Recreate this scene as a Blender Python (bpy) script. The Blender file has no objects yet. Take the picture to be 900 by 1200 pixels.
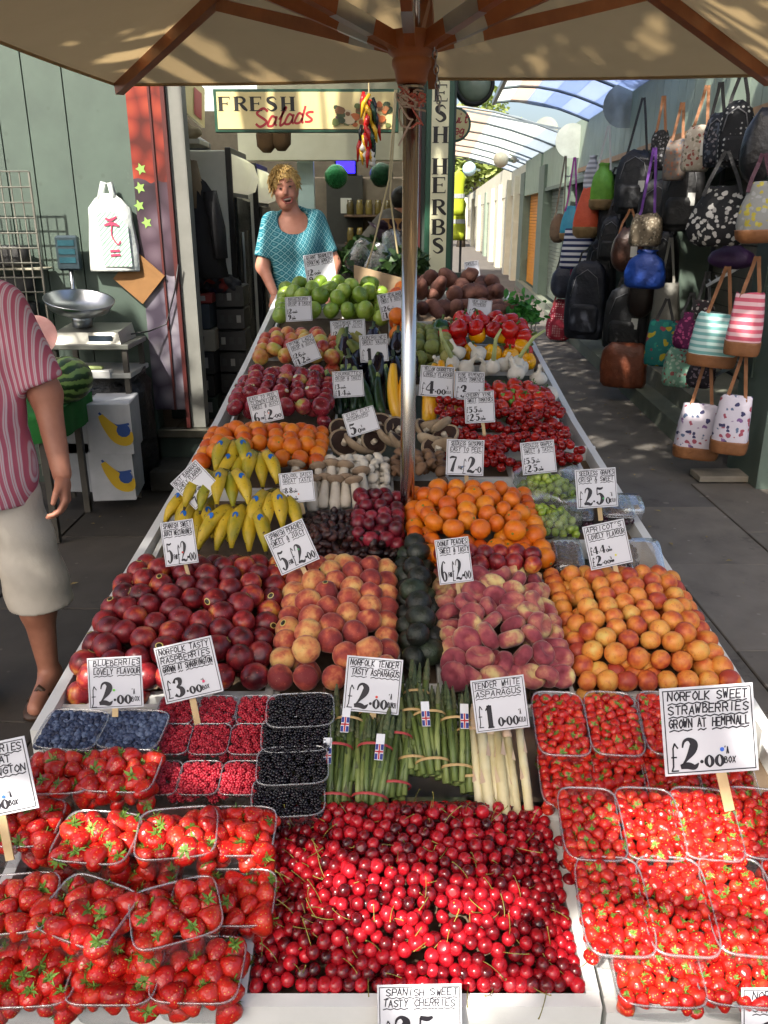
import bpy, math, random
import numpy as np
from mathutils import Vector, Matrix, Euler
rnd = random.Random(7)
sc = bpy.context.scene
col = sc.collection
# ------------------------------------------------------------------ camera
F, PIT, H = 970.0, math.radians(19.6), 1.70
cp, sp = math.cos(PIT), math.sin(PIT)
CAM = np.array([0, 0, H])
cd = bpy.data.cameras.new('camera'); cam = bpy.data.objects.new('camera', cd); col.objects.link(cam)
cam.location = (0, 0, H); cam.rotation_euler = (math.pi / 2 - PIT, 0, 0)
cd.sensor_fit = 'HORIZONTAL'; cd.sensor_width = 36; cd.lens = 36 * F / 900; cd.clip_end = 500; cd.clip_start = .05
sc.camera = cam
# ------------------------------------------------------------------ sky and sun
SUN = Vector((.36, .66, -.80)).normalized()          # direction the light travels: from behind the left shoulder
elev = math.asin(-SUN.z); az = math.atan2(-SUN.x, -SUN.y)
w = bpy.data.worlds.new('World'); sc.world = w; w.use_nodes = True
nt = w.node_tree; sky = nt.nodes.new('ShaderNodeTexSky'); sky.sky_type = 'NISHITA'; sky.sun_disc = False
sky.sun_elevation = elev; sky.sun_rotation = az; sky.air_density = 1.0; sky.dust_density = 5.0; sky.ozone_density = .6
bg = nt.nodes['Background']; bg.inputs[1].default_value = .13
nt.links.new(sky.outputs[0], bg.inputs[0])
sd = bpy.data.lights.new('sun', 'SUN'); sd.energy = 5.0; sd.angle = math.radians(.53); sd.color = (1, .94, .84)
so = bpy.data.objects.new('sun', sd); col.objects.link(so)
so.rotation_euler = SUN.to_track_quat('-Z', 'Y').to_euler(); so.location = (-6, -8, 14)
sc.view_settings.view_transform = 'Standard'; sc.view_settings.look = 'None'
sc.view_settings.exposure = 1.15; sc.view_settings.gamma = 1
sc.cycles.use_denoising = True
sc.cycles.adaptive_threshold = .03
sc.cycles.max_bounces = 5; sc.cycles.diffuse_bounces = 3; sc.cycles.glossy_bounces = 3
sc.cycles.transmission_bounces = 4; sc.cycles.transparent_max_bounces = 24
sc.cycles.caustics_reflective = False; sc.cycles.caustics_refractive = False
sc.cycles.sample_clamp_indirect = 6

# ------------------------------------------------------------------ measuring helpers (photo pixel -> place in the world)
def ray(px, py):
    u = (px - 450) / F; v = (600 - py) / F
    return np.array([u, cp + v * sp, -sp + v * cp])
def Dp(px, py, d): return CAM + d * ray(px, py)
def G(px, py, z=0): r = ray(px, py); return CAM + r * ((z - H) / r[2])
def PY(px, py, Y): r = ray(px, py); return CAM + r * (Y / r[1])
def dep(P): return P[1] * cp - (P[2] - H) * sp
ALr = math.radians(3.5)
AL = np.array([math.sin(ALr), math.cos(ALr), 0]); AN = np.array([AL[1], -AL[0], 0])
RW0 = np.array([2.54, 5.47, 0])
def RW(px, py, off=0):                                   # on the right-hand shop wall, off metres in front of it
    r = ray(px, py); k = (np.dot(RW0 - CAM, AN) - off) / np.dot(r, AN); return CAM + k * r
def rwp(t, off, z): return RW0 + AL * t - AN * off + np.array([0, 0, z])
PRY = [.3, .93, 1.67, 2.4, 3.2, 4.0, 4.9, 6]; PRZ = [.50, .595, .706, .80, .91, 1.06, 1.25, 1.48]
def prof(y): return np.interp(y, PRY, PRZ)
def S(px, py, h=0):                                      # on the sloping stall top, h above it
    r = ray(px, py); lo, hi = .3, 7
    for i in range(40):
        m = (lo + hi) / 2; P = CAM + r * m
        if P[2] > prof(P[1]) + h: lo = m
        else: hi = m
    return P
# ------------------------------------------------------------------ materials
def C(h):
    h = h.lstrip('#'); f = lambda v: v / 12.92 if v <= .04045 else ((v + .055) / 1.055) ** 2.4
    return tuple(f(int(h[i:i + 2], 16) / 255) for i in (0, 2, 4)) + (1,)
MC = {}
class NT:
    def __init__(s, name):
        s.m = bpy.data.materials.new(name); s.m.use_nodes = True; s.t = s.m.node_tree
        s.b = s.t.nodes['Principled BSDF']; s.out = s.t.nodes['Material Output']
    def n(s, typ, **k):
        o = s.t.nodes.new('ShaderNode' + typ)
        for a, v in k.items(): setattr(o, a, v)
        return o
    def l(s, a, b): s.t.links.new(a, b)
    def coord(s): return s.n('TexCoord').outputs['Object']
    def math(s, op, a, b=None, clamp=False):
        o = s.n('Math', operation=op); o.use_clamp = clamp
        for i, v in enumerate((a, b)):
            if v is None: continue
            if isinstance(v, (int, float)): o.inputs[i].default_value = v
            else: s.l(v, o.inputs[i])
        return o.outputs[0]
    def rand(s):                                             # a number per thing and per loose piece
        return s.math('FRACT', s.math('ADD', s.n('ObjectInfo').outputs['Random'], s.n('NewGeometry').outputs['Random Per Island']))
    def noise(s, scale, detail=2, rough=.5, vec=None, off=None):
        o = s.n('TexNoise'); o.inputs['Scale'].default_value = scale; o.inputs['Detail'].default_value = detail; o.inputs['Roughness'].default_value = rough
        v = vec or s.coord()
        if off is not None:
            a = s.n('VectorMath', operation='ADD'); s.l(v, a.inputs[0])
            m = s.n('VectorMath', operation='SCALE'); m.inputs[0].default_value = (37, 61, 23); s.l(off, m.inputs['Scale']); s.l(m.outputs[0], a.inputs[1]); v = a.outputs[0]
        s.l(v, o.inputs['Vector']); return o.outputs['Fac']
    def ramp(s, fac, stops):
        o = s.n('ValToRGB'); e = o.color_ramp.elements
        while len(e) < len(stops): e.new(.5)
        for k, (p, c) in enumerate(stops): e[k].position = p; e[k].color = C(c) if isinstance(c, str) else c
        s.l(fac, o.inputs[0]); return o.outputs[0]
    def mix(s, fac, a, b, mode='MIX'):
        o = s.n('MixRGB', blend_type=mode)
        for i, v in enumerate((fac, a, b)):
            if isinstance(v, (int, float)): o.inputs[i].default_value = v
            elif isinstance(v, str): o.inputs[i].default_value = C(v)
            elif isinstance(v, tuple): o.inputs[i].default_value = v
            else: s.l(v, o.inputs[i])
        return o.outputs[0]
    def color(s, c):
        if isinstance(c, str): s.b.inputs['Base Color'].default_value = C(c)
        else: s.l(c, s.b.inputs['Base Color'])
    def bump(s, h, strength=.3, dist=.002):
        o = s.n('Bump'); o.inputs['Strength'].default_value = strength; o.inputs['Distance'].default_value = dist
        s.l(h, o.inputs['Height']); s.l(o.outputs[0], s.b.inputs['Normal'])
    def fin(s, rough=.5, metal=0, spec=.5, **k):
        s.b.inputs['Roughness'].default_value = rough; s.b.inputs['Metallic'].default_value = metal
        s.b.inputs['Specular IOR Level'].default_value = spec
        for a, v in k.items(): s.b.inputs[a.replace('_', ' ')].default_value = v
        return s.m
def mat(name, c, c2=None, rough=.55, scale=8, bump=0, bscale=60, metal=0, spec=.5, wear=None, spots=None, wscale=14, wamt=.58, rv=0, bdist=.002, **k):
    if name in MC: return MC[name]
    t = NT(name)
    f = t.noise(scale, 4, .6)
    base = t.ramp(f, [(.3, c), (.7, c2 or c)]) if c2 else C(c)
    if rv:
        r = t.rand(); hs = t.n('HueSaturation'); t.l(t.math('ADD', t.math('MULTIPLY', r, 2 * rv), 1 - rv), hs.inputs['Value'])
        if isinstance(base, tuple): hs.inputs['Color'].default_value = base
        else: t.l(base, hs.inputs['Color'])
        base = hs.outputs[0]
    if wear: base = t.mix(t.ramp(t.noise(wscale, 6, .7), [(wamt, (0, 0, 0, 1)), (wamt + .1, (1, 1, 1, 1))]), base, wear)
    if spots:
        v = t.n('TexVoronoi'); v.inputs['Scale'].default_value = spots[1]; t.l(t.coord(), v.inputs['Vector']); base = t.mix(t.math('MULTIPLY', t.ramp(v.outputs['Distance'], [(.07, (1, 1, 1, 1)), (.11, (0, 0, 0, 1))]), spots[2]), base, spots[0])
    if isinstance(base, tuple): t.b.inputs['Base Color'].default_value = base
    else: t.color(base)
    if bump: t.bump(t.noise(bscale, 4, .6), bump, bdist)
    MC[name] = t.fin(rough, metal, spec, **k); return MC[name]
def fmat(name, stops, scale=18, rough=.4, rv=.35, bump=0, bscale=500, fleck=None, fscale=300, famt=.66, spec=.5, bdist=.001, detail=3, fuzz=0, con=1.0, **k):   # skin of a fruit
    t = NT(name); r = t.rand()
    f = t.noise(scale, detail, .55, off=r)
    f = t.math('ADD', t.math('MULTIPLY', t.math('SUBTRACT', f, .5), con), .5)
    f = t.math('ADD', f, t.math('MULTIPLY', t.math('SUBTRACT', r, .5), rv))
    c = t.ramp(f, stops)
    if con > 1: c = t.mix(t.math('MULTIPLY', t.ramp(t.noise(scale * 4.5, 3, .6, off=r), [(.56, (0, 0, 0, 1)), (.7, (1, 1, 1, 1))]), .45), c, stops[0][1] if isinstance(stops[0][1], str) else '5a2a1c')
    if fleck: c = t.mix(t.ramp(t.noise(fscale, 1), [(famt, (0, 0, 0, 1)), (famt + .06, (1, 1, 1, 1))]), c, fleck)
    t.color(c)
    if bump: t.bump(t.noise(bscale, 2), bump, bdist)
    if fuzz: t.b.inputs['Sheen Weight'].default_value = fuzz; t.b.inputs['Sheen Roughness'].default_value = .4; t.b.inputs['Sheen Tint'].default_value = (1, .8, .7, 1)
    return t.fin(rough, 0, spec, **k)
def plastic(name, amt=.12, tint=(1, 1, 1, 1), rough=.08, haze=.05):   # thin clear plastic
    t = NT(name); tr = t.n('BsdfTransparent'); tr.inputs[0].default_value = tint
    gl = t.n('BsdfGlossy'); gl.inputs['Roughness'].default_value = rough
    df = t.n('BsdfDiffuse'); df.inputs[0].default_value = (.8, .82, .85, 1)
    lw = t.n('LayerWeight'); lw.inputs[0].default_value = .35
    m1 = t.n('MixShader'); m1.inputs[0].default_value = haze; t.l(tr.outputs[0], m1.inputs[1]); t.l(df.outputs[0], m1.inputs[2])
    m2 = t.n('MixShader'); t.l(t.math('ADD', t.math('MULTIPLY', lw.outputs['Facing'], .35), amt, True), m2.inputs[0])
    b = t.n('Bump'); b.inputs['Strength'].default_value = .35; b.inputs['Distance'].default_value = .004; t.l(t.noise(55, 2), b.inputs['Height']); t.l(b.outputs[0], gl.inputs['Normal'])
    t.l(m1.outputs[0], m2.inputs[1]); t.l(gl.outputs[0], m2.inputs[2]); t.l(m2.outputs[0], t.out.inputs['Surface'])
    return t.m
def emit(name, c, s):
    t = NT(name); t.color(c); t.b.inputs['Emission Color'].default_value = C(c); t.b.inputs['Emission Strength'].default_value = s; return t.m

# ------------------------------------------------------------------ mesh building
class MB:
    def __init__(s): s.v = []; s.f = []; s.m = []; s.mi = 0
    def add(s, v, f):
        o = len(s.v); s.v += [tuple(map(float, p)) for p in v]; s.f += [tuple(i + o for i in q) for q in f]; s.m += [s.mi] * len(f); return s
    def box(s, a, b):
        x0, y0, z0 = [min(p, q) for p, q in zip(a, b)]; x1, y1, z1 = [max(p, q) for p, q in zip(a, b)]
        return s.hexa([(x0, y0, z0), (x1, y0, z0), (x1, y1, z0), (x0, y1, z0), (x0, y0, z1), (x1, y0, z1), (x1, y1, z1), (x0, y1, z1)])
    def hexa(s, v): return s.add(v, [(3, 2, 1, 0), (4, 5, 6, 7), (0, 1, 5, 4), (1, 2, 6, 5), (2, 3, 7, 6), (3, 0, 4, 7)])
    def bbox(s, a, b, e=.004):                                # box with bevelled edges (three crossed shells)
        x0, y0, z0 = [min(p, q) for p, q in zip(a, b)]; x1, y1, z1 = [max(p, q) for p, q in zip(a, b)]
        e = min(e, (x1 - x0) / 3, (y1 - y0) / 3, (z1 - z0) / 3)
        def ring(z, i): return [(x0 + i, y0 + i, z), (x1 - i, y0 + i, z), (x1 - i, y1 - i, z), (x0 + i, y1 - i, z)]
        v = ring(z0, e) + ring(z0 + e, 0) + ring(z1 - e, 0) + ring(z1, e)
        f = [(3, 2, 1, 0), (12, 13, 14, 15)]
        for k in range(3):
            for j in range(4): f.append((k * 4 + j, k * 4 + (j + 1) % 4, k * 4 + 4 + (j + 1) % 4, k * 4 + 4 + j))
        return s.add(v, f)
    def beam(s, p, q, wx, wz, up=(0, 0, 1), bev=None):                 # rectangular bar from p to q
        p, q = Vector(p), Vector(q); d = (q - p).normalized(); u = Vector(up)
        if abs(d.dot(u)) > .98: u = Vector((0, 1, 0))
        x = d.cross(u).normalized() * wx / 2; z = x.cross(d).normalized() * wz / 2
        return s.hexa([p - x - z, p + x - z, q + x - z, q - x - z, p - x + z, p + x + z, q + x + z, q - x + z])
    def tube(s, pts, r, n=6, cap=True):
        pts = [Vector(p) for p in pts]; rs = r if isinstance(r, (list, tuple)) else [r] * len(pts)
        V = []; N = len(pts); pu = None
        for i, p in enumerate(pts):
            d = (pts[min(i + 1, N - 1)] - pts[max(i - 1, 0)])
            d = d.normalized() if d.length > 1e-9 else Vector((0, 0, 1))
            if pu is None: pu = Vector((1, 0, 0)) if abs(d.x) < .8 else Vector((0, 1, 0))
            x = d.cross(pu).normalized(); y = x.cross(d).normalized(); pu = y
            for k in range(n):
                a = 2 * math.pi * k / n; V.append(p + (x * math.cos(a) + y * math.sin(a)) * rs[i])
        f = []
        for i in range(N - 1):
            for k in range(n): a = i * n + k; b = i * n + (k + 1) % n; f.append((a, b, b + n, a + n))
        if cap: f += [tuple(range(n - 1, -1, -1)), tuple(range((N - 1) * n, N * n))]
        return s.add(V, f)
    def lathe(s, prof, n=12, c=(0, 0, 0), ax=None, close=True, mod=None):    # prof: (radius, height) bottom to top
        V = []; f = []; idx = []
        for (r, z) in prof:
            if r < 1e-6: idx.append([len(V)]); V.append(Vector((0, 0, z)))
            else:
                idx.append(list(range(len(V), len(V) + n)))
                for k in range(n):
                    a = 2 * math.pi * k / n; q = mod(a, z) if mod else 1
                    V.append(Vector((r * q * math.cos(a), r * q * math.sin(a), z)))
        for A, B_ in zip(idx, idx[1:]):
            for k in range(n):
                k2 = (k + 1) % n
                if len(A) == 1 and len(B_) == 1: continue
                if len(A) == 1: f.append((A[0], B_[k2], B_[k]))
                elif len(B_) == 1: f.append((A[k], A[k2], B_[0]))
                else: f.append((A[k], A[k2], B_[k2], B_[k]))
        if ax is not None:
            q = Vector(ax).to_track_quat('Z', 'Y'); V = [q @ v for v in V]
        c = Vector(c); return s.add([v + c for v in V], f)
    def loft(s, rings, cap=True):
        n = len(rings[0]); V = [p for r in rings for p in r]; f = []
        for i in range(len(rings) - 1):
            for k in range(n): a = i * n + k; b = i * n + (k + 1) % n; f.append((a, b, b + n, a + n))
        if cap: f += [tuple(range(n - 1, -1, -1)), tuple(range((len(rings) - 1) * n, len(rings) * n))]
        return s.add(V, f)
    def quad(s, *p): return s.add(p, [tuple(range(len(p)))])
    def grid(s, fn, nu, nv):
        V = [fn(i / nu, j / nv) for i in range(nu + 1) for j in range(nv + 1)]
        return s.add(V, [(i * (nv + 1) + j, (i + 1) * (nv + 1) + j, (i + 1) * (nv + 1) + j + 1, i * (nv + 1) + j + 1) for i in range(nu) for j in range(nv)])
    def merge(s, o, M=None):
        return s.add([M @ Vector(p) for p in o.v] if M is not None else o.v, o.f)
    def mesh(s, name, mats, smooth=False):
        me = bpy.data.meshes.new(name); me.from_pydata(s.v, [], s.f)
        for m in (mats if isinstance(mats, (list, tuple)) else [mats]): me.materials.append(m)
        if smooth: me.polygons.foreach_set('use_smooth', [True] * len(s.f))
        if any(s.m): me.polygons.foreach_set('material_index', s.m)
        me.update(); return me
def link(o, parent=None):
    col.objects.link(o)
    if parent is not None: o.parent = parent
    return o
def wl(o):                                                   # world place of an unrotated chain
    v = Vector((0, 0, 0))
    while o is not None: v += o.location; o = o.parent
    return v
def tag(o, label=None, cat=None, group=None, kind=None):
    for k, v in (('label', label), ('category', cat), ('group', group), ('kind', kind)):
        if v: o[k] = v
    return o
def obj(name, mb, m, parent=None, smooth=False, local=False):
    """one mesh object; mb is in world coordinates unless local"""
    me = mb.mesh(name, m, smooth) if isinstance(mb, MB) else mb
    o = bpy.data.objects.new(name, me); link(o, parent)
    if parent is not None and not local: o.location = -wl(parent)
    return o
def thing(name, label, cat, loc=(0, 0, 0), group=None, rot=None):
    o = bpy.data.objects.new(name, None); o.empty_display_size = .05; o.location = loc
    if rot is not None: o.rotation_euler = rot
    link(o); return tag(o, label, cat, group)
def solo(name, mb, m, label, cat, group=None, smooth=False): return tag(obj(name, mb, m, None, smooth), label, cat, group)
def struct(name, mb, m, smooth=False): return tag(obj(name, mb, m, None, smooth), kind='structure')
def L2(a, b, t): return Vector(a) * (1 - t) + Vector(b) * t
# smooth bodies: signed distance fields turned into one continuous surface
def rc(P, a, b, ra, rb):
    a = np.array(a, float); b = np.array(b, float); ab = b - a; pa = P - a
    t = np.clip((pa @ ab) / max(ab @ ab, 1e-9), 0, 1); return np.linalg.norm(pa - t[..., None] * ab, axis=-1) - (ra + t * (rb - ra))
def ell(P, c, r):
    q = (P - np.array(c, float)) / np.array(r, float); k = np.linalg.norm(q, axis=-1); return (k - 1) * min(r)
def smin(a, b, k): h = np.clip(.5 + .5 * (b - a) / k, 0, 1); return b * (1 - h) + a * h - k * h * (1 - h)
def chain(P, parts, k=.03):
    d = None
    for q in parts: e = rc(P, *q) if len(q) == 4 else ell(P, *q); d = e if d is None else smin(d, e, k)
    return d
def snet(fn, lo, hi, h):
    lo = np.array(lo, float); n = np.ceil((np.array(hi) - lo) / h).astype(int) + 1
    g = np.stack(np.meshgrid(*[lo[i] + h * np.arange(n[i]) for i in range(3)], indexing='ij'), -1)
    v = fn(g); ins = v < 0; nc = n - 1
    sl = lambda a, o: a[o[0]:o[0] + nc[0], o[1]:o[1] + nc[1], o[2]:o[2] + nc[2]]
    cs = [(i, j, k) for i in (0, 1) for j in (0, 1) for k in (0, 1)]
    cnt = sum(sl(ins, o).astype(int) for o in cs); act = (cnt > 0) & (cnt < 8)
    acc = np.zeros(tuple(nc) + (3,)); num = np.zeros(tuple(nc))
    for o in cs:
        for ax in range(3):
            if o[ax]: continue
            p = list(o); p[ax] = 1; A = sl(v, o); B_ = sl(v, p); x = sl(ins, o) != sl(ins, p)
            t = np.where(x, A / np.where(x, A - B_, 1), 0); pos = sl(g, o).copy(); pos[..., ax] += t * h
            acc += pos * x[..., None]; num += x
    idx = -np.ones(tuple(nc), int); idx[act] = np.arange(act.sum()); V = acc[act] / num[act][:, None]; Fs = []
    for ax in range(3):
        o1, o2 = [(1, 2), (2, 0), (0, 1)][ax]
        a = np.moveaxis(ins, (ax, o1, o2), (0, 1, 2)); I = np.moveaxis(idx, (ax, o1, o2), (0, 1, 2))
        x = a[:-1, 1:-1, 1:-1] != a[1:, 1:-1, 1:-1]; i, j, k = np.nonzero(x); fl = a[:-1, 1:-1, 1:-1][x]
        q = np.stack([I[i, j, k], I[i, j + 1, k], I[i, j + 1, k + 1], I[i, j, k + 1]], 1); q[~fl] = q[~fl][:, ::-1]; Fs.append(q)
    mb = MB(); mb.v = [tuple(p) for p in V.tolist()]; mb.f = [tuple(q) for q in np.concatenate(Fs).tolist()]; mb.m = [0] * len(mb.f)
    return mb
def superring(cx, cy, z, a, b, e=2.5, n=20, rot=0):
    R = []
    for k in range(n):
        t = 2 * math.pi * k / n; c_, s_ = math.cos(t), math.sin(t)
        x = a * abs(c_) ** (2 / e) * (1 if c_ >= 0 else -1); y = b * abs(s_) ** (2 / e) * (1 if s_ >= 0 else -1)
        R.append((cx + x * math.cos(rot) - y * math.sin(rot), cy + x * math.sin(rot) + y * math.cos(rot), z))
    return R
# ------------------------------------------------------------------ common materials
M_green = mat('sage painted board', '4a594f', '424f47', rough=.6, scale=5, wear='5d6b60', wamt=.66, wscale=6, spots=('39443c', 7, .5), bump=.15, bscale=40)
M_dkgreen = mat('dark green paint', '39473f', '323f38', rough=.55, scale=6, bump=.1)
M_palegreen = mat('pale green cladding', '8d9c8c', '81907f', rough=.55, scale=4, wear='a9b8ac', wamt=.7)
M_cream = mat('cream paint', 'c9c6b4', 'bcb8a4', rough=.6, scale=4)
M_white = mat('white painted wood', 'd9dad8', 'cfd0cc', rough=.55, scale=9, wear='8e8a80', wamt=.69, wscale=22, bump=.2, bscale=80)
M_asph = mat('worn asphalt', '5f5a54', '4f4a45', rough=.9, scale=3, spots=('7d776e', 5, .5), bump=.5, bscale=180, wear='423d38', wamt=.6, wscale=3)
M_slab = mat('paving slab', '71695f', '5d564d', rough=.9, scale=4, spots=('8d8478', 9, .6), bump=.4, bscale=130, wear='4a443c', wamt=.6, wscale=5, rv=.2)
M_slab_shade = mat('shade-darkened slab', '453f38', '37322c', rough=.9, scale=4, spots=('6d655a', 9, .5), bump=.4, bscale=130, wear='39352f', wamt=.62, wscale=7, rv=.2)  # left-hand slabs: dark paving, darkened further in colour to stand for shade
M_grout = mat('joint dirt', '2b2825', '38342f', rough=1, scale=20)
M_steel = mat('brushed steel', 'b9bcc0', 'a4a8ac', rough=.28, metal=1, scale=12)
M_dark = mat('near black', '161616', '1e1d1c', rough=.6, scale=8)
M_black = mat('black plastic', '111113', rough=.4)
M_wood = mat('stained umbrella wood', 'a3643a', '8f5430', rough=.45, scale=14, bump=.1)
M_pine = mat('pale stick wood', 'cdb387', 'bfa275', rough=.7, scale=30)
M_tan = mat('tan leather', 'a9683a', '93552d', rough=.55, scale=12)
M_floor = mat('worn wooden shop floor', '5a4a3a', '4a3c2f', rough=.7, scale=7, bump=.2)

# ------------------------------------------------------------------ ground and paving
g = MB().quad((-120, -60, 0), (120, -60, 0), (120, 160, 0), (-120, 160, 0)); struct('ground', g, M_grout)
g = MB()
g.quad((.45, 4.5, .022), tuple(rwp(-1.2, 0, .022)), tuple(rwp(75, 0, .03)), (3.2, 80, .03)); road = struct('alley_pavement', g, M_asph)
slabs = tag(bpy.data.objects.new('slab_pavement', None), kind='structure'); link(slabs)
r2 = random.Random(3)
sm = []
for k in range(5):
    a = r2.uniform(.002, .006); sm.append((MB().bbox((-.297, -.447, -.05), (.297, .447, .03), a).mesh('slab', M_slab), MB().bbox((-.297, -.447, -.05), (.297, .447, .03), a).mesh('slab', M_slab_shade)))
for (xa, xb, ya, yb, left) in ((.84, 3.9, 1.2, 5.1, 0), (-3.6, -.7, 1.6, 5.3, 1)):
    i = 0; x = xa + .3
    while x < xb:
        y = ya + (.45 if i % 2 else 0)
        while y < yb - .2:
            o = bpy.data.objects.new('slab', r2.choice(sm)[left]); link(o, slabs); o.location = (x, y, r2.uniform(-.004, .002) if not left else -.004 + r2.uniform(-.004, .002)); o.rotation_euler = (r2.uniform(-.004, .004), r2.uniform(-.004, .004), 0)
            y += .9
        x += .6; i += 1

# ------------------------------------------------------------------ greengrocer's shop on the left
YF = 5.4
pw = thing('plank_wall', 'sage green boarded shop wall behind the scale and melons', 'wall', (-2.4, YF, 0))
obj('backing', MB().box((-3.6, YF + .03, 0), (-1.5, YF + .12, 2.95)), M_dkgreen, pw)
x = -3.6; wd = [.21, .19, .24, .26, .2, .22, .17, .23, .38]
for k, q in enumerate(wd):
    obj('plank', MB().bbox((x + .004, YF, .12), (x + q - .004, YF + .03, 2.95), .003), M_green, pw); x += q
obj('skirting', MB().bbox((-3.6, YF - .015, 0), (-1.5, YF + .03, .115), .004), M_dkgreen, pw)
# picture panel on the door jamb: tomatoes above, aubergines and garlic below
def picmat():
    t = NT('printed vegetable picture'); co = t.coord(); sx = t.n('SeparateXYZ'); t.l(co, sx.inputs[0])
    v = t.n('TexVoronoi'); v.inputs['Scale'].default_value = 9; t.l(co, v.inputs['Vector'])
    red = t.ramp(v.outputs['Distance'], [(0, 'a0442f'), (.45, '7a2a1f'), (.75, '4a1712')])
    v2 = t.n('TexVoronoi'); v2.inputs['Scale'].default_value = 6; t.l(co, v2.inputs['Vector'])
    pur = t.ramp(v2.outputs['Distance'], [(0, '6b5c66'), (.4, '4a3a45'), (.8, '2b2028')])
    gar = t.ramp(v.outputs['Distance'], [(0, '8f8a90'), (.4, '6b6570'), (.75, '3d3642')])
    z = sx.outputs[2]; n = t.math('ADD', z, t.math('MULTIPLY', t.noise(5), .25))
    c = t.mix(t.ramp(n, [(.0, (0, 0, 0, 1)), (1, (1, 1, 1, 1))]), gar, pur)
    m1 = t.math('GREATER_THAN', n, 2.05); m0 = t.math('GREATER_THAN', n, 1.5)
    c = t.mix(m1, t.mix(m0, gar, pur), red); t.color(c); return t.fin(.3)
pp = thing('picture_panel', 'tall printed panel of tomatoes, aubergines and garlic on the door jamb', 'poster', (-1.4, YF, 0))
obj('board', MB().bbox((-1.515, YF - .01, .5), (-1.31, YF + .04, 2.75), .003), picmat(), pp)
obj('trim', MB().box((-1.385, YF - .022, .5), (-1.372, YF - .0105, 2.75)).box((-1.309, YF - .03, .38), (-1.285, YF + .06, 2.75)), mat('maroon trim', '47201e', '521f1d', rough=.4), pp)
M_leafprint = mat('printed leaf green', '8fb35a', '7aa04a')
for (px, py) in ((165, 198), (164, 220), (163, 241), (172, 261)):
    P = PY(px, py, YF - .013); b = MB(); n = 10; b.add([(P[0], P[1], P[2])] + [(P[0] + (.034 if k % 2 else .017) * math.cos(k * .628), P[1], P[2] + (.036 if k % 2 else .017) * math.sin(k * .628)) for k in range(n)], [(0, 1 + (k + 1) % n, 1 + k) for k in range(n)]); obj('printed_leaf', b, M_leafprint, pp)
shop = thing('shop_interior', 'dim greengrocer shop room behind the doorway', 'shop', (-.6, 7, 0))
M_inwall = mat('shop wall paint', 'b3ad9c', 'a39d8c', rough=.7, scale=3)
fl = obj('floor', MB().box((-2.1, YF, .0), (.22, 9.6, .33)), M_dkgreen, shop)
for k in range(10): obj('floorboard', MB().bbox((-2.1 + .232 * k, YF + .03, .33), (-2.1 + .232 * k + .228, 9.6, .36), .002), M_floor, shop)
obj('threshold', MB().bbox((-1.5, YF - .05, .315), (.22, YF + .03, .375), .008), mat('worn metal nosing', '6c6a5e', '555348', rough=.4, metal=.6), shop)
obj('lower_step', MB().bbox((-1.5, YF - .33, .03), (.22, YF - .0, .175), .012), mat('dark step', '3b3a34', '2f2e29', rough=.8, bump=.2), shop)
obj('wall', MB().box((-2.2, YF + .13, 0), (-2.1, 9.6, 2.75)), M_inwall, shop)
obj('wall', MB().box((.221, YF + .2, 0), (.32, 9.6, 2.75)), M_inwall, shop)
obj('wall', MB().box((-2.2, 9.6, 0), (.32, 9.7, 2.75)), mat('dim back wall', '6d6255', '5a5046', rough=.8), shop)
obj('ceiling', MB().box((-2.2, YF + .12, 2.75), (.45, YF + .4, 2.85)), M_inwall, shop)
ROOFL = None
obj('fascia', MB().bbox((-1.515, YF + .02, 2.52), (.22, YF + .12, 2.95), .004), M_green, shop)
ja = PY(193, 300, YF)[0]
obj('door_jamb', MB().bbox((-1.283, YF + .0, .375), (-1.19, YF + .12, 2.52), .004), mat('scuffed white board', '7a7a74', '6d6d67', rough=.5, scale=5, wear='7d7c74', wamt=.7), shop)
P = PY(352, 157, 7.2); Q = PY(520, 188, 7.2)
obj('lintel', MB().bbox((P[0] - .5, 7.2, Q[2]), (.22, 7.3, P[2] + .02), .004), M_cream, shop)
obj('transom_panel', MB().box((-1.0, 7.26, P[2] + .021), (.22, 7.3, 2.75)), mat('grey cream panel', 'a5a08d', '948f7d'), shop)
P = PY(348, 190, 7.35); Q = PY(367, 320, 7.35)
obj('post', MB().bbox((P[0], 7.35, .36), (PY(367, 190, 7.35)[0], 7.45, 2.3), .006), mat('pale blue post', 'b9cfcf', 'a9c0c2', rough=.5), shop)
d = obj('door', MB().bbox((PY(382, 210, 9.5)[0], 9.52, .36), (PY(425, 210, 9.5)[0], 9.58, PY(400, 205, 9.5)[2]), .006), mat('dark door', '2c2b28', '242320', rough=.5), shop)
a, b = PY(399, 232, 9.5), PY(412, 250, 9.5); obj('notice', MB().box((a[0], 9.505, b[2]), (b[0], 9.519, a[2])), mat('paper', 'a9a8a2'), d)
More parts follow.
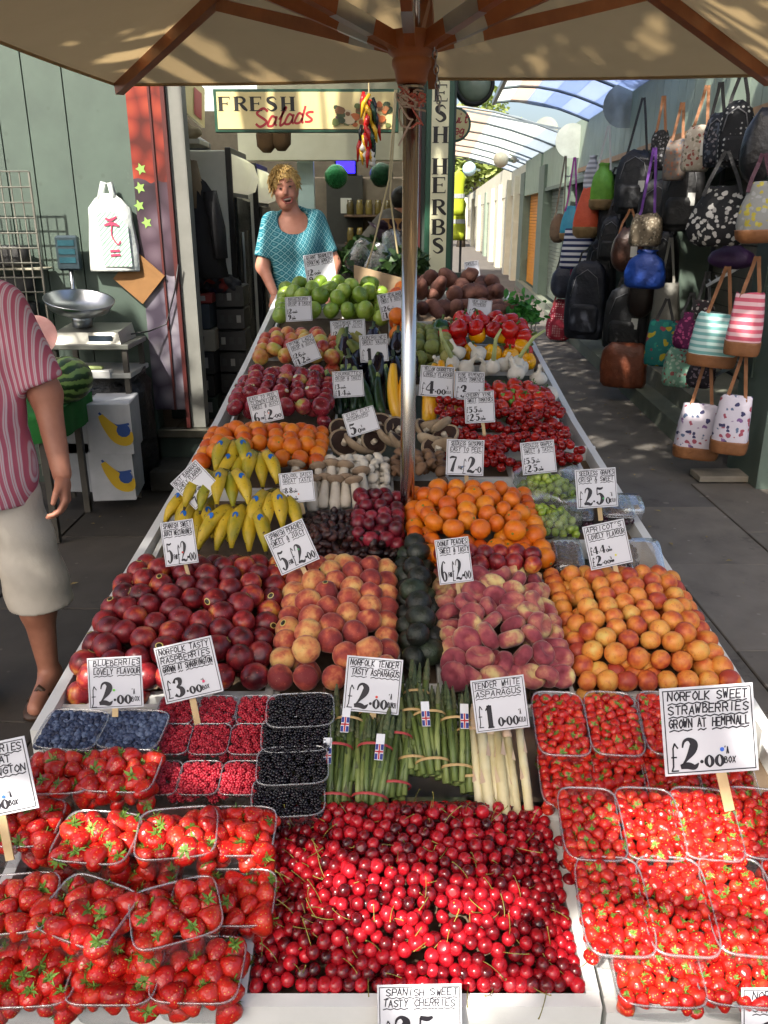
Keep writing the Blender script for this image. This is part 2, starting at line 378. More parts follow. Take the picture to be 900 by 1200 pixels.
# shelves of jars at the back right
for k, zz in enumerate((1.15, 1.42, 1.7)): obj('shelf', MB().bbox((-.42, 9.3, zz), (.2, 9.6, zz + .025), .003), mat('shelf wood', '5b4432', '4b3626'), shop)
jm = MB().lathe([(0, 0), (.038, 0), (.04, .01), (.04, .1), (.03, .12), (.032, .15), (0, .15)], 8).mesh('jar', [mat('dark jar glass', '4a3a1e', '6d6230', rough=.15, rv=.5)], True)
for zz in (1.175, 1.445, 1.725):
    for k in range(6):
        o = bpy.data.objects.new('jar', jm); link(o); o.location = (-.36 + k * .1, 9.4, zz); tag(o, 'small glass jar on the shelves at the back of the shop', 'jar', 'jars on the back shelves')
for k, (px, mm, ll) in enumerate(((394, emit('green tinsel lit', '2a6a3a', .25), 'green glitter ball under the blue lamp'), (447, mat('green tinsel', '123d2a', '1d5c3c', rough=.25, scale=60, metal=.5, bump=1, bscale=90, bdist=.01), 'dark green glitter ball right of the blue lamp'))):
    P = PY(px, 207 - k * 2, 7.6); b = MB(); rr = random.Random(k)
    b.lathe([(.1 * math.sin(t * math.pi / 10) * (1 + rr.uniform(-.08, .08)) + 1e-7, -.1 * math.cos(t * math.pi / 10)) for t in range(11)], 14, P)
    solo('glitter_ball', b, MC.get('green tinsel') if k else mat('lit green tinsel', '1f6a3c', '39a060', rough=.2, scale=70, metal=.6, bump=1, bscale=90, bdist=.01), ll, 'ornament', None, True)  # first ball's paler tinsel has its lit glow put into the colour
P = PY(394, 187, 8.6); Q = PY(416, 203, 8.6)
bl = thing('insect_lamp', 'glowing blue insect lamp high at the back of the shop', 'lamp', ((P[0] + Q[0]) / 2, 8.65, Q[2]))
obj('housing', MB().bbox((P[0] - .02, 8.61, Q[2] - .02), (Q[0] + .02, 8.7, P[2] + .02), .004), M_black, bl)
obj('glowing_panel', MB().box((P[0], 8.6, Q[2]), (Q[0], 8.609, P[2])), emit('blue glow', '2a1cff', 2.2), bl)

# ------------------------------------------------------------------ pillar with the herbs sign
pil = thing('corner_pillar', 'dark green shop corner pillar behind the sweet potatoes', 'pillar', (.34, YF + .1, 0))
obj('post', MB().bbox((.225, YF + .02, 0), (.43, YF + .2, 3.0), .006), M_dkgreen, pil)
obj('side_wall', MB().box((.321, YF + .2, 0), (.44, 12, 3.0)), M_palegreen, pil)
obj('edge_strip', MB().bbox((.195, YF + .0, 0), (.223, YF + .1, 3.0), .003), mat('maroon trim', '5a2320'), pil)

# ------------------------------------------------------------------ right-hand row of shops
row = thing('shop_row', 'row of sage green market shops along the right of the alley', 'building', tuple(RW0))
def rbox(t0, t1, o0, o1, z0, z1, name, m, parent=row, e=.005):
    v = []
    for z in (z0, z1):
        v += [rwp(t0, o0, z), rwp(t0, o1, z), rwp(t1, o1, z), rwp(t1, o0, z)]
    b = MB().hexa([v[0], v[1], v[2], v[3], v[4], v[5], v[6], v[7]]); return obj(name, b, m, parent)
M_col = mat('sage post paint', '5d6b60', '536157', rough=.55, scale=5, wear='73816f', wamt=.7)
rbox(-.35, .22, -.5, .10, 0, 3.1, 'corner_post', M_col)
rbox(-.02, .2, .1, .112, .7, 2.6, 'door_panel', M_dkgreen)
M_slat = mat('dark slat wall', '6d685c', '5b574c', rough=.6)
rbox(.22, 9.0, -.8, -.55, 0, 3.1, 'back_wall', mat('shop back dark', '2b2a27', '222120'))
for k in range(13): rbox(.24, 3.1, -.55, -.53, .35 + k * .14, .35 + k * .14 + .13, 'wall_slat', M_slat)
x = .22
while x < 13.4:
    rbox(x, x + .27, -.02, .02, 2.22, 3.0, 'cladding_board', M_palegreen); x += .278
rbox(.22, 13.4, .021, .05, 2.2, 2.26, 'lower_rail', M_col)
rbox(.3, 4.2, .051, .085, 2.34, 2.40, 'hanging_rail', mat('pale rail wood', 'b08a62', 'a07a52', rough=.6))
rbox(4.6, 8.2, .051, .085, 2.34, 2.40, 'hanging_rail', MC['pale rail wood'])
for t in (3.15, 5.9, 9.0): rbox(t, t + .22, -.5, .04, 0, 2.22, 'post', M_col)
rbox(9.22, 9.5, -.3, -.1, 0, 2.22, 'panel', M_palegreen)
M_shut = mat('grey shutter', '6d7468', '5f665b', rough=.5, metal=.2)
for k in range(30): rbox(9.7, 12.5, -.16, -.1, .16 + k * .07, .16 + k * .07 + .062, 'shutter_slat', M_shut)
rbox(9.5, 9.72, -.3, .06, 0, 2.5, 'post', M_col); rbox(12.5, 13.4, -.5, .08, 0, 2.7, 'post', M_col)
for k in range(30): rbox(13.5, 16.6, -.16, -.1, .16 + k * .07, .16 + k * .07 + .062, 'shutter_slat', mat('orange shutter', 'd58a1c', 'c67c14', rough=.5))
rbox(13.4, 16.6, -.05, .06, 2.2, 3.0, 'fascia', M_palegreen)
for t, w_, m in ((16.6, 1.0, M_col), (18.6, .5, M_cream), (21.2, .6, M_cream), (25, .8, M_cream), (29, 1.2, M_cream), (34, 1.2, M_palegreen), (40, 1.4, M_cream), (48, 1.5, M_cream)):
    rbox(t, t + w_, -.5, .14 if m is M_cream else .08, 0, 2.75, 'post', m)
rbox(16.6, 60, -.5, .02, 2.3, 3.2, 'fascia', M_cream)
rbox(16.7, 21, -.4, -.3, 0, 2.3, 'orange_door', MC['orange shutter'])
rbox(22, 60, -.6, -.02, 0, 2.3, 'shop_window', mat('dim shop window', '5a5850', '6d6a60', rough=.2))
rbox(.55, 9.4, .0, .3, 0, .17, 'plinth', mat('plinth paint', '6d7264', '5e6457', rough=.7, wear='85887a', wamt=.66))
rbox(.55, 3.1, -.5, .12, .17, .34, 'upper_plinth', mat('plinth shelf', '7c7d70', '6c6d61', rough=.7))
rbox(9.4, 17, .0, .14, 0, .17, 'plinth', MC['plinth paint'])
rbox(-.3, 14, -.55, .02, 3.0, 3.12, 'eave', M_palegreen)
# loose board on the pavement by the corner post
P = G(865, 566); solo('loose_board', MB().bbox((P[0] - .3, P[1] - .09, .032), (P[0] + .5, P[1] + .1, .075), .004), mat('weathered board', '8d8576', '776f61', rough=.85, bump=.3), 'weathered board lying on the paving by the corner post', 'board')
# round metal blades on brackets
M_zinc = mat('galvanised sheet', '9aa19c', '868d88', rough=.5, metal=.2, scale=5)
for k, (px, py, rp, t) in enumerate(((731, 124, 24, 5.0), (670, 165, 19, 8.6), (605, 171, 12, 16.2), (563, 178, 9, 25), (640, 152, 14, 11.5))):
    P0 = rwp(t, .0, 0); z = None
    r = ray(px, py); kk = np.dot(P0 - CAM, AL) / np.dot(r, AL); P = CAM + r * kk; R = rp / F * kk
    off = np.dot(RW0 - P, AN)
    bl = thing('metal_blade', ['largest round sheet metal blade sign, nearest on the bag shop wall', 'second round sheet metal blade above the hanging green bag', 'third round metal blade, in front of the orange shutter', 'farthest small round metal blade along the alley', 'round metal blade half hidden under the glass roof'][k], 'blade sign', tuple(rwp(t, 0, P[2] - R)))
    pts = []
    for q in range(28):
        a = 2 * math.pi * q / 28; x_, z_ = math.cos(a), math.sin(a)
        if x_ > 0 and z_ < 0: m_ = max(abs(x_), abs(z_)); x_, z_ = x_ / m_ ** .75, z_ / m_ ** .75
        pts.append((x_ * R, z_ * R))
    ring = lambda y: [tuple(P + AN * a + AL * y + np.array([0, 0, b_])) for a, b_ in pts]
    obj('disc', MB().loft([ring(-.008), ring(.008)]), M_zinc, bl)
    a, b_ = off - R * .9, off
    v = [P + AN * q + AL * s_ + np.array([0, 0, z_]) for z_ in (-R * .95, R * .25) for q, s_ in ((R * .82, -.02), (off, -.02), (off, .03), (R * .82, .03))]
    br = obj('bracket', MB().hexa(v), mat('zinc bracket', 'b7b8ab', 'a3a497', rough=.5, metal=.3), bl)
    if R > .17:
        for q in range(5):
            c_ = P + AN * R * .9 + AL * -.022 + np.array([0, 0, -R * .8 + q * R * .24]); obj('bolt', MB().lathe([(0, 0), (.013, 0), (.011, .008), (0, .01)], 8, c_, ax=tuple(-AL)), M_dark, br)
# glass barrel canopy over the alley
def glassm(name, tint, tr):
    t = NT(name); a = t.n('BsdfTransparent'); a.inputs[0].default_value = tint; b = t.n('BsdfTranslucent'); b.inputs[0].default_value = tint
    gl = t.n('BsdfGlossy'); gl.inputs['Roughness'].default_value = .15; gl.inputs[0].default_value = (.8, .85, 1, 1)
    m = t.n('MixShader'); m.inputs[0].default_value = tr; t.l(a.outputs[0], m.inputs[1]); t.l(b.outputs[0], m.inputs[2])
    m2 = t.n('MixShader'); m2.inputs[0].default_value = .12; t.l(m.outputs[0], m2.inputs[1]); t.l(gl.outputs[0], m2.inputs[2]); t.l(m2.outputs[0], t.out.inputs['Surface']); return t.m
GLB = [glassm('blue roof panel', (.56, .63, .80, 1), .55), glassm('deeper blue roof panel', (.47, .55, .74, 1), .5), glassm('milky roof panel', (.85, .88, .85, 1), .6), glassm('peach roof panel', (.82, .70, .6, 1), .6), glassm('grey roof panel', (.6, .65, .7, 1), .6)]
for k in range(6): obj('added_rooflight', MB().box((-2.2, 5.81 + k * .65, 2.76), (.45, 5.81 + k * .65 + .63, 2.775)), GLB[2], shop)  # unseen translucent roof panels, added to bring daylight into the shop
def canopy(t0, t1, nt_, offs, label, tints, z0, rise):
    cn = thing('glass_canopy', label, 'roof', tuple(rwp(t0, 0, z0)))
    o_ = [offs[0] + (offs[1] - offs[0]) * k / 6 for k in range(7)]
    def pt(t, k): u = k / 6; return rwp(t, o_[k], z0 + rise * math.sin(u * math.pi * .62))
    for i in range(nt_):
        ta, tb = t0 + (t1 - t0) * i / nt_, t0 + (t1 - t0) * (i + 1) / nt_
        for k in range(6):
            a, b, c_, d = pt(ta + .02, k), pt(tb - .02, k), pt(tb - .02, k + 1), pt(ta + .02, k + 1); up = np.array([0, 0, .008])
            obj('roof_panel', MB().hexa([a, d, c_, b, a + up, d + up, c_ + up, b + up]), GLB[tints[k] if k < len(tints) else 0], cn)
    for i in range(nt_ + 1):
        t = t0 + (t1 - t0) * i / nt_
        obj('rib', MB().tube([pt(t, k) + np.array([0, 0, -.015]) for k in range(7)], .018, 5), mat('roof frame grey', '6f7a80', '606a70', rough=.4, metal=.4), cn)
    for k in (0, 6): obj('edge_beam', MB().beam(pt(t0, k) - np.array([0, 0, .02]), pt(t1, k) - np.array([0, 0, .02]), .05, .06), MC['roof frame grey'], cn)
    for i in (0, nt_): obj('strut', MB().beam(pt(t0 + (t1 - t0) * i / nt_, 5), rwp(t0 + (t1 - t0) * i / nt_, .02, z0 + .1), .03, .03), MC['roof frame grey'], cn)
canopy(2.2, 7.9, 4, (-.05, 1.42), 'near section of curved blue glass roof over the alley', (1, 0, 1, 0, 3, 2), 3.02, .30)
canopy(9.6, 21, 6, (-.05, 2.7), 'far pale section of curved glass roof over the alley', (4, 2, 2, 3, 3, 4), 2.95, .5)
# things far down the alley
eb = thing('end_building', 'pale building closing the far end of the alley', 'building', tuple(rwp(66, 1, 0)))
obj('wall', MB().hexa([rwp(66, -4, 0), rwp(66, 9, 0), rwp(67, 9, 0), rwp(67, -4, 0), rwp(66, -4, 3.2), rwp(66, 9, 3.2), rwp(67, 9, 3.2), rwp(67, -4, 3.2)]), M_cream, eb)
for k in range(4): obj('window', MB().hexa([rwp(65.95, o + k * 2, z) for z in (1, 2.3) for o in (0, 1.2)] [:2] + [rwp(65.99, 1.2 + k * 2, 1), rwp(65.99, k * 2, 1)] + [rwp(65.95, k * 2, 2.3), rwp(65.95, 1.2 + k * 2, 2.3), rwp(65.99, 1.2 + k * 2, 2.3), rwp(65.99, k * 2, 2.3)]), MC['dim shop window'], eb)
for k, (px, py) in enumerate(((537, 222), (538, 252))):
    P = PY(px, py, 13 + k * .2); v = thing('hanging_jacket', ['upper hi-vis yellow jacket hanging beyond the herbs sign', 'lower hi-vis yellow jacket hanging beyond the herbs sign'][k], 'jacket', tuple(P))
    b = MB(); b.loft([superring(P[0], P[1], P[2] + z, a * (1 + .06 * math.sin(z * 40)), .05, 2.6, 14) for z, a in ((-.36, .10), (-.28, .085), (-.2, .1), (-.1, .09), (0, .085), (.1, .1), (.15, .11), (.22, .07), (.25, .03))]); obj('body', b, mat('hi-vis yellow', 'a3b024', '929e1e', rough=.6), v, True)
    obj('stripe', MB().loft([superring(P[0], P[1], P[2] + z, .1, .054, 2.6, 14) for z in (-.12, -.06)]), mat('silver tape', 'b9bcb9', rough=.35, metal=.4), v)
jr = PY(541, 240, 13.3)
js = thing('jacket_rack', 'thin black rack holding the hi-vis jackets', 'rack', (jr[0], 13.3, 0)); obj('pole', MB().tube([(jr[0], 13.3, .03), (jr[0], 13.3, 2.0)], .02, 6), M_dark, js); obj('base', MB().bbox((jr[0] - .2, 13.1, .03), (jr[0] + .2, 13.5, .06)), M_dark, js)
P = PY(543, 286, 9.0); ab = thing('a_board', 'small dark chalkboard leaning by the pillar in the alley', 'sign board', (P[0], 9, 0)); z0 = .03
obj('panel', MB().hexa([(P[0] - .1, 8.9, z0), (P[0] + .14, 8.9, z0), (P[0] + .14, 8.94, z0), (P[0] - .1, 8.94, z0), (P[0] - .16, 9.08, 1.15), (P[0] + .06, 9.08, 1.15), (P[0] + .06, 9.12, 1.15), (P[0] - .16, 9.12, 1.15)]), mat('chalkboard', '3a4a3e', '2f3d33'), ab)
for k, (px, py, rp, Y, ll) in enumerate(((587, 187, 9, 20, 'cream globe lamp on a white post in the alley'), (602, 187, 4, 22, 'small cream globe lamp beside a larger one'), (550, 198, 8, 30, 'pale blue round sign far down the alley'))):
    P = PY(px, py, Y); R = rp / F * dep(P); g_ = thing('globe_lamp', ll, 'lamp', tuple(P - np.array([0, 0, R])))
    obj('globe', MB().lathe([(R * math.sin(t * math.pi / 8) + 1e-7, -R * math.cos(t * math.pi / 8)) for t in range(9)], 16, P), mat('opal globe', 'd5cfbe', 'c9c3b0', rough=.3) if k < 2 else mat('pale blue disc', 'b7d3de'), g_, True)
    obj('collar', MB().beam(P + np.array([R * .7, 0, 0]), P + np.array([R * 1.6, 0, -R * .2]), R * .3, R * .3), M_col, g_)

# ------------------------------------------------------------------ trees
def leafmat(name, a, b, tr=.35):
    t = NT(name); r = t.rand(); c = t.ramp(r, [(0, a), (1, b)]); t.color(c); t.fin(.55)
    tl = t.n('BsdfTranslucent'); t.l(c, tl.inputs[0]); m = t.n('MixShader'); m.inputs[0].default_value = tr
    t.l(t.b.outputs[0], m.inputs[1]); t.l(tl.outputs[0], m.inputs[2]); t.l(m.outputs[0], t.out.inputs['Surface']); return t.m
M_bark = mat('bark', '5d5346', '463e34', rough=.95, scale=9, bump=.6, bscale=20)
LIT = []                                                    # where gaps in the crown let the sun through on to the stall
for (px, py, rx, ry) in ((70, 905, 105, 36), (235, 905, 60, 32), (110, 965, 135, 38), (215, 985, 80, 30), (20, 1000, 60, 32), (235, 870, 20, 14), (140, 800, 70, 32), (215, 790, 45, 36),
    (530, 1035, 110, 55), (430, 1010, 90, 45), (340, 1000, 55, 28), (470, 1095, 110, 35), (800, 975, 90, 40), (830, 1060, 110, 50), (700, 1120, 60, 30), (860, 1130, 90, 30), (740, 1150, 60, 20), (900, 870, 50, 60),
    (255, 575, 36, 34), (230, 600, 20, 14), (520, 1150, 30, 10), (130, 1110, 26, 14), (270, 790, 14, 10), (345, 385, 40, 10)):
    P = S(px, py, .06); a = S(px + rx, py, .06)[0] - P[0]; b = (S(px, py - ry, .06)[1] - S(px, py + ry, .06)[1]) / 2; LIT.append((P[0], P[1], a, b))
LITW = [(P_, r_) for P_, r_ in [(RW(790, 140), .09), (RW(745, 178), .1), (RW(868, 118), .09), (RW(826, 125), .07), (RW(715, 205), .1), (G(700, 520), .13), (G(752, 524), .12), (G(665, 523), .07), (G(800, 575), .1), (G(850, 590), .12), (G(885, 578), .12), (G(820, 600), .06), (G(668, 440), .1), (G(705, 421), .1), (G(675, 470), .07), (G(735, 475), .07),
    (RW(835, 262, .4), .1), (RW(815, 500, .4), .08), (RW(838, 385, .4), .08), (RW(875, 360, .35), .07), (RW(706, 215, .3), .08), (RW(672, 250, .4), .07), (PY(150, 480, 5.4), .05), (PY(135, 385, 5.1), .08), (PY(95, 365, 5.1), .07), (PY(40, 470, 2.45), .10), (PY(20, 660, 2.4), .03), (PY(8, 645, 2.4), .03), (PY(28, 590, 2.4), .05), (PY(50, 400, 2.4), .07), (PY(360, 290, 5.3), .05), (PY(328, 330, 5.25), .05), (PY(345, 225, 5.4), .05)]]
def lit(p):
    for P_, r_ in LITW:
        dx, dy, dz = p[0] - P_[0], p[1] - P_[1], p[2] - P_[2]; k = dx * SUN.x + dy * SUN.y + dz * SUN.z
        if (dx - k * SUN.x) ** 2 + (dy - k * SUN.y) ** 2 + (dz - k * SUN.z) ** 2 < r_ * r_: return True
    z = .7
    for it in range(2):
        k = (z - p[2]) / SUN.z; q = (p[0] + SUN.x * k, p[1] + SUN.y * k); z = prof(q[1]) + .06
    for (x, y, a, b) in LIT:
        if ((q[0] - x) / (a + .02)) ** 2 + ((q[1] - y) / (b + .02)) ** 2 < 1: return True
    return False
def tree(name, label, base, trunk_top, clumps, nleaf, lsize, lm, seed, gap=None, trunk_r=.2, group=None):
    r = random.Random(seed); t = thing(name, label, 'tree', base, group)
    b = MB(); B0, T0 = Vector(base), Vector(trunk_top)
    b.tube([B0, L2(B0, T0, .3) + Vector((.06, 0, 0)), L2(B0, T0, .7) - Vector((.05, .03, 0)), T0], [trunk_r * 1.25, trunk_r, trunk_r * .85, trunk_r * .6], 9)
    for (c_, R) in clumps:
        c_ = Vector(c_); m = L2(T0, c_, .5) + Vector((0, 0, -.15)); b.tube([L2(B0, T0, .85), m, c_], [trunk_r * .45, trunk_r * .25, trunk_r * .08], 6)
        for k in range(5):
            e = c_ + Vector((r.uniform(-1, 1) * R[0], r.uniform(-1, 1) * R[1], r.uniform(-.6, .9) * R[2])); b.tube([m, L2(m, e, .6), e], [trunk_r * .12, trunk_r * .07, trunk_r * .03], 4)
    obj('trunk', b, M_bark, t, True)
    lf = MB(); tot = sum(R[0] * R[1] for c_, R in clumps)
    for (c_, R) in clumps:
        for k in range(int(nleaf * R[0] * R[1] / tot)):
            while True:
                q = Vector((r.uniform(-1, 1), r.uniform(-1, 1), r.uniform(-1, 1)))
                if .2 < q.length < 1: break
            p = Vector(c_) + Vector((q.x * R[0], q.y * R[1], q.z * R[2]))
            if gap and gap(p): continue
            s_ = lsize * r.uniform(.6, 1.3); e = Euler((r.uniform(-1, 1), r.uniform(-1, 1), r.uniform(0, 6.3))).to_matrix()
            lf.add([p + e @ Vector(v) for v in ((0, -s_, 0), (s_ * .55, -s_ * .2, s_ * .1), (s_ * .35, s_ * .5, 0), (0, s_, -s_ * .1), (-s_ * .35, s_ * .5, 0), (-s_ * .55, -s_ * .2, s_ * .1))], [(0, 1, 2, 3, 4, 5)])
    cr = obj('crown', lf, lm, t); cr['kind'] = 'stuff'; return t

def sp_(P, t): q = Vector(P) - SUN * t; return tuple(q)
CL = []
for x, y in ((-.8, .9), (.0, .9), (.8, .9), (-.7, 1.7), (.1, 1.7), (.9, 1.7), (-1.4, 1.5), (-1.3, 2.6), (-.5, 2.6), (.4, 2.7), (1.3, 2.4)):
    CL.append((sp_((x, y, .7), 6.3), (.75, .75, .6)))
for x, y in ((1.6, 4.4), (2.4, 4.8), (1.4, 5.8), (2.2, 6.2), (1.6, 7.2), (2.5, 7.6), (2.0, 8.8), (3.0, 9.4), (2.3, 10.6), (3.2, 11.6), (2.4, 12.5), (-2.2, 4.2), (-1.4, 4.0), (-2.6, 5.2), (-.6, 4), (.3, 4), (2.9, 5.6), (3.0, 7), (-2.9, 4.4), (-1.9, 3.6), (-2.7, 3.4), (-3.2, 3.8), (-2.0, 4.9)):
    CL.append((sp_((x, y, .6), 7.2), (.9, .9, .65)))
tree('plane_tree', 'broad leafy tree overhanging the market from behind', (-5.2, -1.2, 0), (-4.2, -.8, 4.3), CL, 30000, .075, leafmat('plane leaf', '4f7a2c', '6f9a3a', .3), 5, lit, .24)
for k, (px, py, Y, R) in enumerate(((543, 188, 52, 2.2), (560, 165, 62, 3.0))):
    P = PY(px, py, Y)
    tree('street_tree', ['sunlit yellow green tree at the far end of the alley', 'tall tree above the building at the far end'][k], (P[0], Y, 0), (P[0], Y, P[2] - R * .5), [((P[0] + dx * R, Y, P[2] + dz * R), (R * .6,) * 3) for dx, dz in ((0, 0), (-.7, .1), (.7, -.1), (.1, .6), (-.3, -.4))], 2600, .26, leafmat('far leaf', '8a9c4e', 'a3b068', .4), 20 + k, None, .22)
# ------------------------------------------------------------------ market stall
def pz(x, y, h=0): return (x, y, float(prof(y)) + h)
def slope_box(b, x0, x1, y0, y1, h0, h1, n=1):
    for k in range(n):
        a, c_ = y0 + (y1 - y0) * k / n, y0 + (y1 - y0) * (k + 1) / n
        b.hexa([pz(x0, a, h0), pz(x1, a, h0), pz(x1, c_, h0), pz(x0, c_, h0), pz(x0, a, h1), pz(x1, a, h1), pz(x1, c_, h1), pz(x0, c_, h1)])
    return b
st = thing('market_stall', 'long sloping white market stall table under the parasol', 'stall', (.05, 3, 0))
b = MB()
for a, c_ in zip([1.0, 1.67, 2.4, 3.2, 4.0], [1.67, 2.4, 3.2, 4.0, 4.95]): slope_box(b, -.66, .74, a, c_, -.07, -.035)
obj('table_top', b, M_dkgreen, st)
for x0, x1, nm in ((-.725, -.70, 0), (.775, .80, 1)):
    b = MB()
    for a, c_ in zip([1.45, 1.67, 2.4, 3.2, 4.0], [1.67, 2.4, 3.2, 4.0, 4.95]):
        dx = (lambda y: (y - 1.5) * (.032 if nm == 0 else -.022))
        b.hexa([pz(x0 + dx(a), a, -.09), pz(x1 + dx(a), a, -.09), pz(x1 + dx(c_), c_, -.09), pz(x0 + dx(c_), c_, -.09), pz(x0 + dx(a), a, .035), pz(x1 + dx(a), a, .035), pz(x1 + dx(c_), c_, .035), pz(x0 + dx(c_), c_, .035)])
    obj('side_board', b, M_white, st)
for x in (-.6, .7):
    for y in (1.15, 2.6, 4.7): obj('leg', MB().box((x - .025, y - .025, .03), (x + .025, y + .025, prof(y) - .071)), M_dark, st)
M_cloth = mat('green stall cloth', '1c5a3c', '174c33', rough=.85, bump=.5, bscale=30, bdist=.01)
obj('front_skirt', MB().grid(lambda u, v: (-.66 + 1.5 * u, .955 + .008 * math.sin(u * 60), .03 + (.50) * v), 60, 2), M_cloth, st)
for x in (-.64, .72): obj('side_skirt', MB().grid(lambda u, v: (x + .006 * math.sin(u * 90), 1.0 + 3.9 * u, .05 + (float(prof(1.0 + 3.9 * u)) - .14) * v), 60, 2), M_dkgreen, st)
def tray(label, x0, x1, y0, y1, hw=.04, t=.014, h0=-.03, m=None, name='fruit_tray', bm=None):
    m = m or M_white; tr = thing(name, label, 'tray', pz((x0 + x1) / 2, y0, h0))
    obj('base', slope_box(MB(), x0 + t, x1 - t, y0 + t, y1 - t, h0, h0 + .012), bm or mat('stained tray wood', '6b5a48', '574838', rough=.9, scale=20), tr)
    obj('front_board', slope_box(MB(), x0, x1, y0, y0 + t, h0 - .012, hw), m, tr); obj('back_board', slope_box(MB(), x0, x1, y1 - t, y1, h0, hw + .012), m, tr)
    for a in (x0, x1 - t): obj('side_board', slope_box(MB(), a, a + t, y0 + t + .0005, y1 - t - .0005, h0, hw + .004), m, tr)
    return tr
def Yp(py, h=.03): return S(450, py, h)[1]
def Xp(px, py, h=.03): return S(px, py, h)[0]
tray('front white tray heaped with cherries', -.225, .322, .905, 1.262, .012, .02, -.045)
tray('front left white tray stacked with strawberry punnets', -.66, -.232, .92, 1.60, .0, .02, -.045)
tray('front right white tray of strawberry punnets', .33, .80, .905, 1.60, .0, .02, -.045)
# steel tray of asparagus
tr = thing('steel_tray', 'shallow steel tray holding asparagus bunches', 'tray', pz(.1, 1.29, 0))
obj('base', slope_box(MB(), -.13, .325, 1.29, 1.60, -.02, -.012), M_steel, tr)
for q in ((-.135, -.13, 1.28, 1.60), (.325, .33, 1.28, 1.60), (-.135, .33, 1.278, 1.289)): obj('rim', slope_box(MB(), *q, -.022, .022), M_steel, tr)

# ------------------------------------------------------------------ parasol
PC = Vector((.07, 2.36, 0)); RO = -math.radians(5.5); HA = 1.3; EZ, RISE = 2.215, .41
def uv_(x, y, z): c_, s_ = math.cos(RO), math.sin(RO); return (PC.x + x * c_ - y * s_, PC.y + x * s_ + y * c_, z)
um = thing('parasol', 'large square beige parasol with wooden ribs over the stall', 'parasol', tuple(PC))
t = NT('beige canvas'); c_ = t.ramp(t.noise(2.5, 4, .6), [(.3, 'c6b493'), (.7, 'b8a584')]); t.color(c_); t.fin(.8, 0, .2); t.bump(t.noise(700, 2), .2, .001)
tl = t.n('BsdfTranslucent'); tl.inputs[0].default_value = C('c7ab7d'); mx = t.n('MixShader'); mx.inputs[0].default_value = .34; t.l(t.b.outputs[0], mx.inputs[1]); t.l(tl.outputs[0], mx.inputs[2]); t.l(mx.outputs[0], t.out.inputs['Surface']); M_canvas = t.m
rim = [(-1, -1), (0, -1), (1, -1), (1, 0), (1, 1), (0, 1), (-1, 1), (-1, 0)]
def edge(k): x, y = rim[k % 8]; return Vector(uv_(x * HA, y * HA, EZ + (.004 if x * y == 0 else 0)))
top = Vector(uv_(0, 0, EZ + RISE))
for k in range(8):
    a, e = edge(k), edge(k + 1)
    def fn(u, v, a=a, e=e):
        q = L2(top, L2(a, e, v), u); q.z -= .035 * math.sin(v * math.pi) * math.sin(u * math.pi) + .006 * math.sin(v * math.pi) * u; return q
    obj('canopy_panel', MB().grid(fn, 8, 8), M_canvas, um, True)
    hm = MB(); hm.tube([L2(a, e, q / 6) + Vector((0, 0, -.004 - .006 * math.sin(q / 6 * math.pi))) for q in range(7)], .006, 5); obj('hem', hm, M_canvas, um)
    rb = Vector(top) + Vector((0, 0, -.04)); en = edge(k) + Vector((0, 0, -.03))
    obj('rib', MB().beam(L2(rb, en, .06), L2(rb, en, .985), .034, .042), M_wood, um)
    hb = PC + Vector((0, 0, 2.11)); dr = (en - rb); dr.z = 0; dr.normalize()
    s0 = hb + dr * .05; s1 = L2(rb, en, .52) + Vector((0, 0, -.025))
    su = obj('strut', MB().beam(L2(s0, s1, .0), s1, .026, .036), M_wood, um)
    obj('metal_sleeve', MB().beam(L2(s0, s1, .09), L2(s0, s1, .21), .0275, .0375), M_steel, su)
obj('pole', MB().tube([(PC.x, PC.y, .02), (PC.x, PC.y, 2.06)], .0215, 20), mat('polished steel pole', 'c6c2bf', 'b7b3b0', rough=.2, metal=1, scale=3), um, True)
obj('upper_pole', MB().tube([(PC.x, PC.y, 2.06), (PC.x, PC.y, 2.66)], .02, 14), MC['polished steel pole'], um, True)
hu = obj('hub', MB().lathe([(.0, 2.02), (.036, 2.02), (.04, 2.03), (.044, 2.05), (.05, 2.06), (.05, 2.075), (.046, 2.08), (.06, 2.09), (.07, 2.11), (.07, 2.135), (.05, 2.14), (0, 2.14)], 20, (PC.x, PC.y, 0), mod=lambda a, z: 1 if z < 2.085 else 1 - .06 * (math.sin(a * 8) > 0)), M_wood, um, True)
obj('top_hub', MB().lathe([(0, 2.5), (.05, 2.5), (.06, 2.56), (.05, 2.62), (0, 2.62)], 16, (PC.x, PC.y, 0)), M_wood, um, True)
rr = random.Random(4); b = MB(); b2 = MB()
for k in range(13):
    pts = [];  a0 = rr.uniform(-.9, .9); r0 = .029 + rr.uniform(0, .012); f0 = rr.uniform(.5, 1.9); am = rr.uniform(.2, .9); z0 = 2.015 - rr.uniform(0, .05); dz = rr.uniform(-.003, .011)
    for q in range(9): a = -math.pi / 2 + a0 + math.sin(q * f0 + k) * am; pts.append((PC.x + r0 * math.cos(a) * 1.05, PC.y + r0 * math.sin(a), z0 - q * dz - .012 * math.sin(q * 1.1 + k)))
    (b if k % 2 else b2).tube(pts, .0026, 5)
obj('cord', b, mat('red cord', 'b0483a', 'c98078', rough=.8, scale=200), um); obj('cord', b2, mat('white cord', 'c9bdb2', 'b59a90', rough=.8, scale=200), um)
b = MB().tube([(PC.x + .028 * math.cos(a), PC.y + .028 * math.sin(a), 2.012) for a in [q * .5236 for q in range(13)]], .005, 5); obj('collar', b, M_steel, um)
ch = MB()
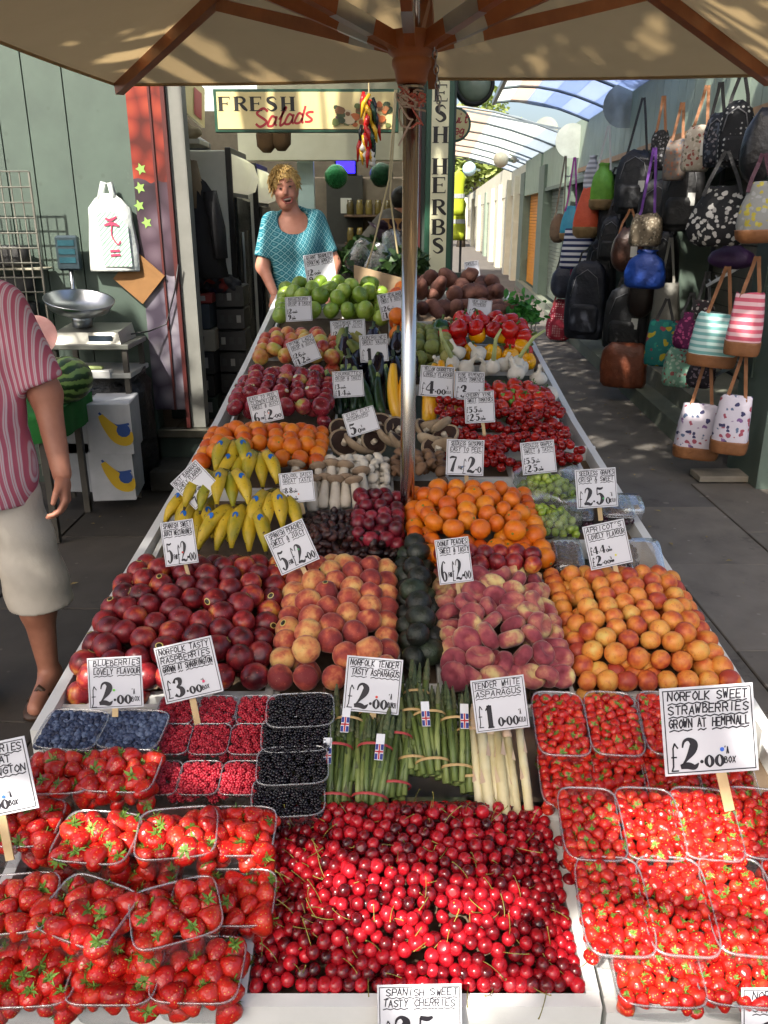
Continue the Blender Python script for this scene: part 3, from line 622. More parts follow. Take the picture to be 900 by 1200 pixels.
for k in range(9):
    c_ = Vector((PC.x + .055 + .002 * k, PC.y - .03, 2.10 - k * .017)); al = k % 2
    ch.tube([c_ + Vector(((.006 if al else 0) * math.cos(a), (0 if al else .006) * math.cos(a), .011 * math.sin(a))) for a in [q * .785 for q in range(9)]], .0018, 4)
obj('chain', ch, M_steel, um)
# thin ropes hanging in front of the shop
for k, (pts, ll) in enumerate((([(463, 105, 5.2), (456, 210, 5.2), (437, 290, 5.2), (425, 330, 5.2)], 'thin cream rope hanging slanted in front of the shop'), ([(465, 105, 5.22), (457, 230, 5.22), (465, 290, 5.22), (470, 325, 5.22)], 'thin cream rope hanging just right of another rope'))):
    solo('hanging_rope', MB().tube([PY(*q) for q in pts], .006, 6), mat('cream rope', 'b3a47e', 'a2936d', rough=.9), ll, 'rope', None, True)
# ------------------------------------------------------------------ fruit: meshes
def sph(r, n=12, m=8, sq=1.0, dim=0.0, dimb=0.0, ov=0.0, mod=None):
    pr = []
    for k in range(m + 1):
        a = math.pi * k / m; z = -r * math.cos(a) * sq; q = r * math.sin(a) * (1 + ov * math.cos(a))
        if dim: z -= dim * r * math.exp(-(q / (.36 * r)) ** 2) * (1 if z > 0 else 0)
        if dimb: z += dimb * r * math.exp(-(q / (.3 * r)) ** 2) * (1 if z < 0 else 0)
        pr.append((max(q, 0) if 0 < k < m else 0, z))
    return MB().lathe(pr, n, mod=mod)
def suture(d=.06): return lambda a, z: 1 - d * math.exp(-(min(a, 2 * math.pi - a) / .25) ** 2)
RG = random.Random(11); NPR = np.random.RandomState(5)
def pack(x0, x1, y0, y1, r, top, n=None, iters=45, thick=3.0, floor=0.0, seed=1, dens=.62):
    """loose heap of balls resting under the surface top(x,y) above the stall"""
    R = np.random.RandomState(seed); gx, gy = np.meshgrid(np.linspace(x0, x1, 12), np.linspace(y0, y1, 12)); T = np.maximum(top(gx, gy), floor + 2 * r)
    lowf = lambda x, y: np.maximum(floor + r, top(x, y) - thick * r)
    if n is None: n = int(1.14 * ((np.minimum(T - floor, thick * r + r)).mean() * (x1 - x0) * (y1 - y0)) * dens / (4.19 * r ** 3))
    P = np.stack([R.uniform(x0 + r * .8, x1 - r * .8, n), R.uniform(y0 + r * .8, y1 - r * .8, n), np.zeros(n)], 1)
    lo = lowf(P[:, 0], P[:, 1]); hi = np.maximum(floor + r, top(P[:, 0], P[:, 1]) - r); P[:, 2] = lo + (hi - lo).clip(0) * R.rand(n)
    for it in range(iters):
        D = P[:, None] - P[None]; d = np.sqrt((D ** 2).sum(-1)) + 1e-9; ov = (2 * r - d).clip(0); np.fill_diagonal(ov, 0)
        P += .42 * (D / d[..., None] * ov[..., None]).sum(1).clip(-r * .7, r * .7) ; P[:, 2] -= .02 * r
        P[:, 0] = P[:, 0].clip(x0 + r * .8, x1 - r * .8); P[:, 1] = P[:, 1].clip(y0 + r * .8, y1 - r * .8)
        hi = np.maximum(floor + r, top(P[:, 0], P[:, 1]) - r); lo = lowf(P[:, 0], P[:, 1]); P[:, 2] = np.minimum(np.maximum(P[:, 2], lo), np.maximum(hi, lo))
    return P
def dome(x0, x1, y0, y1, base, peak, edge=.25, back=0):
    def f(x, y):
        u = (x - x0) / (x1 - x0); v = (y - y0) / (y1 - y0); e = np.minimum(np.minimum(u, 1 - u), np.minimum(v, 1 - v) * 1.2) / edge
        e = np.clip(e, 0, 1); return base + peak * e * e * (3 - 2 * e) + back * v
    return f
def topcull(P, r):                                        # drop balls buried under others (nothing of them shows)
    k = []
    for i in range(len(P)):
        d = P - P[i]; h = np.sqrt(d[:, 0] ** 2 + (d[:, 1]) ** 2); a = (h < 1.25 * r) & (d[:, 2] > .9 * r); b_ = (h < 2.6 * r) & (d[:, 2] > 1.4 * r)
        k.append(not (a.sum() >= 2 or b_.sum() >= 5))
    return P[np.array(k)]
def world(P): return [(p[0], p[1], float(prof(p[1])) + p[2]) for p in P]
def rot_any(): return (RG.uniform(0, 6.28), RG.uniform(0, 6.28), RG.uniform(0, 6.28))
def rot_up(t=.6): return (RG.uniform(-t, t), RG.uniform(-t, t), RG.uniform(0, 6.28))
def heap(name, pts, meshes, label, cat, group, parts=(), rot=rot_any, sv=.09, limit=300, mats_s=None):
    """pts: world places; each a thing of its own, nearest first; past the limit one joined mass"""
    pts = sorted(pts, key=lambda p: dep(np.array(p))); out = []
    rest = MB(); rparts = [MB() for _ in parts]
    for i, p in enumerate(pts):
        me = meshes[RG.randrange(len(meshes))]; s_ = 1 + RG.uniform(-sv, sv); e = rot()
        if i < limit:
            o = bpy.data.objects.new(name, me); col.objects.link(o); o.location = p; o.rotation_euler = e; o.scale = tuple(s_ * (1 + RG.uniform(-.045, .045)) for _ in range(3))
            tag(o, label, cat, group); out.append(o)
            for (pn, pm, prob) in parts:
                if RG.random() < prob:
                    q = bpy.data.objects.new(pn, pm[RG.randrange(len(pm))]); col.objects.link(q); q.parent = o
        else:
            Mx = Matrix.Translation(p) @ Euler(e).to_matrix().to_4x4() @ Matrix.Scale(s_, 4)
            def addm(B, me): B.add([Mx @ v.co for v in me.vertices], [tuple(f.vertices) for f in me.polygons])
            addm(rest, me)
            for k, (pn, pm, prob) in enumerate(parts):
                if RG.random() < prob: addm(rparts[k], pm[RG.randrange(len(pm))])
    if rest.v:
        o = obj(name + '_mass', rest, meshes[0].materials[0], None, True); tag(o, label, cat, group, 'stuff')
        for k, B in enumerate(rparts):
            if B.v: tag(obj(parts[k][0] + '_mass', B, parts[k][1][0].materials[0], o, True), kind='stuff')
    return out
def zone(px0, px1, pyb, pyt, h=.05):                     # photo window of a heap -> rectangle on the stall
    a, c_ = S(px0, pyb, h), S(px1, pyb, h); e, f = S(px0, pyt, h), S(px1, pyt, h)
    return (a[0] + e[0]) / 2, (c_[0] + f[0]) / 2, a[1], e[1]
def zw(x0, x1, pyb, pyt, hb=.03, ht=.13): return x0, x1, S(450, pyb, hb)[1], S(450, pyt, ht)[1]
def stickers(r, n=3, col_='1a1a18'):
    out = []
    for k in range(n):
        b = MB(); d = Vector((RG.uniform(-1, 1), RG.uniform(-1, 1), RG.uniform(.0, 1))).normalized(); q = d.to_track_quat('Z', 'Y')
        for rr_, hh, mi in ((.30, 1.006, 0), (.22, 1.014, 1)):
            b.mi = mi; pts = [q @ Vector((r * rr_ * 1.0 * math.cos(a), r * rr_ * .75 * math.sin(a), r * (hh - .5 * rr_ * rr_ * .8))) for a in [i * .628 for i in range(10)]]
            b.add([q @ Vector((0, 0, r * hh))] + pts, [(0, 1 + i, 1 + (i + 1) % 10) for i in range(10)])
        out.append(b.mesh('sticker', [mat('sticker gold', 'c9b96a', rough=.35), mat('sticker dark ' + col_, col_, rough=.35)]))
    return out
def stemmesh(r, ln=.25, h=.62, c='5a4a2a', k=3):
    out = []
    for i in range(k):
        a = RG.uniform(0, 6.28); b = MB().tube([(0, 0, r * h), (r * .05 * math.cos(a), r * .05 * math.sin(a), r * (h + ln * .6)), (r * .16 * math.cos(a), r * .16 * math.sin(a), r * (h + ln))], [r * .035, r * .03, r * .045], 5); out.append(b.mesh('stem', mat('stem ' + c, c, rough=.8)))
    return out
# ---- cherries
fm = fmat('cherry skin', [(.15, '3a060c'), (.36, '6e0a14'), (.55, '9a101c'), (.85, 'b81c28')], 30, .2, .5, spec=.5, con=1.3)
r = .0117; ch = [sph(r, 12, 9, .95, .22, 0, 0, suture(.04)).mesh('cherry', fm, True), sph(r, 12, 9, 1.0, .2).mesh('cherry', fm, True)]
sm_ = []
for k in range(6):
    a = RG.uniform(0, 6.28); bnd = RG.uniform(.006, .018); L = RG.uniform(.026, .038)
    sm_.append(MB().tube([(0, 0, r * .7)] + [(bnd * math.cos(a) * (q / 5) ** 1.7, bnd * math.sin(a) * (q / 5) ** 1.7, r * .7 + L * q / 5) for q in range(1, 6)] + [(bnd * 1.15 * math.cos(a), bnd * 1.15 * math.sin(a), r * .7 + L * 1.03)], [.0007] * 5 + [.0009, .0014], 4).mesh('stem', mat('cherry stem', '8d8a3c', '77702f', rough=.6, rv=.3), True))
def ctop(x, y):
    u = (x + .2) / .5; v = (y - .925) / .33; e = np.clip(np.minimum(np.minimum(u, 1 - u) * 3.2, np.minimum(v * 3.5, (1.08 - v) * 4)), 0, 1)
    return .022 + .05 * e * e * (3 - 2 * e) + .01 * v
P = topcull(pack(-.203, .302, .928, 1.262, r, ctop, iters=60, thick=3.6, floor=-.035, seed=3, dens=.78), r)
P2 = pack(-.26, .36, 1.0, 1.25, r, lambda x, y: .02 + 0 * x, n=60, floor=.0, seed=8); P2 = P2[(P2[:, 0] < -.215) | (P2[:, 0] > .31)]
heap('cherry', world(P) + world(P2), ch, 'glossy dark red cherry in the heap at the front of the stall', 'cherry', 'cherries heaped in the front tray', [('stem', sm_, .34)], rot=lambda: rot_up(1.5), sv=.1)
# ---- tree fruit heaps
def simple_heap(name, zn, r, base, peak, meshes, label, cat, group, parts=(), rot=rot_any, thick=2.6, seed=1, back=0, sv=.07, tr=None, edge=.22, dens=.62, n=None, traym=None):
    x0, x1, y0, y1 = zn
    P = topcull(pack(x0, x1, y0, y1, r, dome(x0, x1, y0, y1, base, peak, edge, back), seed=seed, thick=thick, floor=-.015, dens=dens, n=n), r)
    if tr: tray(tr, x0 - .012, x1 + .012, y0 - .014, y1 + .010, .012, .009, m=traym)
    return heap(name, world(P), meshes, label, cat, group, parts, rot, sv)
nec = fmat('nectarine skin', [(.15, '3f0c14'), (.45, '6f141c'), (.66, '94282a'), (.82, 'b8542e'), (.95, 'c98a3a')], 24, .36, .35, fleck='b8564a', famt=.7, fscale=260, con=1.75)
r = .031; nm = [sph(r, 14, 10, .97, .2, .06, 0, suture(.05)).mesh('nectarine', nec, True), sph(r, 14, 10, 1.0, .15, .05, .03, suture(.04)).mesh('nectarine', nec, True)]
ZN = dict(nect=zw(-.695, -.258, 815, 640, .03, .1), peach=zw(-.252, .03, 815, 640, .03, .1), donut=zw(.135, .41, 815, 655, .03, .1), apri=zw(.425, .775, 815, 655, .03, .09))
simple_heap('nectarine', ZN['nect'], r, .085, .03, nm, 'dark red nectarine stacked in the left tray behind the berries', 'nectarine', 'nectarines in the left tray', [('sticker', stickers(r, 4, '2a2410'), .3)], rot=lambda: rot_up(1.0), seed=4, tr='white tray under the nectarines', dens=.66)
pe = fmat('peach skin', [(.2, '7c2526'), (.42, 'a84434'), (.58, 'c9764a'), (.75, 'd9a05e'), (.95, 'dcb46c')], 22, .7, .4, fuzz=.25, fleck='c08a68', famt=.72, fscale=420, con=1.75)
r = .0305; pm_ = [sph(r, 14, 10, .98, .22, .08, 0, suture(.07)).mesh('peach', pe, True), sph(r, 14, 10, .95, .2, .05, -.02, suture(.06)).mesh('peach', pe, True)]
simple_heap('peach', ZN['peach'], r, .08, .04, pm_, 'fuzzy orange and red peach heaped between nectarines and avocados', 'peach', 'peaches in the middle tray', [('sticker', stickers(r, 4, '2a2410'), .2)], rot=lambda: rot_up(1.2), seed=5, tr='white tray under the peaches', dens=.66)
av = fmat('avocado skin', [(.2, '0f130e'), (.5, '1c2319'), (.8, '2c3a22')], 30, .45, .5, bump=.8, bscale=300, bdist=.002)
r = .030; am = [sph(r, 12, 10, 1.35, 0, 0, -.18).mesh('avocado', av, True)]
pts = []
for i in range(9):
    for j in range(2): pts.append(pz(.06 + j * .047 + RG.uniform(-.005, .005), 1.66 + i * .058 + j * .02, .05 + RG.uniform(-.004, .01)))
for i in range(8): pts.append(pz(.085 + RG.uniform(-.01, .01), 1.69 + i * .06, .097 + RG.uniform(-.006, .006)))
tray('white tray under the avocados', .034, .13, 1.62, 2.2, .01, .008)
heap('avocado', pts, am, 'dark green avocado in the narrow column left of the flat peaches', 'avocado', 'avocados in a column', [('sticker', stickers(r * .98, 4, '1d4a2a'), .4)], rot=lambda: (RG.uniform(1.0, 1.5), RG.uniform(-.3, .3), RG.uniform(-.9, .9)))
dn = fmat('flat peach skin', [(.2, '6f2230'), (.45, '96404a'), (.62, 'ae6458'), (.8, 'c9ac74'), (.95, 'd2c282')], 20, .75, .4, fuzz=.35, con=1.75)
r = .030; dm = [MB().lathe([(0, .009), (.006, .008), (.012, .012), (.02, .0165), (.027, .0135), (.0315, .004), (.0315, -.005), (.026, -.014), (.018, -.0175), (.01, -.014), (.004, -.010), (0, -.0095)][::-1], 14, mod=lambda a, z: 1 + .05 * math.sin(a * 2 + .6)).mesh('flat_peach', dn, True)]
simple_heap('flat_peach', ZN['donut'], .026, .08, .05, dm, 'flattened doughnut peach heaped right of the avocados', 'flat peach', 'flat peaches heaped in a tray', rot=lambda: rot_up(1.0), seed=6, tr='white tray under the flat peaches', sv=.1, dens=.7)
x0, x1, y0, y1 = ZN['donut']
P = pack(x0, x1, y1 - .08, y1 + .02, .026, lambda x, y: .15 + 0 * x, n=13, floor=.09, thick=2, seed=2)
heap('plum_nectarine', world(P), [sph(.026, 12, 9, .9, .2, 0, 0, suture(.05)).mesh('flat_nectarine', nec, True)], 'shiny red flat nectarine at the back of the flat peaches', 'nectarine', 'flat nectarines behind the flat peaches')
ap = fmat('apricot skin', [(.18, 'a03a2a'), (.36, 'c9662f'), (.55, 'd98a3a'), (.75, 'dc9c48'), (.95, 'cfae58')], 22, .5, .42, fleck='a8452c', famt=.72, fscale=330, con=1.75)
r = .0243; apm = [sph(r, 12, 9, 1.02, .2, .05, 0, suture(.08)).mesh('apricot', ap, True), sph(r, 12, 9, .96, .16, .05, .04, suture(.05)).mesh('apricot', ap, True)]
simple_heap('apricot', ZN['apri'], r, .07, .045, apm, 'small orange apricot heaped in the right tray', 'apricot', 'apricots in the right tray', seed=7, tr='white tray under the apricots', dens=.66)
# ---- dates, plums, citrus, apples, mushrooms and vegetables further up the stall
dt = fmat('date skin', [(.2, '180a0a'), (.5, '2e1513'), (.8, '4d2620')], 60, .35, .5, bump=1, bscale=170, bdist=.003)
dtm = [sph(.0118, 8, 8, 1.75, 0, 0, k * .06).mesh('date', dt, True) for k in (-1, 1)]
simple_heap('date', zw(-.235, .04, 662, 592, .03, .09), .0135, .07, .03, dtm, 'wrinkled dark brown date heaped behind the peaches', 'date', 'dates heaped in a tray', seed=9, tr='white tray under the dates', dens=.85, sv=.12)
pl = fmat('plum skin', [(.2, '3a0a14'), (.5, '681222'), (.8, '8f2634')], 20, .35, .4, fleck='a25560', famt=.72, con=1.5)
simple_heap('plum', zw(-.09, .055, 645, 562, .06, .13), .0225, .1, .03, [sph(.0225, 12, 9, 1, .15, 0, 0, suture(.05)).mesh('plum', pl, True)], 'dark red plum between the dates and the easy peelers', 'plum', 'plums behind the dates', sv=.16, thick=3.4, seed=10, tr='white tray under the plums', dens=.7)
og = fmat('easy peeler skin', [(.2, 'c2500a'), (.5, 'd8700f'), (.8, 'e08a1a')], 12, .42, .35, bump=.5, bscale=620, bdist=.0012, fleck='b0480a', famt=.69, fscale=520, con=1.5)
cal = lambda r: [MB().lathe([(0, 0), (r * .13, 0), (r * .1, r * .06), (0, r * .07)], 6, (0, 0, r * .80)).mesh('stalk_scar', mat('citrus stalk', '7d8a3a', '6b6a2a', rough=.8))]
r = .029; om = [sph(r, 14, 10, .84, .1, .1).mesh('easy_peeler', og, True), sph(r, 14, 10, .9, .12, .06).mesh('easy_peeler', og, True)]
simple_heap('easy_peeler', zw(.065, .455, 680, 552, .03, .15), r, .10, .06, om, 'bright orange easy peeler heaped right of the steel pole', 'orange', 'easy peelers right of the pole', [('stalk_scar', cal(r), 1)], seed=11, tr='white tray under the easy peelers', dens=.68, sv=.1)
r = .032; om2 = [sph(r, 14, 10, .93, .05, .05).mesh('orange', og, True)]
simple_heap('orange', zw(-.635, -.2, 560, 488, .05, .15), r, .12, .04, om2, 'round orange heaped in the left tray behind the bananas', 'orange', 'oranges in the left tray', [('stalk_scar', [MB().lathe([(0, 0), (r * .12, 0), (0, r * .06)], 6, (0, 0, r * .9)).mesh('stalk_scar', MC['citrus stalk'])], 1)], seed=12, tr='white tray under the oranges', dens=.68)
def applem(r, m): return [sph(r, 14, 10, .92, .32, .2, .07, lambda a, z: 1 + .025 * math.cos(5 * a) * (1 if z < 0 else .3)).mesh('apple', m, True), sph(r, 14, 10, .88, .3, .2, .04).mesh('apple', m, True)]
ra = fmat('red apple skin', [(.2, '5e141f'), (.5, '8e2632'), (.72, 'a8464a'), (.86, 'b9a050'), (.98, 'a9b457')], 14, .25, .25, fleck='c98a80', famt=.7, fscale=240, con=1.5)
simple_heap('red_apple', zw(-.60, -.2, 500, 424, .05, .16), .036, .14, .04, applem(.036, ra), 'deep red apple heaped in the tray behind the oranges', 'apple', 'red apples in the left tray', [('stem', stemmesh(.036), .8), ('sticker', stickers(.0365, 3, 'c9c6c0'), .4)], seed=13, tr='white tray under the red apples', dens=.68)
pa = fmat('blushed apple skin', [(.2, '8e2a26'), (.42, 'b8503a'), (.6, 'c98e4c'), (.8, 'b9b052'), (.98, 'a3b04a')], 12, .28, .4, fleck='d0b070', famt=.7, fscale=240, con=1.5)
simple_heap('blushed_apple', zw(-.58, -.2, 432, 379, .07, .16), .039, .14, .03, applem(.039, pa), 'red and yellow apple in the tray left of the pears', 'apple', 'blushed apples in the left tray', [('stem', stemmesh(.039), .8)], seed=14, tr='white tray under the blushed apples', dens=.68)
ga = fmat('green apple skin', [(.2, '5d7a22'), (.5, '7f9a34'), (.8, '9ab04a')], 10, .3, .35, fleck='b4c470', famt=.7, fscale=200, con=1.5)
simple_heap('green_apple', zw(-.56, .02, 385, 325, .06, .20), .045, .14, .08, applem(.045, ga), 'large green cooking apple heaped in front of the woman', 'apple', 'green apples at the back of the stall', [('stem', stemmesh(.045), .8)], seed=15, tr='white tray under the green apples', dens=.66, back=.04)
simple_heap('clementine', zw(.03, .15, 390, 332, .08, .18), .042, .16, .03, [sph(.04, 14, 10, .9, .1, .08).mesh('clementine', og, True)], 'orange beside the green apples and left of the pole', 'orange', 'oranges beside the green apples', seed=16, back=.05, n=14)
# pears
pr_ = fmat('pear skin', [(.2, '5e6a2a'), (.5, '7f8a3c'), (.8, '988f48')], 14, .5, .4, fleck='6b5a2c', famt=.66, fscale=300)
pearm = [MB().lathe([(0, -.042), (.02, -.042), (.034, -.03), (.037, -.012), (.031, .012), (.02, .035), (.014, .05), (.008, .055), (0, .054)], 12).mesh('pear', pr_, True)]
simple_heap('pear', zw(-.22, -.02, 420, 385, .1, .16), .034, .15, .02, pearm, 'green conference pear in the tray behind the aubergines', 'pear', 'pears behind the aubergines', [('stem', stemmesh(.05, .35, 1.05), 1)], rot=lambda: rot_up(.9), seed=17, n=14)
gg = fmat('greenish fig skin', [(.2, '5a6630'), (.5, '77803e'), (.8, '8f8a48')], 16, .55, .4, fleck='5d4a2a', famt=.64, fscale=120)
simple_heap('round_pear', zw(.13, .31, 432, 372, .08, .17), .034, .14, .04, [sph(.034, 12, 9, 1.05, .15, .1, -.1).mesh('round_pear', gg, True)], 'dull green round pear heaped just right of the pole', 'pear', 'round pears right of the pole', [('stem', stemmesh(.034), .7)], seed=18, dens=.55, sv=.16, tr='white tray under the round pears')
# sweet potatoes
sw = fmat('sweet potato skin', [(.2, '3f2620'), (.5, '5f3a30'), (.8, '7c5546')], 22, .8, .35, bump=.6, bscale=90, bdist=.004)
def spud(k, L, R):
    q = random.Random(k); pts = []; rs = []
    for i in range(9):
        u = i / 8; pts.append((L * (u - .5), math.sin(u * 3 + k) * R * .3, math.cos(u * 2.5 + k) * R * .25)); rs.append(max(R * (math.sin(math.pi * (u * .94 + .03)) ** .6) * (1 + q.uniform(-.1, .1)), .004))
    return MB().tube(pts, rs, 10).mesh('sweet_potato', sw, True)
spm = [spud(k, .2 + .03 * k, .042) for k in range(3)] + [spud(9, .12, .045), spud(7, .14, .04)]
pts = []
for i in range(9): pts.append(pz(.2 + .055 * i + RG.uniform(-.02, .02), 4.42 + RG.uniform(0, .05), .09 + RG.uniform(-.02, .02)))
for i in range(8): pts.append(pz(.2 + .06 * i + RG.uniform(-.02, .02), 4.58 + RG.uniform(0, .05), .13 + RG.uniform(-.02, .02)))
for i in range(7): pts.append(pz(.22 + .065 * i + RG.uniform(-.02, .02), 4.74 + RG.uniform(-.03, .05), .15 + RG.uniform(-.02, .03)))
heap('sweet_potato', pts, spm, 'brown sweet potato piled below the herbs sign', 'sweet potato', 'sweet potatoes at the back of the stall', rot=lambda: (RG.uniform(0, 6), RG.uniform(-.3, .5), 1.57 + RG.uniform(-.8, .8)))
tray('white tray under the sweet potatoes', .16, .7, 4.4, 4.9, .04)
# peppers
def pepm(m): return [sph(.042, 16, 10, 1.12, .38, .3, .1, (lambda q: lambda a, z: 1 + .09 * math.cos(q * a + .4) + .03 * math.sin(2 * a))(q)).mesh('pepper', m, True) for q in (3, 4)]
psm = [MB().lathe([(.0, .0), (.016, .0), (.012, .005), (.005, .008), (.0055, .02), (.007, .03), (0, .031)], 7, (0, 0, .029)).mesh('stalk', mat('pepper stalk', '55702a', '48611f'))]
red = fmat('red pepper skin', [(.2, '8a0a0c'), (.5, 'b41414'), (.8, 'cc2a1c')], 10, .14, .35); yel = fmat('yellow pepper skin', [(.2, 'd88a08'), (.5, 'e6a40e'), (.8, 'eebb22')], 10, .16, .3); grn = fmat('green pepper skin', [(.2, '12351a'), (.8, '24582a')], 10, .16, .3)
simple_heap('red_pepper', zw(.25, .69, 405, 364, .1, .19), .042, .15, .06, pepm(red), 'glossy red pepper piled in front of the sweet potatoes', 'pepper', 'red peppers on the right', [('stalk', psm, 1)], rot=lambda: rot_up(1.6), seed=20, dens=.7, tr='white tray under the red peppers')
pts = [pz(x, y, h) for x, y, h in ((.34, 3.95, .13), (.44, 3.93, .14), (.555, 3.95, .13), (.64, 3.9, .09), (.4, 3.84, .08), (.5, 3.84, .08), (.58, 3.83, .07), (.66, 3.82, .05), (.31, 3.84, .08))]
heap('yellow_pepper', pts, pepm(yel), 'shiny yellow pepper in the row above the garlic', 'pepper', 'yellow peppers above the garlic', [('stalk', psm, 1)], rot=lambda: rot_up(.35))
heap('green_pepper', [pz(.265, 3.98, .15)], pepm(grn), 'single dark green pepper left of the yellow peppers', 'pepper', None, [('stalk', psm, 1)], rot=lambda: rot_up(.3))
# garlic and stalks
gar = fmat('garlic skin', [(.2, 'c9c2b4'), (.7, 'ddd8cc')], 25, .6, .2, bump=.3, bscale=80)
gm = [MB().lathe([(0, -.028), (.02, -.028), (.036, -.012), (.038, .004), (.028, .02), (.012, .03), (.008, .05), (.009, .07), (0, .071)], 16, mod=lambda a, z: 1 + .05 * math.cos(8 * a) * (z < .02)).mesh('garlic', gar, True)]
pts = [pz(x, y, h) for x, y, h in ((.25, 3.68, .09), (.33, 3.72, .12), (.42, 3.71, .12), (.36, 3.62, .09), (.45, 3.62, .09), (.53, 3.66, .09), (.6, 3.64, .08), (.67, 3.58, .06), (.69, 3.42, .05), (.57, 3.56, .09))]
heap('garlic', pts, gm, 'white garlic bulb in the row below the yellow peppers', 'garlic', 'garlic bulbs on the right', rot=lambda: (RG.uniform(.2, 1.2), RG.uniform(-.6, .6), RG.uniform(-1, 1)))
for k, (x, y) in enumerate(((.3, 3.62), (.47, 3.58), (.58, 3.62))):
    t = thing('green_garlic', ['leftmost fresh garlic with a long pale stalk', 'middle fresh garlic with a long pale stalk', 'rightmost fresh garlic with a long pale stalk'][k], 'garlic', pz(x, y, .11))
    obj('bulb', MB().lathe([(0, -.03), (.025, -.025), (.034, -.005), (.026, .02), (.012, .035), (0, .036)], 12), gar, t, True, True)
    obj('stalk', MB().tube([(0, 0, .02), (.01 * (k - 1), -.01, .07), (.03 * (k - 1), -.02, .14), (.05 * (k - 1) + .02, -.01, .18)], [.011, .009, .008, .005], 8), mat('pale stalk', 'b9c48a', 'a3b070', rough=.5), t, True, True)
    t.rotation_euler = (.3, .2 * (k - 1), 0)
# tomatoes on the vine
tm = fmat('tomato skin', [(.2, '8e120c'), (.5, 'b3221a'), (.8, 'c43c26')], 8, .14, .4)
sp5 = MB()
for k in range(5): a = k * 1.257; sp5.add([(0, 0, .031), (.005 * math.cos(a + .6), .005 * math.sin(a + .6), .032), (.022 * math.cos(a), .022 * math.sin(a), .033), (.005 * math.cos(a - .6), .005 * math.sin(a - .6), .032)], [(0, 1, 2, 3)])
sp5.tube([(0, 0, .03), (0, 0, .042)], .002, 5); sp5m = [sp5.mesh('calyx', mat('tomato calyx', '4a6a24', '3d5a1c'))]
simple_heap('tomato', zw(.31, .68, 492, 442, .06, .13), .036, .11, .04, [sph(.036, 14, 10, .84, .18, .06, 0, lambda a, z: 1 + .02 * math.cos(5 * a)).mesh('tomato', tm, True)], 'large red vine tomato in front of the garlic', 'tomato', 'large vine tomatoes on the right', [('calyx', sp5m, .8)], rot=lambda: rot_up(1.0), seed=21, dens=.68, tr='white tray under the large tomatoes')
ct = fmat('cherry tomato skin', [(.2, '640a0a'), (.5, '8c1210'), (.8, 'a02018')], 10, .12, .4)
ctm = sph(.0165, 10, 8, .97, .12).mesh('tomato', ct, True); M_vine = mat('vine green', '3f4a22', '4a3a22', rough=.7)
for row_, (y, n_) in enumerate(((2.77, 5), (2.85, 5), (2.93, 5), (3.01, 5), (3.09, 5), (3.17, 5))):
    for k in range(n_):
        x = .262 + k * .092 + RG.uniform(-.02, .02); base = pz(x, y + RG.uniform(-.03, .03), .045 + .011 * row_ + RG.uniform(-.01, .01))
        t = thing('tomato_truss', 'truss of small dark red cherry tomatoes on a green vine', 'tomatoes', base, 'cherry tomato trusses left of the grapes')
        vp = [(-.055 + q * .0275, .012 * math.sin(q * 1.5 + k), .008 * math.cos(q)) for q in range(5)]; obj('vine', MB().tube(vp, .0022, 5), M_vine, t, False, True)
        for q in range(9):
            o = bpy.data.objects.new('tomato', ctm); link(o, t); s_ = RG.choice((-1, 1)); o.location = (-.055 + q * .0137, (.019 if q % 2 else -.019) + RG.uniform(-.004, .004), RG.uniform(-.012, .02)); o.rotation_euler = rot_any()
        t.rotation_euler = (.1, 0, RG.uniform(-.9, .9))
tray('white tray under the cherry tomatoes', .2, .70, 2.72, 3.25, .01)
# fennel
for k in range(3):
    P = S(597 + k * 18, 482 + k * 2, .05); t = thing('fennel', 'white fennel with cut green stalks between the tomatoes', 'fennel', tuple(P), 'fennel between the tomatoes')
    obj('bulb', MB().lathe([(0, -.05), (.03, -.045), (.045, -.02), (.04, .01), (.028, .03), (0, .032)], 12), mat('fennel white', 'bcd09a', 'd3dcc0', rough=.4, scale=30), t, True, True)
    for q in range(4): a = q * 1.57; obj('stalk', MB().tube([(.012 * math.cos(a), .012 * math.sin(a), .02), (.026 * math.cos(a), .026 * math.sin(a), .06), (.036 * math.cos(a), .036 * math.sin(a), .085)], [.012, .011, .009], 7), mat('fennel green', '6f9a3c', '5a852c', rough=.45), t, True, True)
    t.rotation_euler = (-.5, RG.uniform(-.5, .5), RG.uniform(0, 3))
# courgettes, aubergines
cg = fmat('courgette skin', [(.2, '0f1f12'), (.5, '1c3420'), (.8, '30502c')], 40, .3, .4, fleck='5d7a4c', famt=.7, fscale=300)
def courg(m, L=.19, R=.02, bend=.012, k=0):
    return MB().tube([(bend * math.sin(q / 8 * 3.1), 0, -L / 2 + L * q / 8) for q in range(9)], [R * .5, R * .92, R * 1.05, R * 1.05, R, R * .95, R * .85, R * .7, R * .5], 9).mesh('courgette', m, True)
cst = [MB().tube([(0, 0, .09), (0, 0, .112)], [.011, .008], 6).mesh('stalk', mat('courgette stalk', '7a8a4a'))]
pts = [pz(-.205 + .032 * k + RG.uniform(-.006, .006), 3.34 + .05 * (k % 2), .075 + .012 * (k % 3)) for k in range(8)]
heap('courgette', pts, [courg(cg), courg(cg, .18, .022, -.01)], 'dark green courgette standing in front of the aubergines', 'courgette', 'green courgettes', [('stalk', cst, 1)], rot=lambda: (RG.uniform(-.75, -.45), RG.uniform(-.15, .15), RG.uniform(0, .4)), sv=.05)
yc = fmat('yellow courgette skin', [(.2, 'd08a10'), (.5, 'e0a41c'), (.8, 'e8b838')], 12, .3, .3)
pts = [pz(x, 3.28, .11 + h) for x, h in ((.05, 0), (.085, .0), (.165, -.01), (.2, .005), (.24, .015), (.28, .0))]
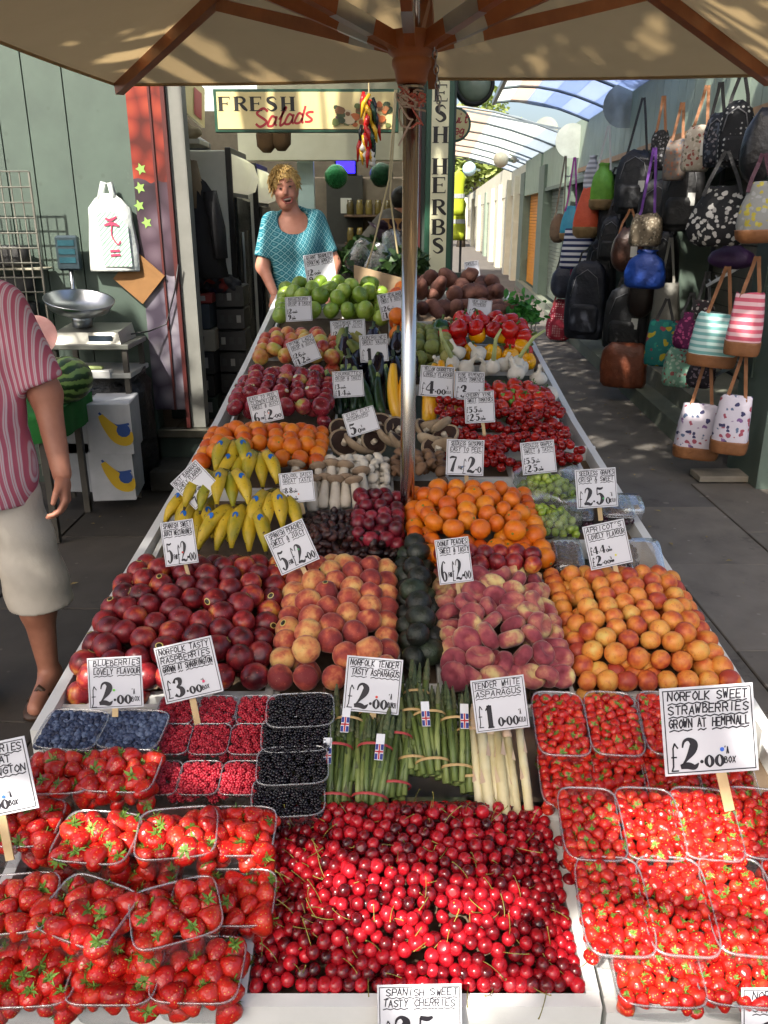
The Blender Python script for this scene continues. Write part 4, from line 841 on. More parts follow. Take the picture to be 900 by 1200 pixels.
heap('yellow_courgette', pts, [courg(yc, .235, .024, .012), courg(yc, .225, .023, -.012)], 'yellow courgette leaning upright beside the steel pole', 'courgette', 'yellow courgettes by the pole', [], rot=lambda: (RG.uniform(-.5, -.3), RG.uniform(-.12, .16), RG.uniform(-.3, .3)), sv=.05)
au = fmat('aubergine skin', [(.2, '0c0a12'), (.5, '15111e'), (.8, '221a2e')], 8, .12, .3)
aum = [MB().lathe([(0, -.085), (.018, -.083), (.036, -.065), (.043, -.04), (.04, 0), (.03, .04), (.024, .062), (0, .066)], 12).mesh('aubergine', au, True)]
cx = MB().lathe([(0, .075), (.008, .1), (.007, .07), (.024, .064), (.028, .05)][::-1], 8, mod=lambda a, z: 1 + .12 * math.cos(5 * a)); axm = [cx.mesh('calyx', mat('aubergine calyx', '4c5a34', '3c4a2a'), True)]
pts = [pz(x, y, h) for x, y, h in ((-.17, 3.75, .13), (-.11, 3.71, .1), (-.05, 3.8, .15), (.0, 3.73, .1), (.06, 3.78, .14), (.1, 3.75, .1), (-.14, 3.62, .08), (-.03, 3.62, .09), (.05, 3.61, .08), (.115, 3.63, .08))]
heap('aubergine', pts, aum, 'glossy dark purple aubergine behind the courgettes', 'aubergine', 'aubergines behind the courgettes', [('calyx', axm, 1)], rot=lambda: (RG.uniform(-.9, -.3), RG.uniform(-.3, .3), RG.uniform(-.4, .4)))
tray('white tray under the courgettes and aubergines', -.19, .13, 3.3, 3.9, .01)
# mushrooms
gill = fmat('mushroom gills', [(.2, '24140e'), (.8, '3a241a')], 40, .8, .2); flesh = fmat('mushroom flesh', [(.2, 'b3a58e'), (.8, 'd2c7b2')], 25, .7, .25); brown = fmat('chestnut mushroom cap', [(.2, '5d432f'), (.8, '846549')], 20, .65, .35); wht = fmat('white mushroom cap', [(.2, 'c3b9a6'), (.8, 'ddd6c8')], 20, .65, .25)
pb = MB().lathe([(0, -.022), (.03, -.018), (.05, -.006), (.056, .006), (.052, .012), (.047, .01)], 16); 
pbm = [pb.mesh('portobello', fmat('portobello cap', [(.2, '7f6a52'), (.8, 'a8967c')], 25, .8, .3), True)]
gl_ = [MB().lathe([(.047, .0098), (.03, .004), (.012, .001), (0, .001)], 16).mesh('gills', gill, True)]; stl = [MB().lathe([(.011, .001), (.01, .016), (.011, .02), (0, .02)], 8).mesh('stalk', flesh, True)]
pts = [S(px, py, .075 + dh) for px, py, dh in ((403, 520, 0), (420, 521, 0), (437, 519, .0), (456, 512, .015), (400, 505, .02), (445, 500, .03), (503, 501, .02), (517, 499, .03), (503, 517, .01), (522, 512, .01), (513, 528, 0), (497, 505, .02), (470, 520, .01), (466, 505, .02), (523, 526, 0))]
heap('portobello', pts, pbm, 'large flat mushroom with dark gills facing up', 'mushroom', 'flat mushrooms around the pole', [('gills', gl_, 1), ('stalk', stl, 1)], rot=lambda: (RG.uniform(.35, .9), RG.uniform(-.5, .5), RG.uniform(0, 6)), sv=.15)
def btn(m, R): return [MB().lathe([(0, -R * .75), (R * .4, -R * .75), (R * .42, -R * .1), (R * .95, -R * .15), (R, R * .1), (R * .85, R * .5), (R * .5, R * .78), (0, R * .86)], 12).mesh('mushroom', m, True)]
simple_heap('button_mushroom', zw(-.2, .02, 572, 528, .06, .11), .0215, .09, .03, btn(wht, .022), 'white button mushroom left of the pole', 'mushroom', 'white button mushrooms', seed=22, rot=lambda: rot_up(1.7), dens=.66, sv=.2, tr='white tray under the button mushrooms')
simple_heap('chestnut_mushroom', zw(.02, .21, 562, 522, .06, .11), .024, .09, .03, btn(brown, .024), 'brown chestnut mushroom around the pole', 'mushroom', 'brown chestnut mushrooms', seed=23, rot=lambda: rot_up(1.4), dens=.66, sv=.15, tr='white tray under the chestnut mushrooms')
ko = [MB().lathe([(0, -.06), (.016, -.058), (.021, -.035), (.017, 0), (.014, .03), (.013, .04)], 10).mesh('king_oyster_mushroom', fmat('oyster stem', [(.2, 'b8ad9a'), (.8, 'd6cec0')], 25, .7, .2), True)]
kc = [MB().lathe([(.012, .036), (.03, .047), (.031, .053), (.02, .06), (0, .062)], 12).mesh('cap', fmat('oyster cap', [(.2, '7a6450'), (.8, 'a08a70')], 25, .7, .3), True)]
pts = [S(px, py, .09) for px, py in ((352, 575), (366, 578), (380, 576), (393, 578), (405, 576), (418, 580), (374, 562), (388, 560), (402, 561), (345, 560), (425, 568))]
heap('king_oyster_mushroom', pts, ko, 'pale thick stemmed mushroom with small tan cap above the dates', 'mushroom', 'king oyster mushrooms above the dates', [('cap', kc, 1)], rot=lambda: (RG.uniform(-.8, -.35), RG.uniform(-.3, .3), 0), sv=.12)
# ---- bananas
bn = fmat('banana skin', [(.2, '8a8a1e'), (.42, 'b09a20'), (.65, 'c9a828'), (.95, 'd2b840')], 14, .5, .5, fleck='5d4418', famt=.69, fscale=110, con=1.3)
M_tip = mat('banana tip', '3a2c18', '4a3a1e', rough=.8); M_blue = mat('blue sticker', '1c5fae', rough=.3)
def banana(dx, L=.165, R=.0185, curl=1.5, a0=.5):
    p = Vector((0, 0, 0)); pts = [p.copy()]; n = 10
    for i in range(n):
        a = a0 - curl * (i / n) ** 1.1; p = p + Vector((dx * math.cos((i / n) * 1.3), -math.cos(a), math.sin(a))) * (L / n); pts.append(p.copy())
    rs = [R * .38, R * .45, R * .8, R * .98, R, R, R * .98, R * .9, R * .72, R * .45, R * .25]
    return pts, rs
def bunch(P, n, rz, rx, lab, L=.165):
    t = thing('banana_bunch', lab, 'bananas', tuple(P), 'banana bunches on the left')
    for k in range(n):
        dx = (k - (n - 1) / 2) * .24; pts, rs = banana(dx, L * RG.uniform(.9, 1.05), .0185, 1.5, .55 - .1 * abs(dx)); o_ = Vector((dx * .05, 0, -.012 * (k % 2)))
        bo = obj('banana', MB().tube([p + o_ for p in pts], [q * 1.28 for q in rs], 5), bn, t, True, True)
        obj('tip', MB().tube([pts[-1] + o_, pts[-1] + o_ + (pts[-1] - pts[-2]) * .5], [.0048, .0035], 6), M_tip, bo, False, True)
        if k % 2 == 0:
            q = pts[5] + o_; nrm = Vector((dx * .3, -.45, .85)).normalized(); qq = nrm.to_track_quat('Z', 'Y'); obj('sticker', MB().add([q + nrm * .0232 + qq @ Vector((.009 * math.cos(a), .011 * math.sin(a), 0)) for a in [i * .628 for i in range(10)]], [tuple(range(10))]), M_blue, bo, False, True)
    obj('crown', MB().tube([(-.028, .004, .0), (0, .01, .004), (.028, .004, 0)], [.010, .013, .010], 7), mat('banana crown', '5d5a22', '4a4219', rough=.8), t, True, True)
    t.rotation_euler = (rx, 0, rz); return t
for px, py, h, n, rz, rx, lab in ((262, 552, .15, 5, .05, .15, 'sunlit banana bunch at the front of the pile by its price card'), (322, 575, .11, 4, .1, .2, 'banana bunch nearest the dates'), (298, 530, .15, 5, .0, .15, 'banana bunch between the highest one and the date card'), (288, 592, .09, 5, -.1, .25, 'lowest banana bunch on the right behind the nectarines'), (236, 590, .07, 4, .25, .2, 'greener banana bunch low at the front left'), (243, 578, .07, 4, -.25, .1, 'banana bunch at the far left of the pile'), (275, 517, .17, 3, .1, .1, 'banana bunch standing furthest back against the oranges')):
    bunch(S(px, py + 4, h), n, rz, rx, lab, .19)
tray('white tray under the bananas', -.665, -.25, 2.16, 2.62, .01)
# ---- green grapes in open bags, black grapes in punnets
gg_ = fmat('green grape skin', [(.2, '6f8a2a'), (.5, '8fa63c'), (.8, 'a9b855')], 14, .2, .4, spec=.6); grm = sph(.0122, 9, 7, 1.15).mesh('grape', gg_, True)
CLEAR = plastic('clear plastic', .05, (.97, .97, .98, 1), .1, .03); CLEARB = plastic('crinkled bag plastic', .1, (.93, .97, .95, 1), .15, .1)
for k, (px, py, ll) in enumerate(((640, 583, 'upper bag of green grapes'), (640, 622, 'lower bag of green grapes'))):
    P = S(px, py, .03); t = thing('grape_bunch', 'bunch of green grapes in the ' + ll.split()[0] + ' open bag', 'grapes', tuple(P), 'green grape bunches'); rr = random.Random(k)
    Q = pack(-.085, .085, -.075, .075, .0125, lambda x, y: .085 - 6 * (x * x + y * y), n=75, seed=k, floor=0, thick=3)
    for q in Q: o = bpy.data.objects.new('grape', grm); link(o, t); o.location = q; o.rotation_euler = (rr.uniform(-.6, .6), rr.uniform(-.6, .6), 0)
    obj('stalk', MB().tube([(-.03, .04, .05), (0, .02, .075), (.02, -.01, .07)], .002, 5), M_vine, t, False, True)
    b = MB(); n = 26; rings = []
    for i, (z, R) in enumerate(((0, .07), (.02, .098), (.05, .102), (.075, .1), (.085, .11))):
        rings.append([((R + .006 * math.sin(a * 7 + i * 2) + rr.uniform(-.004, .004)) * math.cos(a), (R * .85 + .006 * math.sin(a * 5 + i)) * math.sin(a), z + (.012 * math.sin(a * 4 + k) if i > 2 else 0)) for a in [2 * math.pi * q / n for q in range(n)]])
    b.loft(rings, False); bo = obj('grape_bag', b, CLEARB, None, True); bo.location = tuple(P); tag(bo, 'crinkled clear ' + ll, 'bag', 'green grape bags')
# ------------------------------------------------------------------ punnets of berries
RIMP = plastic('punnet rim plastic', .16, (.92, .92, .94, 1), .14, .16)
PUN = {}; LASTP = [None]
def punnet_mesh(w, l, h):
    key = (w, l, h)
    if key in PUN: return PUN[key]
    b = MB(); e = 5; n = 36; R = lambda s_, z: superring(0, 0, z, w / 2 * s_, l / 2 * s_, e, n)
    b.loft([R(.55, .001), R(.84, 0), R(.88, .004), R(.93, h * .5), R(.965, h * .9), R(.97, h)], False); b.add(R(.55, .001), [tuple(range(n))])
    rb = MB(); rb.loft([R(.968, h - .002), R(.975, h + .0015), R(1.008, h + .0012), R(1.012, h - .003), R(.995, h - .003)], False)
    PUN[key] = (b.mesh('wall', CLEAR, True), rb.mesh('rim', RIMP, True)); return PUN[key]
def punnet(px, py, hb, w, l, h, label, group, yaw=0, tilt=.15, roll=0, name='punnet'):
    P = S(px, py, hb + h); P = P - np.array([0, 0, h]); t = thing(name, label, 'punnet', tuple(P), group); LASTP[0] = t
    t.rotation_euler = (tilt, roll, yaw); a, c_ = punnet_mesh(w, l, h); obj('wall', a, None, t, True, True); obj('rim', c_, None, t, True, True)
    M_ = Matrix.Translation(tuple(P)) @ Euler((tilt, roll, yaw)).to_matrix().to_4x4(); return M_
def fillp(M_, w, l, h, r, over, seed, n=None, thick=2.6):
    Q = pack(-w / 2 * .93, w / 2 * .93, -l / 2 * .93, l / 2 * .93, r, lambda x, y: h + over * (1 - (2 * x / w) ** 2 * .8) * (1 - (2 * y / l) ** 2 * .6) + 0 * x, floor=.001, thick=thick, seed=seed, n=n, iters=35, dens=.72)
    return [tuple(M_ @ Vector(q)) for q in topcull(Q, r)]
sbm = []
t = NT('strawberry skin'); rn = t.rand(); f = t.math('ADD', t.noise(35, 2, .5, off=rn), t.math('MULTIPLY', t.math('SUBTRACT', rn, .5), .3)); c_ = t.ramp(f, [(.2, '930f0e'), (.5, 'ba1c17'), (.75, 'cb3622'), (.95, 'd87048')])
vo = t.n('TexVoronoi'); vo.inputs['Scale'].default_value = 190; t.l(t.coord(), vo.inputs['Vector']); c_ = t.mix(t.ramp(vo.outputs['Distance'], [(.12, (1, 1, 1, 1)), (.2, (0, 0, 0, 1))]), c_, 'c9a24a'); t.color(c_); t.bump(vo.outputs['Distance'], .55, .0015); M_straw = t.fin(.3, 0, .5)
def strawm(R, ln, k): return MB().lathe([(0, -ln * .98), (R * .28, -ln * .9), (R * .62, -ln * .55), (R * .92, -ln * .08), (R, ln * .25), (R * .86, ln * .52), (R * .45, ln * .66), (0, ln * .6)], 11, mod=lambda a, z: 1 + .07 * math.sin(a * 2 + k) + .03 * math.sin(a * 3 + k * 2)).mesh('strawberry', M_straw, True)
def calyx(R, ln, k):
    b = MB(); q = random.Random(k)
    for i in range(9):
        a = i * .698 + q.uniform(-.3, .3); L = R * q.uniform(.45, .95); d = Vector((math.cos(a), math.sin(a), 0)); s_ = Vector((-d.y, d.x, 0)); z0 = ln * .64
        b.add([Vector((0, 0, z0)), d * L * .45 + s_ * R * .13 + Vector((0, 0, z0 + R * .08)), d * L + Vector((0, 0, z0 + R * q.uniform(-.15, .35))), d * L * .45 - s_ * R * .13 + Vector((0, 0, z0 + R * .08))], [(0, 1, 2, 3)])
    b.tube([(0, 0, z0), (R * .1, 0, z0 + R * .5)], R * .06, 4); return b.mesh('calyx', mat('strawberry leaves', '5a7a2c', '74953a', rough=.55, rv=.3))
SB = []
def lbox(px, py, hb, yaw, lab, w=.132, l=.105, h=.062, tilt=.15, roll=0):
    M_ = punnet(px, py, hb, w, l, h, lab, 'punnets of large strawberries on the left', yaw, tilt, roll); SB.extend((p, 0) for p in fillp(M_, w, l, h, .0168, .014, int(px + py), thick=3.4))
for a in ((42, 1132, 0, .05, 'strawberry punnet at the bottom left corner of the front tray'), (138, 1130, 0, .0, 'middle strawberry punnet of the front left row'), (234, 1128, 0, -.03, 'strawberry punnet of the front left row beside the cherries'), (275, 1045, 0, .0, 'half hidden strawberry punnet beside the cherry heap'), (160, 1030, 0, .0, 'strawberry punnet underneath two stacked ones on the left'),
    (15, 1052, .055, .1, 'strawberry punnet stacked at the far left by the price card stick'), (106, 1060, .06, -.38, 'strawberry punnet stacked askew behind the front left row'), (205, 1062, .06, .35, 'strawberry punnet stacked askew nearest the cherries'),
    (28, 958, .03, 0, 'strawberry punnet behind the price card at the left edge'), (116, 975, .055, -.1, 'sunlit strawberry punnet in the middle of the left tray'), (208, 970, .055, .12, 'strawberry punnet right of the sunlit one in the left tray'), (278, 968, .03, .0, 'strawberry punnet in front of the raspberries'), (72, 900, .05, .05, 'strawberry punnet just in front of the left blueberries'), (145, 898, .05, -.05, 'strawberry punnet left of the front raspberries')): lbox(*a)
def rbox_(px, py, hb, lab, w, l, h=.055, yaw=.0, tilt=.2):
    M_ = punnet(px, py, hb, w, l, h, lab, 'punnets of small strawberries on the right', yaw, tilt); SB.extend((p, 1) for p in fillp(M_, w, l, h, .0118, .005, int(px + py), thick=2.6))
nth = ['first', 'second', 'third', 'fourth', 'fifth']
for rowi, (ys, hb, xs, w, l) in enumerate(((842, .03, (656, 718, 782, 846), .106, .175), (905, .0, (664, 724, 786, 850), .106, .14), (958, .045, (692, 760, 826, 893, 962), .106, .15), (1052, .035, (718, 791, 866, 942), .108, .17), (1128, .0, (768, 862, 956), .13, .11))):
    rn_ = ['rearmost row', 'second row from the back', 'middle row', 'fourth row from the back', 'front row'][rowi]
    for k, x in enumerate(xs): rbox_(x, ys, hb, '%s from the left in the %s of right strawberry punnets' % (nth[k], rn_), w, l, yaw=-.06 - .03 * k)
SB.sort(key=lambda q: dep(np.array(q[0])))
L_ = [q for q in SB if q[1] == 0]; R_ = [q for q in SB if q[1] == 1]; nl = sum(1 for q in SB[:300] if q[1] == 0)
rs_ = lambda: (RG.uniform(-1.3, 1.3) + .75, RG.uniform(-1, 1), RG.uniform(0, 6.28))
heap('strawberry', [q[0] for q in L_], [strawm(.0172 + .0012 * k, .022 + .0015 * (k % 2), k) for k in range(4)], 'large ripe strawberry in the punnets on the left', 'strawberry', 'large strawberries in punnets', [('calyx', [calyx(.0185, .0225, k) for k in range(7)], .95)], rot=rs_, sv=.16, limit=min(len(L_), nl + 40))
heap('small_strawberry', [q[0] for q in R_], [strawm(.0122, .0158, k) for k in range(3)], 'small ripe strawberry in the punnets on the right', 'strawberry', 'small strawberries in punnets', [('calyx', [calyx(.0105, .0158, k + 5) for k in range(3)], .8)], rot=rs_, sv=.16, limit=300 - min(len(L_), nl + 40))
# raspberries, blackberries, blueberries
def drup(R, m, n=30):
    b = MB(); ga = 2.39996
    for i in range(n):
        z = 1 - 2 * (i + .5) / n; a = i * ga; q = math.sqrt(1 - z * z); c_ = Vector((q * math.cos(a) * R * .72, q * math.sin(a) * R * .72, z * R * .85)); rr = R * .34
        d = c_.normalized(); x = d.orthogonal().normalized(); y = d.cross(x)
        V = [c_ + d * rr * .9] + [c_ + d * rr * .45 + (x * math.cos(k * 1.2566) + y * math.sin(k * 1.2566)) * rr * .8 for k in range(5)] + [c_ - d * rr * .4 + (x * math.cos(k * 1.2566) + y * math.sin(k * 1.2566)) * rr * .85 for k in range(5)]
        b.add(V, [(0, 1 + k, 1 + (k + 1) % 5) for k in range(5)] + [(1 + k, 6 + k, 6 + (k + 1) % 5, 1 + (k + 1) % 5) for k in range(5)])
    return b
rsp = drup(.0098, None, 26).mesh('raspberry', fmat('raspberry flesh', [(.2, '8a0f22'), (.5, 'ad1c30'), (.8, 'c23a48')], 40, .4, .4), True)
bkb = drup(.0105, None, 26).mesh('blackberry', fmat('blackberry flesh', [(.2, '07060a'), (.6, '120d16'), (.9, '241019')], 40, .22, .4), True)
bub = MB().lathe([(0, -.0062), (.004, -.0056), (.0068, -.002), (.007, .002), (.005, .005), (.0032, .0058), (.003, .0048), (0, .0045)], 9).mesh('blueberry', fmat('blueberry bloom', [(.2, '1a2036'), (.5, '333f5c'), (.85, '66748e')], 60, .6, .5), True)
pts = []
for i, (y, xs) in enumerate(((907, (188, 235, 284)), (862, (201, 247, 293)), (828, (208, 255, 301)))):
    for k, x in enumerate(xs):
        M_ = punnet(x, y, .02 + .004 * i, .079, .082, .045, '%s raspberry punnet from the left in the %s row of three' % (nth[k], ('front', 'middle', 'back')[i]), 'raspberry punnets', tilt=.2); pts += fillp(M_, .079, .082, .045, .0095, .008, i * 3 + k + 50, thick=2.4)
heap('raspberry', pts, [rsp], 'pinkish red raspberry in the small clear punnets', 'raspberry', 'raspberries in punnets', sv=.12)
pts = []
for k, (x, y, h) in enumerate(((352, 826, .085), (347, 854, .07), (343, 890, .06), (338, 926, .03))):
    M_ = punnet(x, y, h, .132, .085, .05, ['uppermost', 'second from top', 'third from top', 'lowest'][k] + ' blackberry punnet in the overlapping stack', 'blackberry punnets', yaw=.08, tilt=.28); pts += fillp(M_, .132, .085, .05, .0105, .008, k + 80, thick=2.4)
heap('blackberry', pts, [bkb], 'dark blackberry in the stacked clear punnets', 'blackberry', 'blackberries in punnets', sv=.14)
pts = []
for k, (x, y) in enumerate(((87, 850), (158, 850))):
    M_ = punnet(x, y, .05, .125, .105, .05, ('left' if k == 0 else 'right') + ' blueberry punnet below the blueberry price card', 'blueberry punnets', yaw=-.1, tilt=.2); pts += fillp(M_, .125, .105, .05, .0072, .004, k + 90, n=260, thick=2.4)
heap('blueberry', pts, [bub], 'dusty blue blueberry in the two clear punnets', 'blueberry', 'blueberries in punnets', rot=lambda: rot_up(1.2), sv=.16)
# black grapes in lidded punnets
bg_ = fmat('black grape skin', [(.2, '1c0d18'), (.5, '351a28'), (.8, '5a3444')], 20, .25, .4)
for k, (x, y, w, l, h, lab, fill) in enumerate(((664, 648, .088, .15, 0, 'black grape punnet beside the easy peelers', 1), (706, 652, .07, .14, 0, 'black grape punnet behind the apricot price card', 1), (676, 596, .095, .12, .0, 'black grape punnet below the grape price card', 1), (722, 592, .1, .13, .02, 'black grape punnet right of the grape price card', 1), (668, 560, .08, .12, .0, 'farthest black grape punnet by the green grape bags', 1), (728, 650, .06, .14, .0, 'narrow black grape punnet right of the apricot card', 1), (755, 650, .09, .14, .03, 'half empty lidded grape punnet at the stall edge', .3), (738, 590, .075, .1, .02, 'bluish plastic covered grape punnet behind the half empty one', .6))):
    M_ = punnet(x, y, h, w, l, .05, lab, 'black grape punnets', yaw=-.08, tilt=.2 + .25 * (k == 6))
    Q = pack(-w / 2 * .92, w / 2 * .92, -l / 2 * .92, l / 2 * .92 * (2 * fill - 1 if fill < 1 else 1), .0095, lambda x, y: .052 + 0 * x, floor=.001, thick=2.6, seed=k + 120, iters=30, dens=.72) if fill == 1 else pack(-w / 2 * .9, -w / 2 * .9 + w * .9 * fill, -l / 2 * .9, l / 2 * .9, .0095, lambda x, y: .045 + 0 * x, floor=.001, thick=2.6, seed=k + 120, iters=30, dens=.72)
    b = MB(); base = sph(.0098, 8, 6, 1.1)
    for q in Q: b.merge(base, M_ @ Matrix.Translation(tuple(q)) @ Euler(rot_up(.8)).to_matrix().to_4x4())
    o = obj('black_grapes', b, bg_, None, True); tag(o, 'dark purple grapes inside the ' + lab.replace('black grape punnet', 'punnet'), 'grapes', 'black grapes in punnets', 'stuff')
    ld = MB(); ld.loft([superring(0, 0, .052, w / 2 * 1.0, l / 2 * 1.0, 5, 28), superring(0, 0, .064, w / 2 * .94, l / 2 * .95, 5, 28), superring(0, 0, .066, w / 2 * .5, l / 2 * .6, 5, 28)], False); ld.add(superring(0, 0, .066, w / 2 * .5, l / 2 * .6, 5, 28), [tuple(range(28))])
    o = obj('punnet_lid', ld, CLEARB if k < 6 else plastic('bluish film', .3, (.8, .86, .97, 1), .12, .2), LASTP[0], True, True)
tray('white tray under the black grape punnets', .44, .775, 2.26, 2.95, .02)
# ------------------------------------------------------------------ asparagus
ag = fmat('asparagus stem', [(.2, '43532a'), (.5, '5f7038'), (.8, '8a9458')], 14, .45, .4); at_ = fmat('asparagus tip', [(.2, '2b3a22'), (.5, '43502e'), (.8, '5a5a3c')], 90, .6, .4, bump=1, bscale=200, bdist=.003)
def spear(L, R, m1, m2, scales=True):
    b = MB(); b.tube([(0, 0, 0), (0, L * .35, .002), (0, L * .74, .001)], [R, R * 1.0, R * .88], 7)
    b.mi = 1; n = 9; b.tube([(0, L * (.74 + .26 * k / n), .001) for k in range(n + 1)], [R * .88] + [R * (1.12 if k % 2 else .92) * (1 - .75 * (k / n) ** 2) for k in range(1, n + 1)], 7)
    if scales:
        for k in range(5):
            a = k * 2.4; y = L * (.15 + .12 * k); b.mi = 1; d = Vector((math.cos(a), 0, math.sin(a))); b.add([Vector((0, y, 0)) + d * R * 1.02 + Vector((d.z, 0, -d.x)) * R * .6, Vector((0, y, 0)) + d * R * 1.02 - Vector((d.z, 0, -d.x)) * R * .6, Vector((0, y + R * 2.6, 0)) + d * R * 1.25], [(0, 1, 2)])
    return b.mesh('spear', [m1, m2], True)
spm_ = [spear(.185 * q, .0068 * w_, ag, at_) for q, w_ in ((1, 1), (.95, .85), (1.05, 1.1))]
band_r = mat('red rubber band', 'a33a3a', rough=.6); band_t = mat('tan rubber band', 'b99a68', rough=.6)
def flagtag(t, x, y, z, s_=1):
    w_, h_ = .016 * s_, .05 * s_; b = MB(); b.mi = 0; b.box((x - w_ / 2, y - h_, z), (x + w_ / 2, y, z + .0012))
    def q(x0, x1, y0, y1, dz, mi): b.mi = mi; b.quad((x + x0, y + y0, z + dz), (x + x1, y + y0, z + dz), (x + x1, y + y1, z + dz), (x + x0, y + y1, z + dz))
    e = w_ / 2; q(-e * .95, e * .95, -h_ * .98, -h_ * .4, .0016, 1); q(-e * .3, e * .3, -h_ * .98, -h_ * .4, .002, 0); q(-e * .95, e * .95, -h_ * .76, -h_ * .62, .002, 0); q(-e * .16, e * .16, -h_ * .98, -h_ * .4, .0024, 2); q(-e * .95, e * .95, -h_ * .72, -h_ * .66, .0024, 2)
    return obj('flag_label', b, [mat('label white', 'd6d8dc'), mat('label blue', '27357e'), mat('label red', 'b3232b')], t, False, True)
BUNCH = [(390, 950, .03, 14, 0), (432, 950, .035, 14, .12), (462, 935, .03, 11, .06), (484, 905, .045, 10, 0), (508, 908, .05, 13, -.05), (536, 916, .045, 13, .04), (553, 928, .03, 9, .03), (402, 915, .05, 9, .1), (440, 905, .05, 9, -.06), (487, 880, .06, 8, .05)]
labs = ['asparagus bunch furthest left, next to the blackberries', 'front asparagus bunch with red band and flag label', 'asparagus bunch between the front ones and the steel gap', 'asparagus bunch left of the middle of the tray', 'thick asparagus bunch in the middle with two tan bands', 'asparagus bunch right of the middle with tan bands', 'asparagus bunch touching the white asparagus', 'rear asparagus bunch below the asparagus price card', 'rear asparagus bunch right of the price card stick', 'rearmost asparagus bunch with tips near the avocados']
for k, (px, py, h, n, yaw) in enumerate(BUNCH):
    P = S(px, py, h); t = thing('asparagus_bunch', labs[k], 'asparagus', tuple(P), 'asparagus bunches'); t.rotation_euler = (.62, 0, -yaw * 1.0); rr = random.Random(k)
    for i in range(n):
        a = i * 2.4; R = .0062 * math.sqrt(i) * 1.15; o = bpy.data.objects.new('spear', rr.choice(spm_)); link(o, t); o.location = (R * math.cos(a), rr.uniform(-.006, .006), R * math.sin(a) * .8); o.rotation_euler = (rr.uniform(-.05, .05) + math.sin(a) * .03, rr.uniform(0, 6), -math.cos(a) * R * 4 + rr.uniform(-.06, .06))
    Rb = .0062 * math.sqrt(n) * 1.15 + .0075
    for q, y in enumerate((.022, .115)):
        if k in (4, 5, 6, 3) or q == 1 or k < 3: obj('rubber_band', MB().lathe([(Rb, -.0025), (Rb * 1.03, 0), (Rb, .0025)], 16, (0, y, 0), ax=(0, 1, 0)), band_r if k < 3 else band_t, t, True, True)
    if k in (0, 1, 4, 5, 7): flagtag(t, [-.012, .012, 0, .0, -.01, .014, 0, -.004][k], .125 + .008 * (k % 3), Rb * .9 + .003)
wa = fmat('white asparagus', [(.2, 'b8a878'), (.5, 'd0c498'), (.8, 'dbd3b4')], 16, .5, .3); wt = fmat('white asparagus tip', [(.2, 'b89a86'), (.8, 'cbb89a')], 40, .6, .3)
wsp = [spear(.2 * q, .0125 * w_, wa, wt) for q, w_ in ((1, 1), (1.02, .9), (1.08, .75))]
pts = [S(px, py, .03 + .006 * (k % 2)) for k, (px, py) in enumerate(((563, 954), (574, 956), (583, 953), (592, 957), (606, 956), (620, 950), (566, 945), (598, 946)))]
heap('white_asparagus', pts, wsp, 'thick cream white asparagus spear in the steel tray', 'asparagus', 'white asparagus spears', rot=lambda: (.6 + RG.uniform(-.04, .04), 0, RG.uniform(-.03, .05)), sv=.06)
# ------------------------------------------------------------------ hand lettering
GL = {'A': '00 26 40|12 32', 'B': '00 06 26 35 24 03|24 42 30 00', 'C': '45 26 04 02 20 41', 'D': '00 06 26 44 42 20 00', 'E': '46 06 00 40|03 33', 'F': '46 06 00|03 33', 'G': '45 26 04 02 20 41 43 23', 'H': '00 06|40 46|03 43', 'I': '20 26', 'J': '36 31 20 01', 'K': '00 06|46 03 40', 'L': '06 00 40', 'M': '00 06 23 46 40', 'N': '00 06 40 46', 'O': '20 02 04 26 44 42 20', 'P': '00 06 36 45 43 03', 'Q': '20 02 04 26 44 42 20|31 50', 'R': '00 06 36 45 43 03|23 40', 'S': '45 26 05 04 42 41 20 01', 'T': '06 46|26 20', 'U': '06 01 20 41 46', 'V': '06 20 46', 'W': '06 10 24 30 46', 'X': '00 46|06 40', 'Y': '06 23 46|23 20', 'Z': '06 46 00 40', '&': '40 15 26 35 02 10 30 43', "'": '26 15', '·': '12 13', '.': '10 11',
 '0': '20 02 04 26 44 42 20', '1': '15 26 20', '2': '04 26 45 43 00 40', '3': '05 26 45 23 42 20 01', '4': '30 36 02 42', '5': '46 06 04 34 42 20 01', '6': '45 26 03 01 20 42 33 03', '7': '06 46 10', '8': '23 05 26 45 23 01 20 41 23', '9': '41 20 44 26 05 13 34', '£': '45 26 15 11 00 40|03 33', 'a': '33 14 02 00 20 32|34 31 40', 'd': '33 14 02 00 20 32|37 31 40', 'l': '02 27 16 10 20 31', 's': '34 14 03 31 20 00', 'u': '04 01 20 32|34 31 40', 'i': '04 01 10 21|06 07', 't': '17 11 20 31|04 34', 'e': '02 32 24 04 01 20 31', 'g': '33 14 02 01 21 33|34 3A 2B 0A'}
def hexv(c): return {'A': -1, 'B': -2}.get(c, None) if c in 'AB' else int(c)
def strokes(ch_): return [[(hexv(p[0]), hexv(p[1])) for p in s_.split()] for s_ in GL.get(ch_, '').split('|') if s_]
def ribbon(b, pts, w, z=0):
    for p, q in zip(pts, pts[1:]):
        p, q = Vector((p[0], p[1])), Vector((q[0], q[1])); d = q - p
        if d.length < 1e-7: continue
        d.normalize(); n = Vector((-d.y, d.x)) * w / 2; p2, q2 = p - d * w * .35, q + d * w * .35
        b.add([(p2.x - n.x, p2.y - n.y, z), (q2.x - n.x, q2.y - n.y, z), (q2.x + n.x, q2.y + n.y, z), (p2.x + n.x, p2.y + n.y, z)], [(0, 1, 2, 3)])
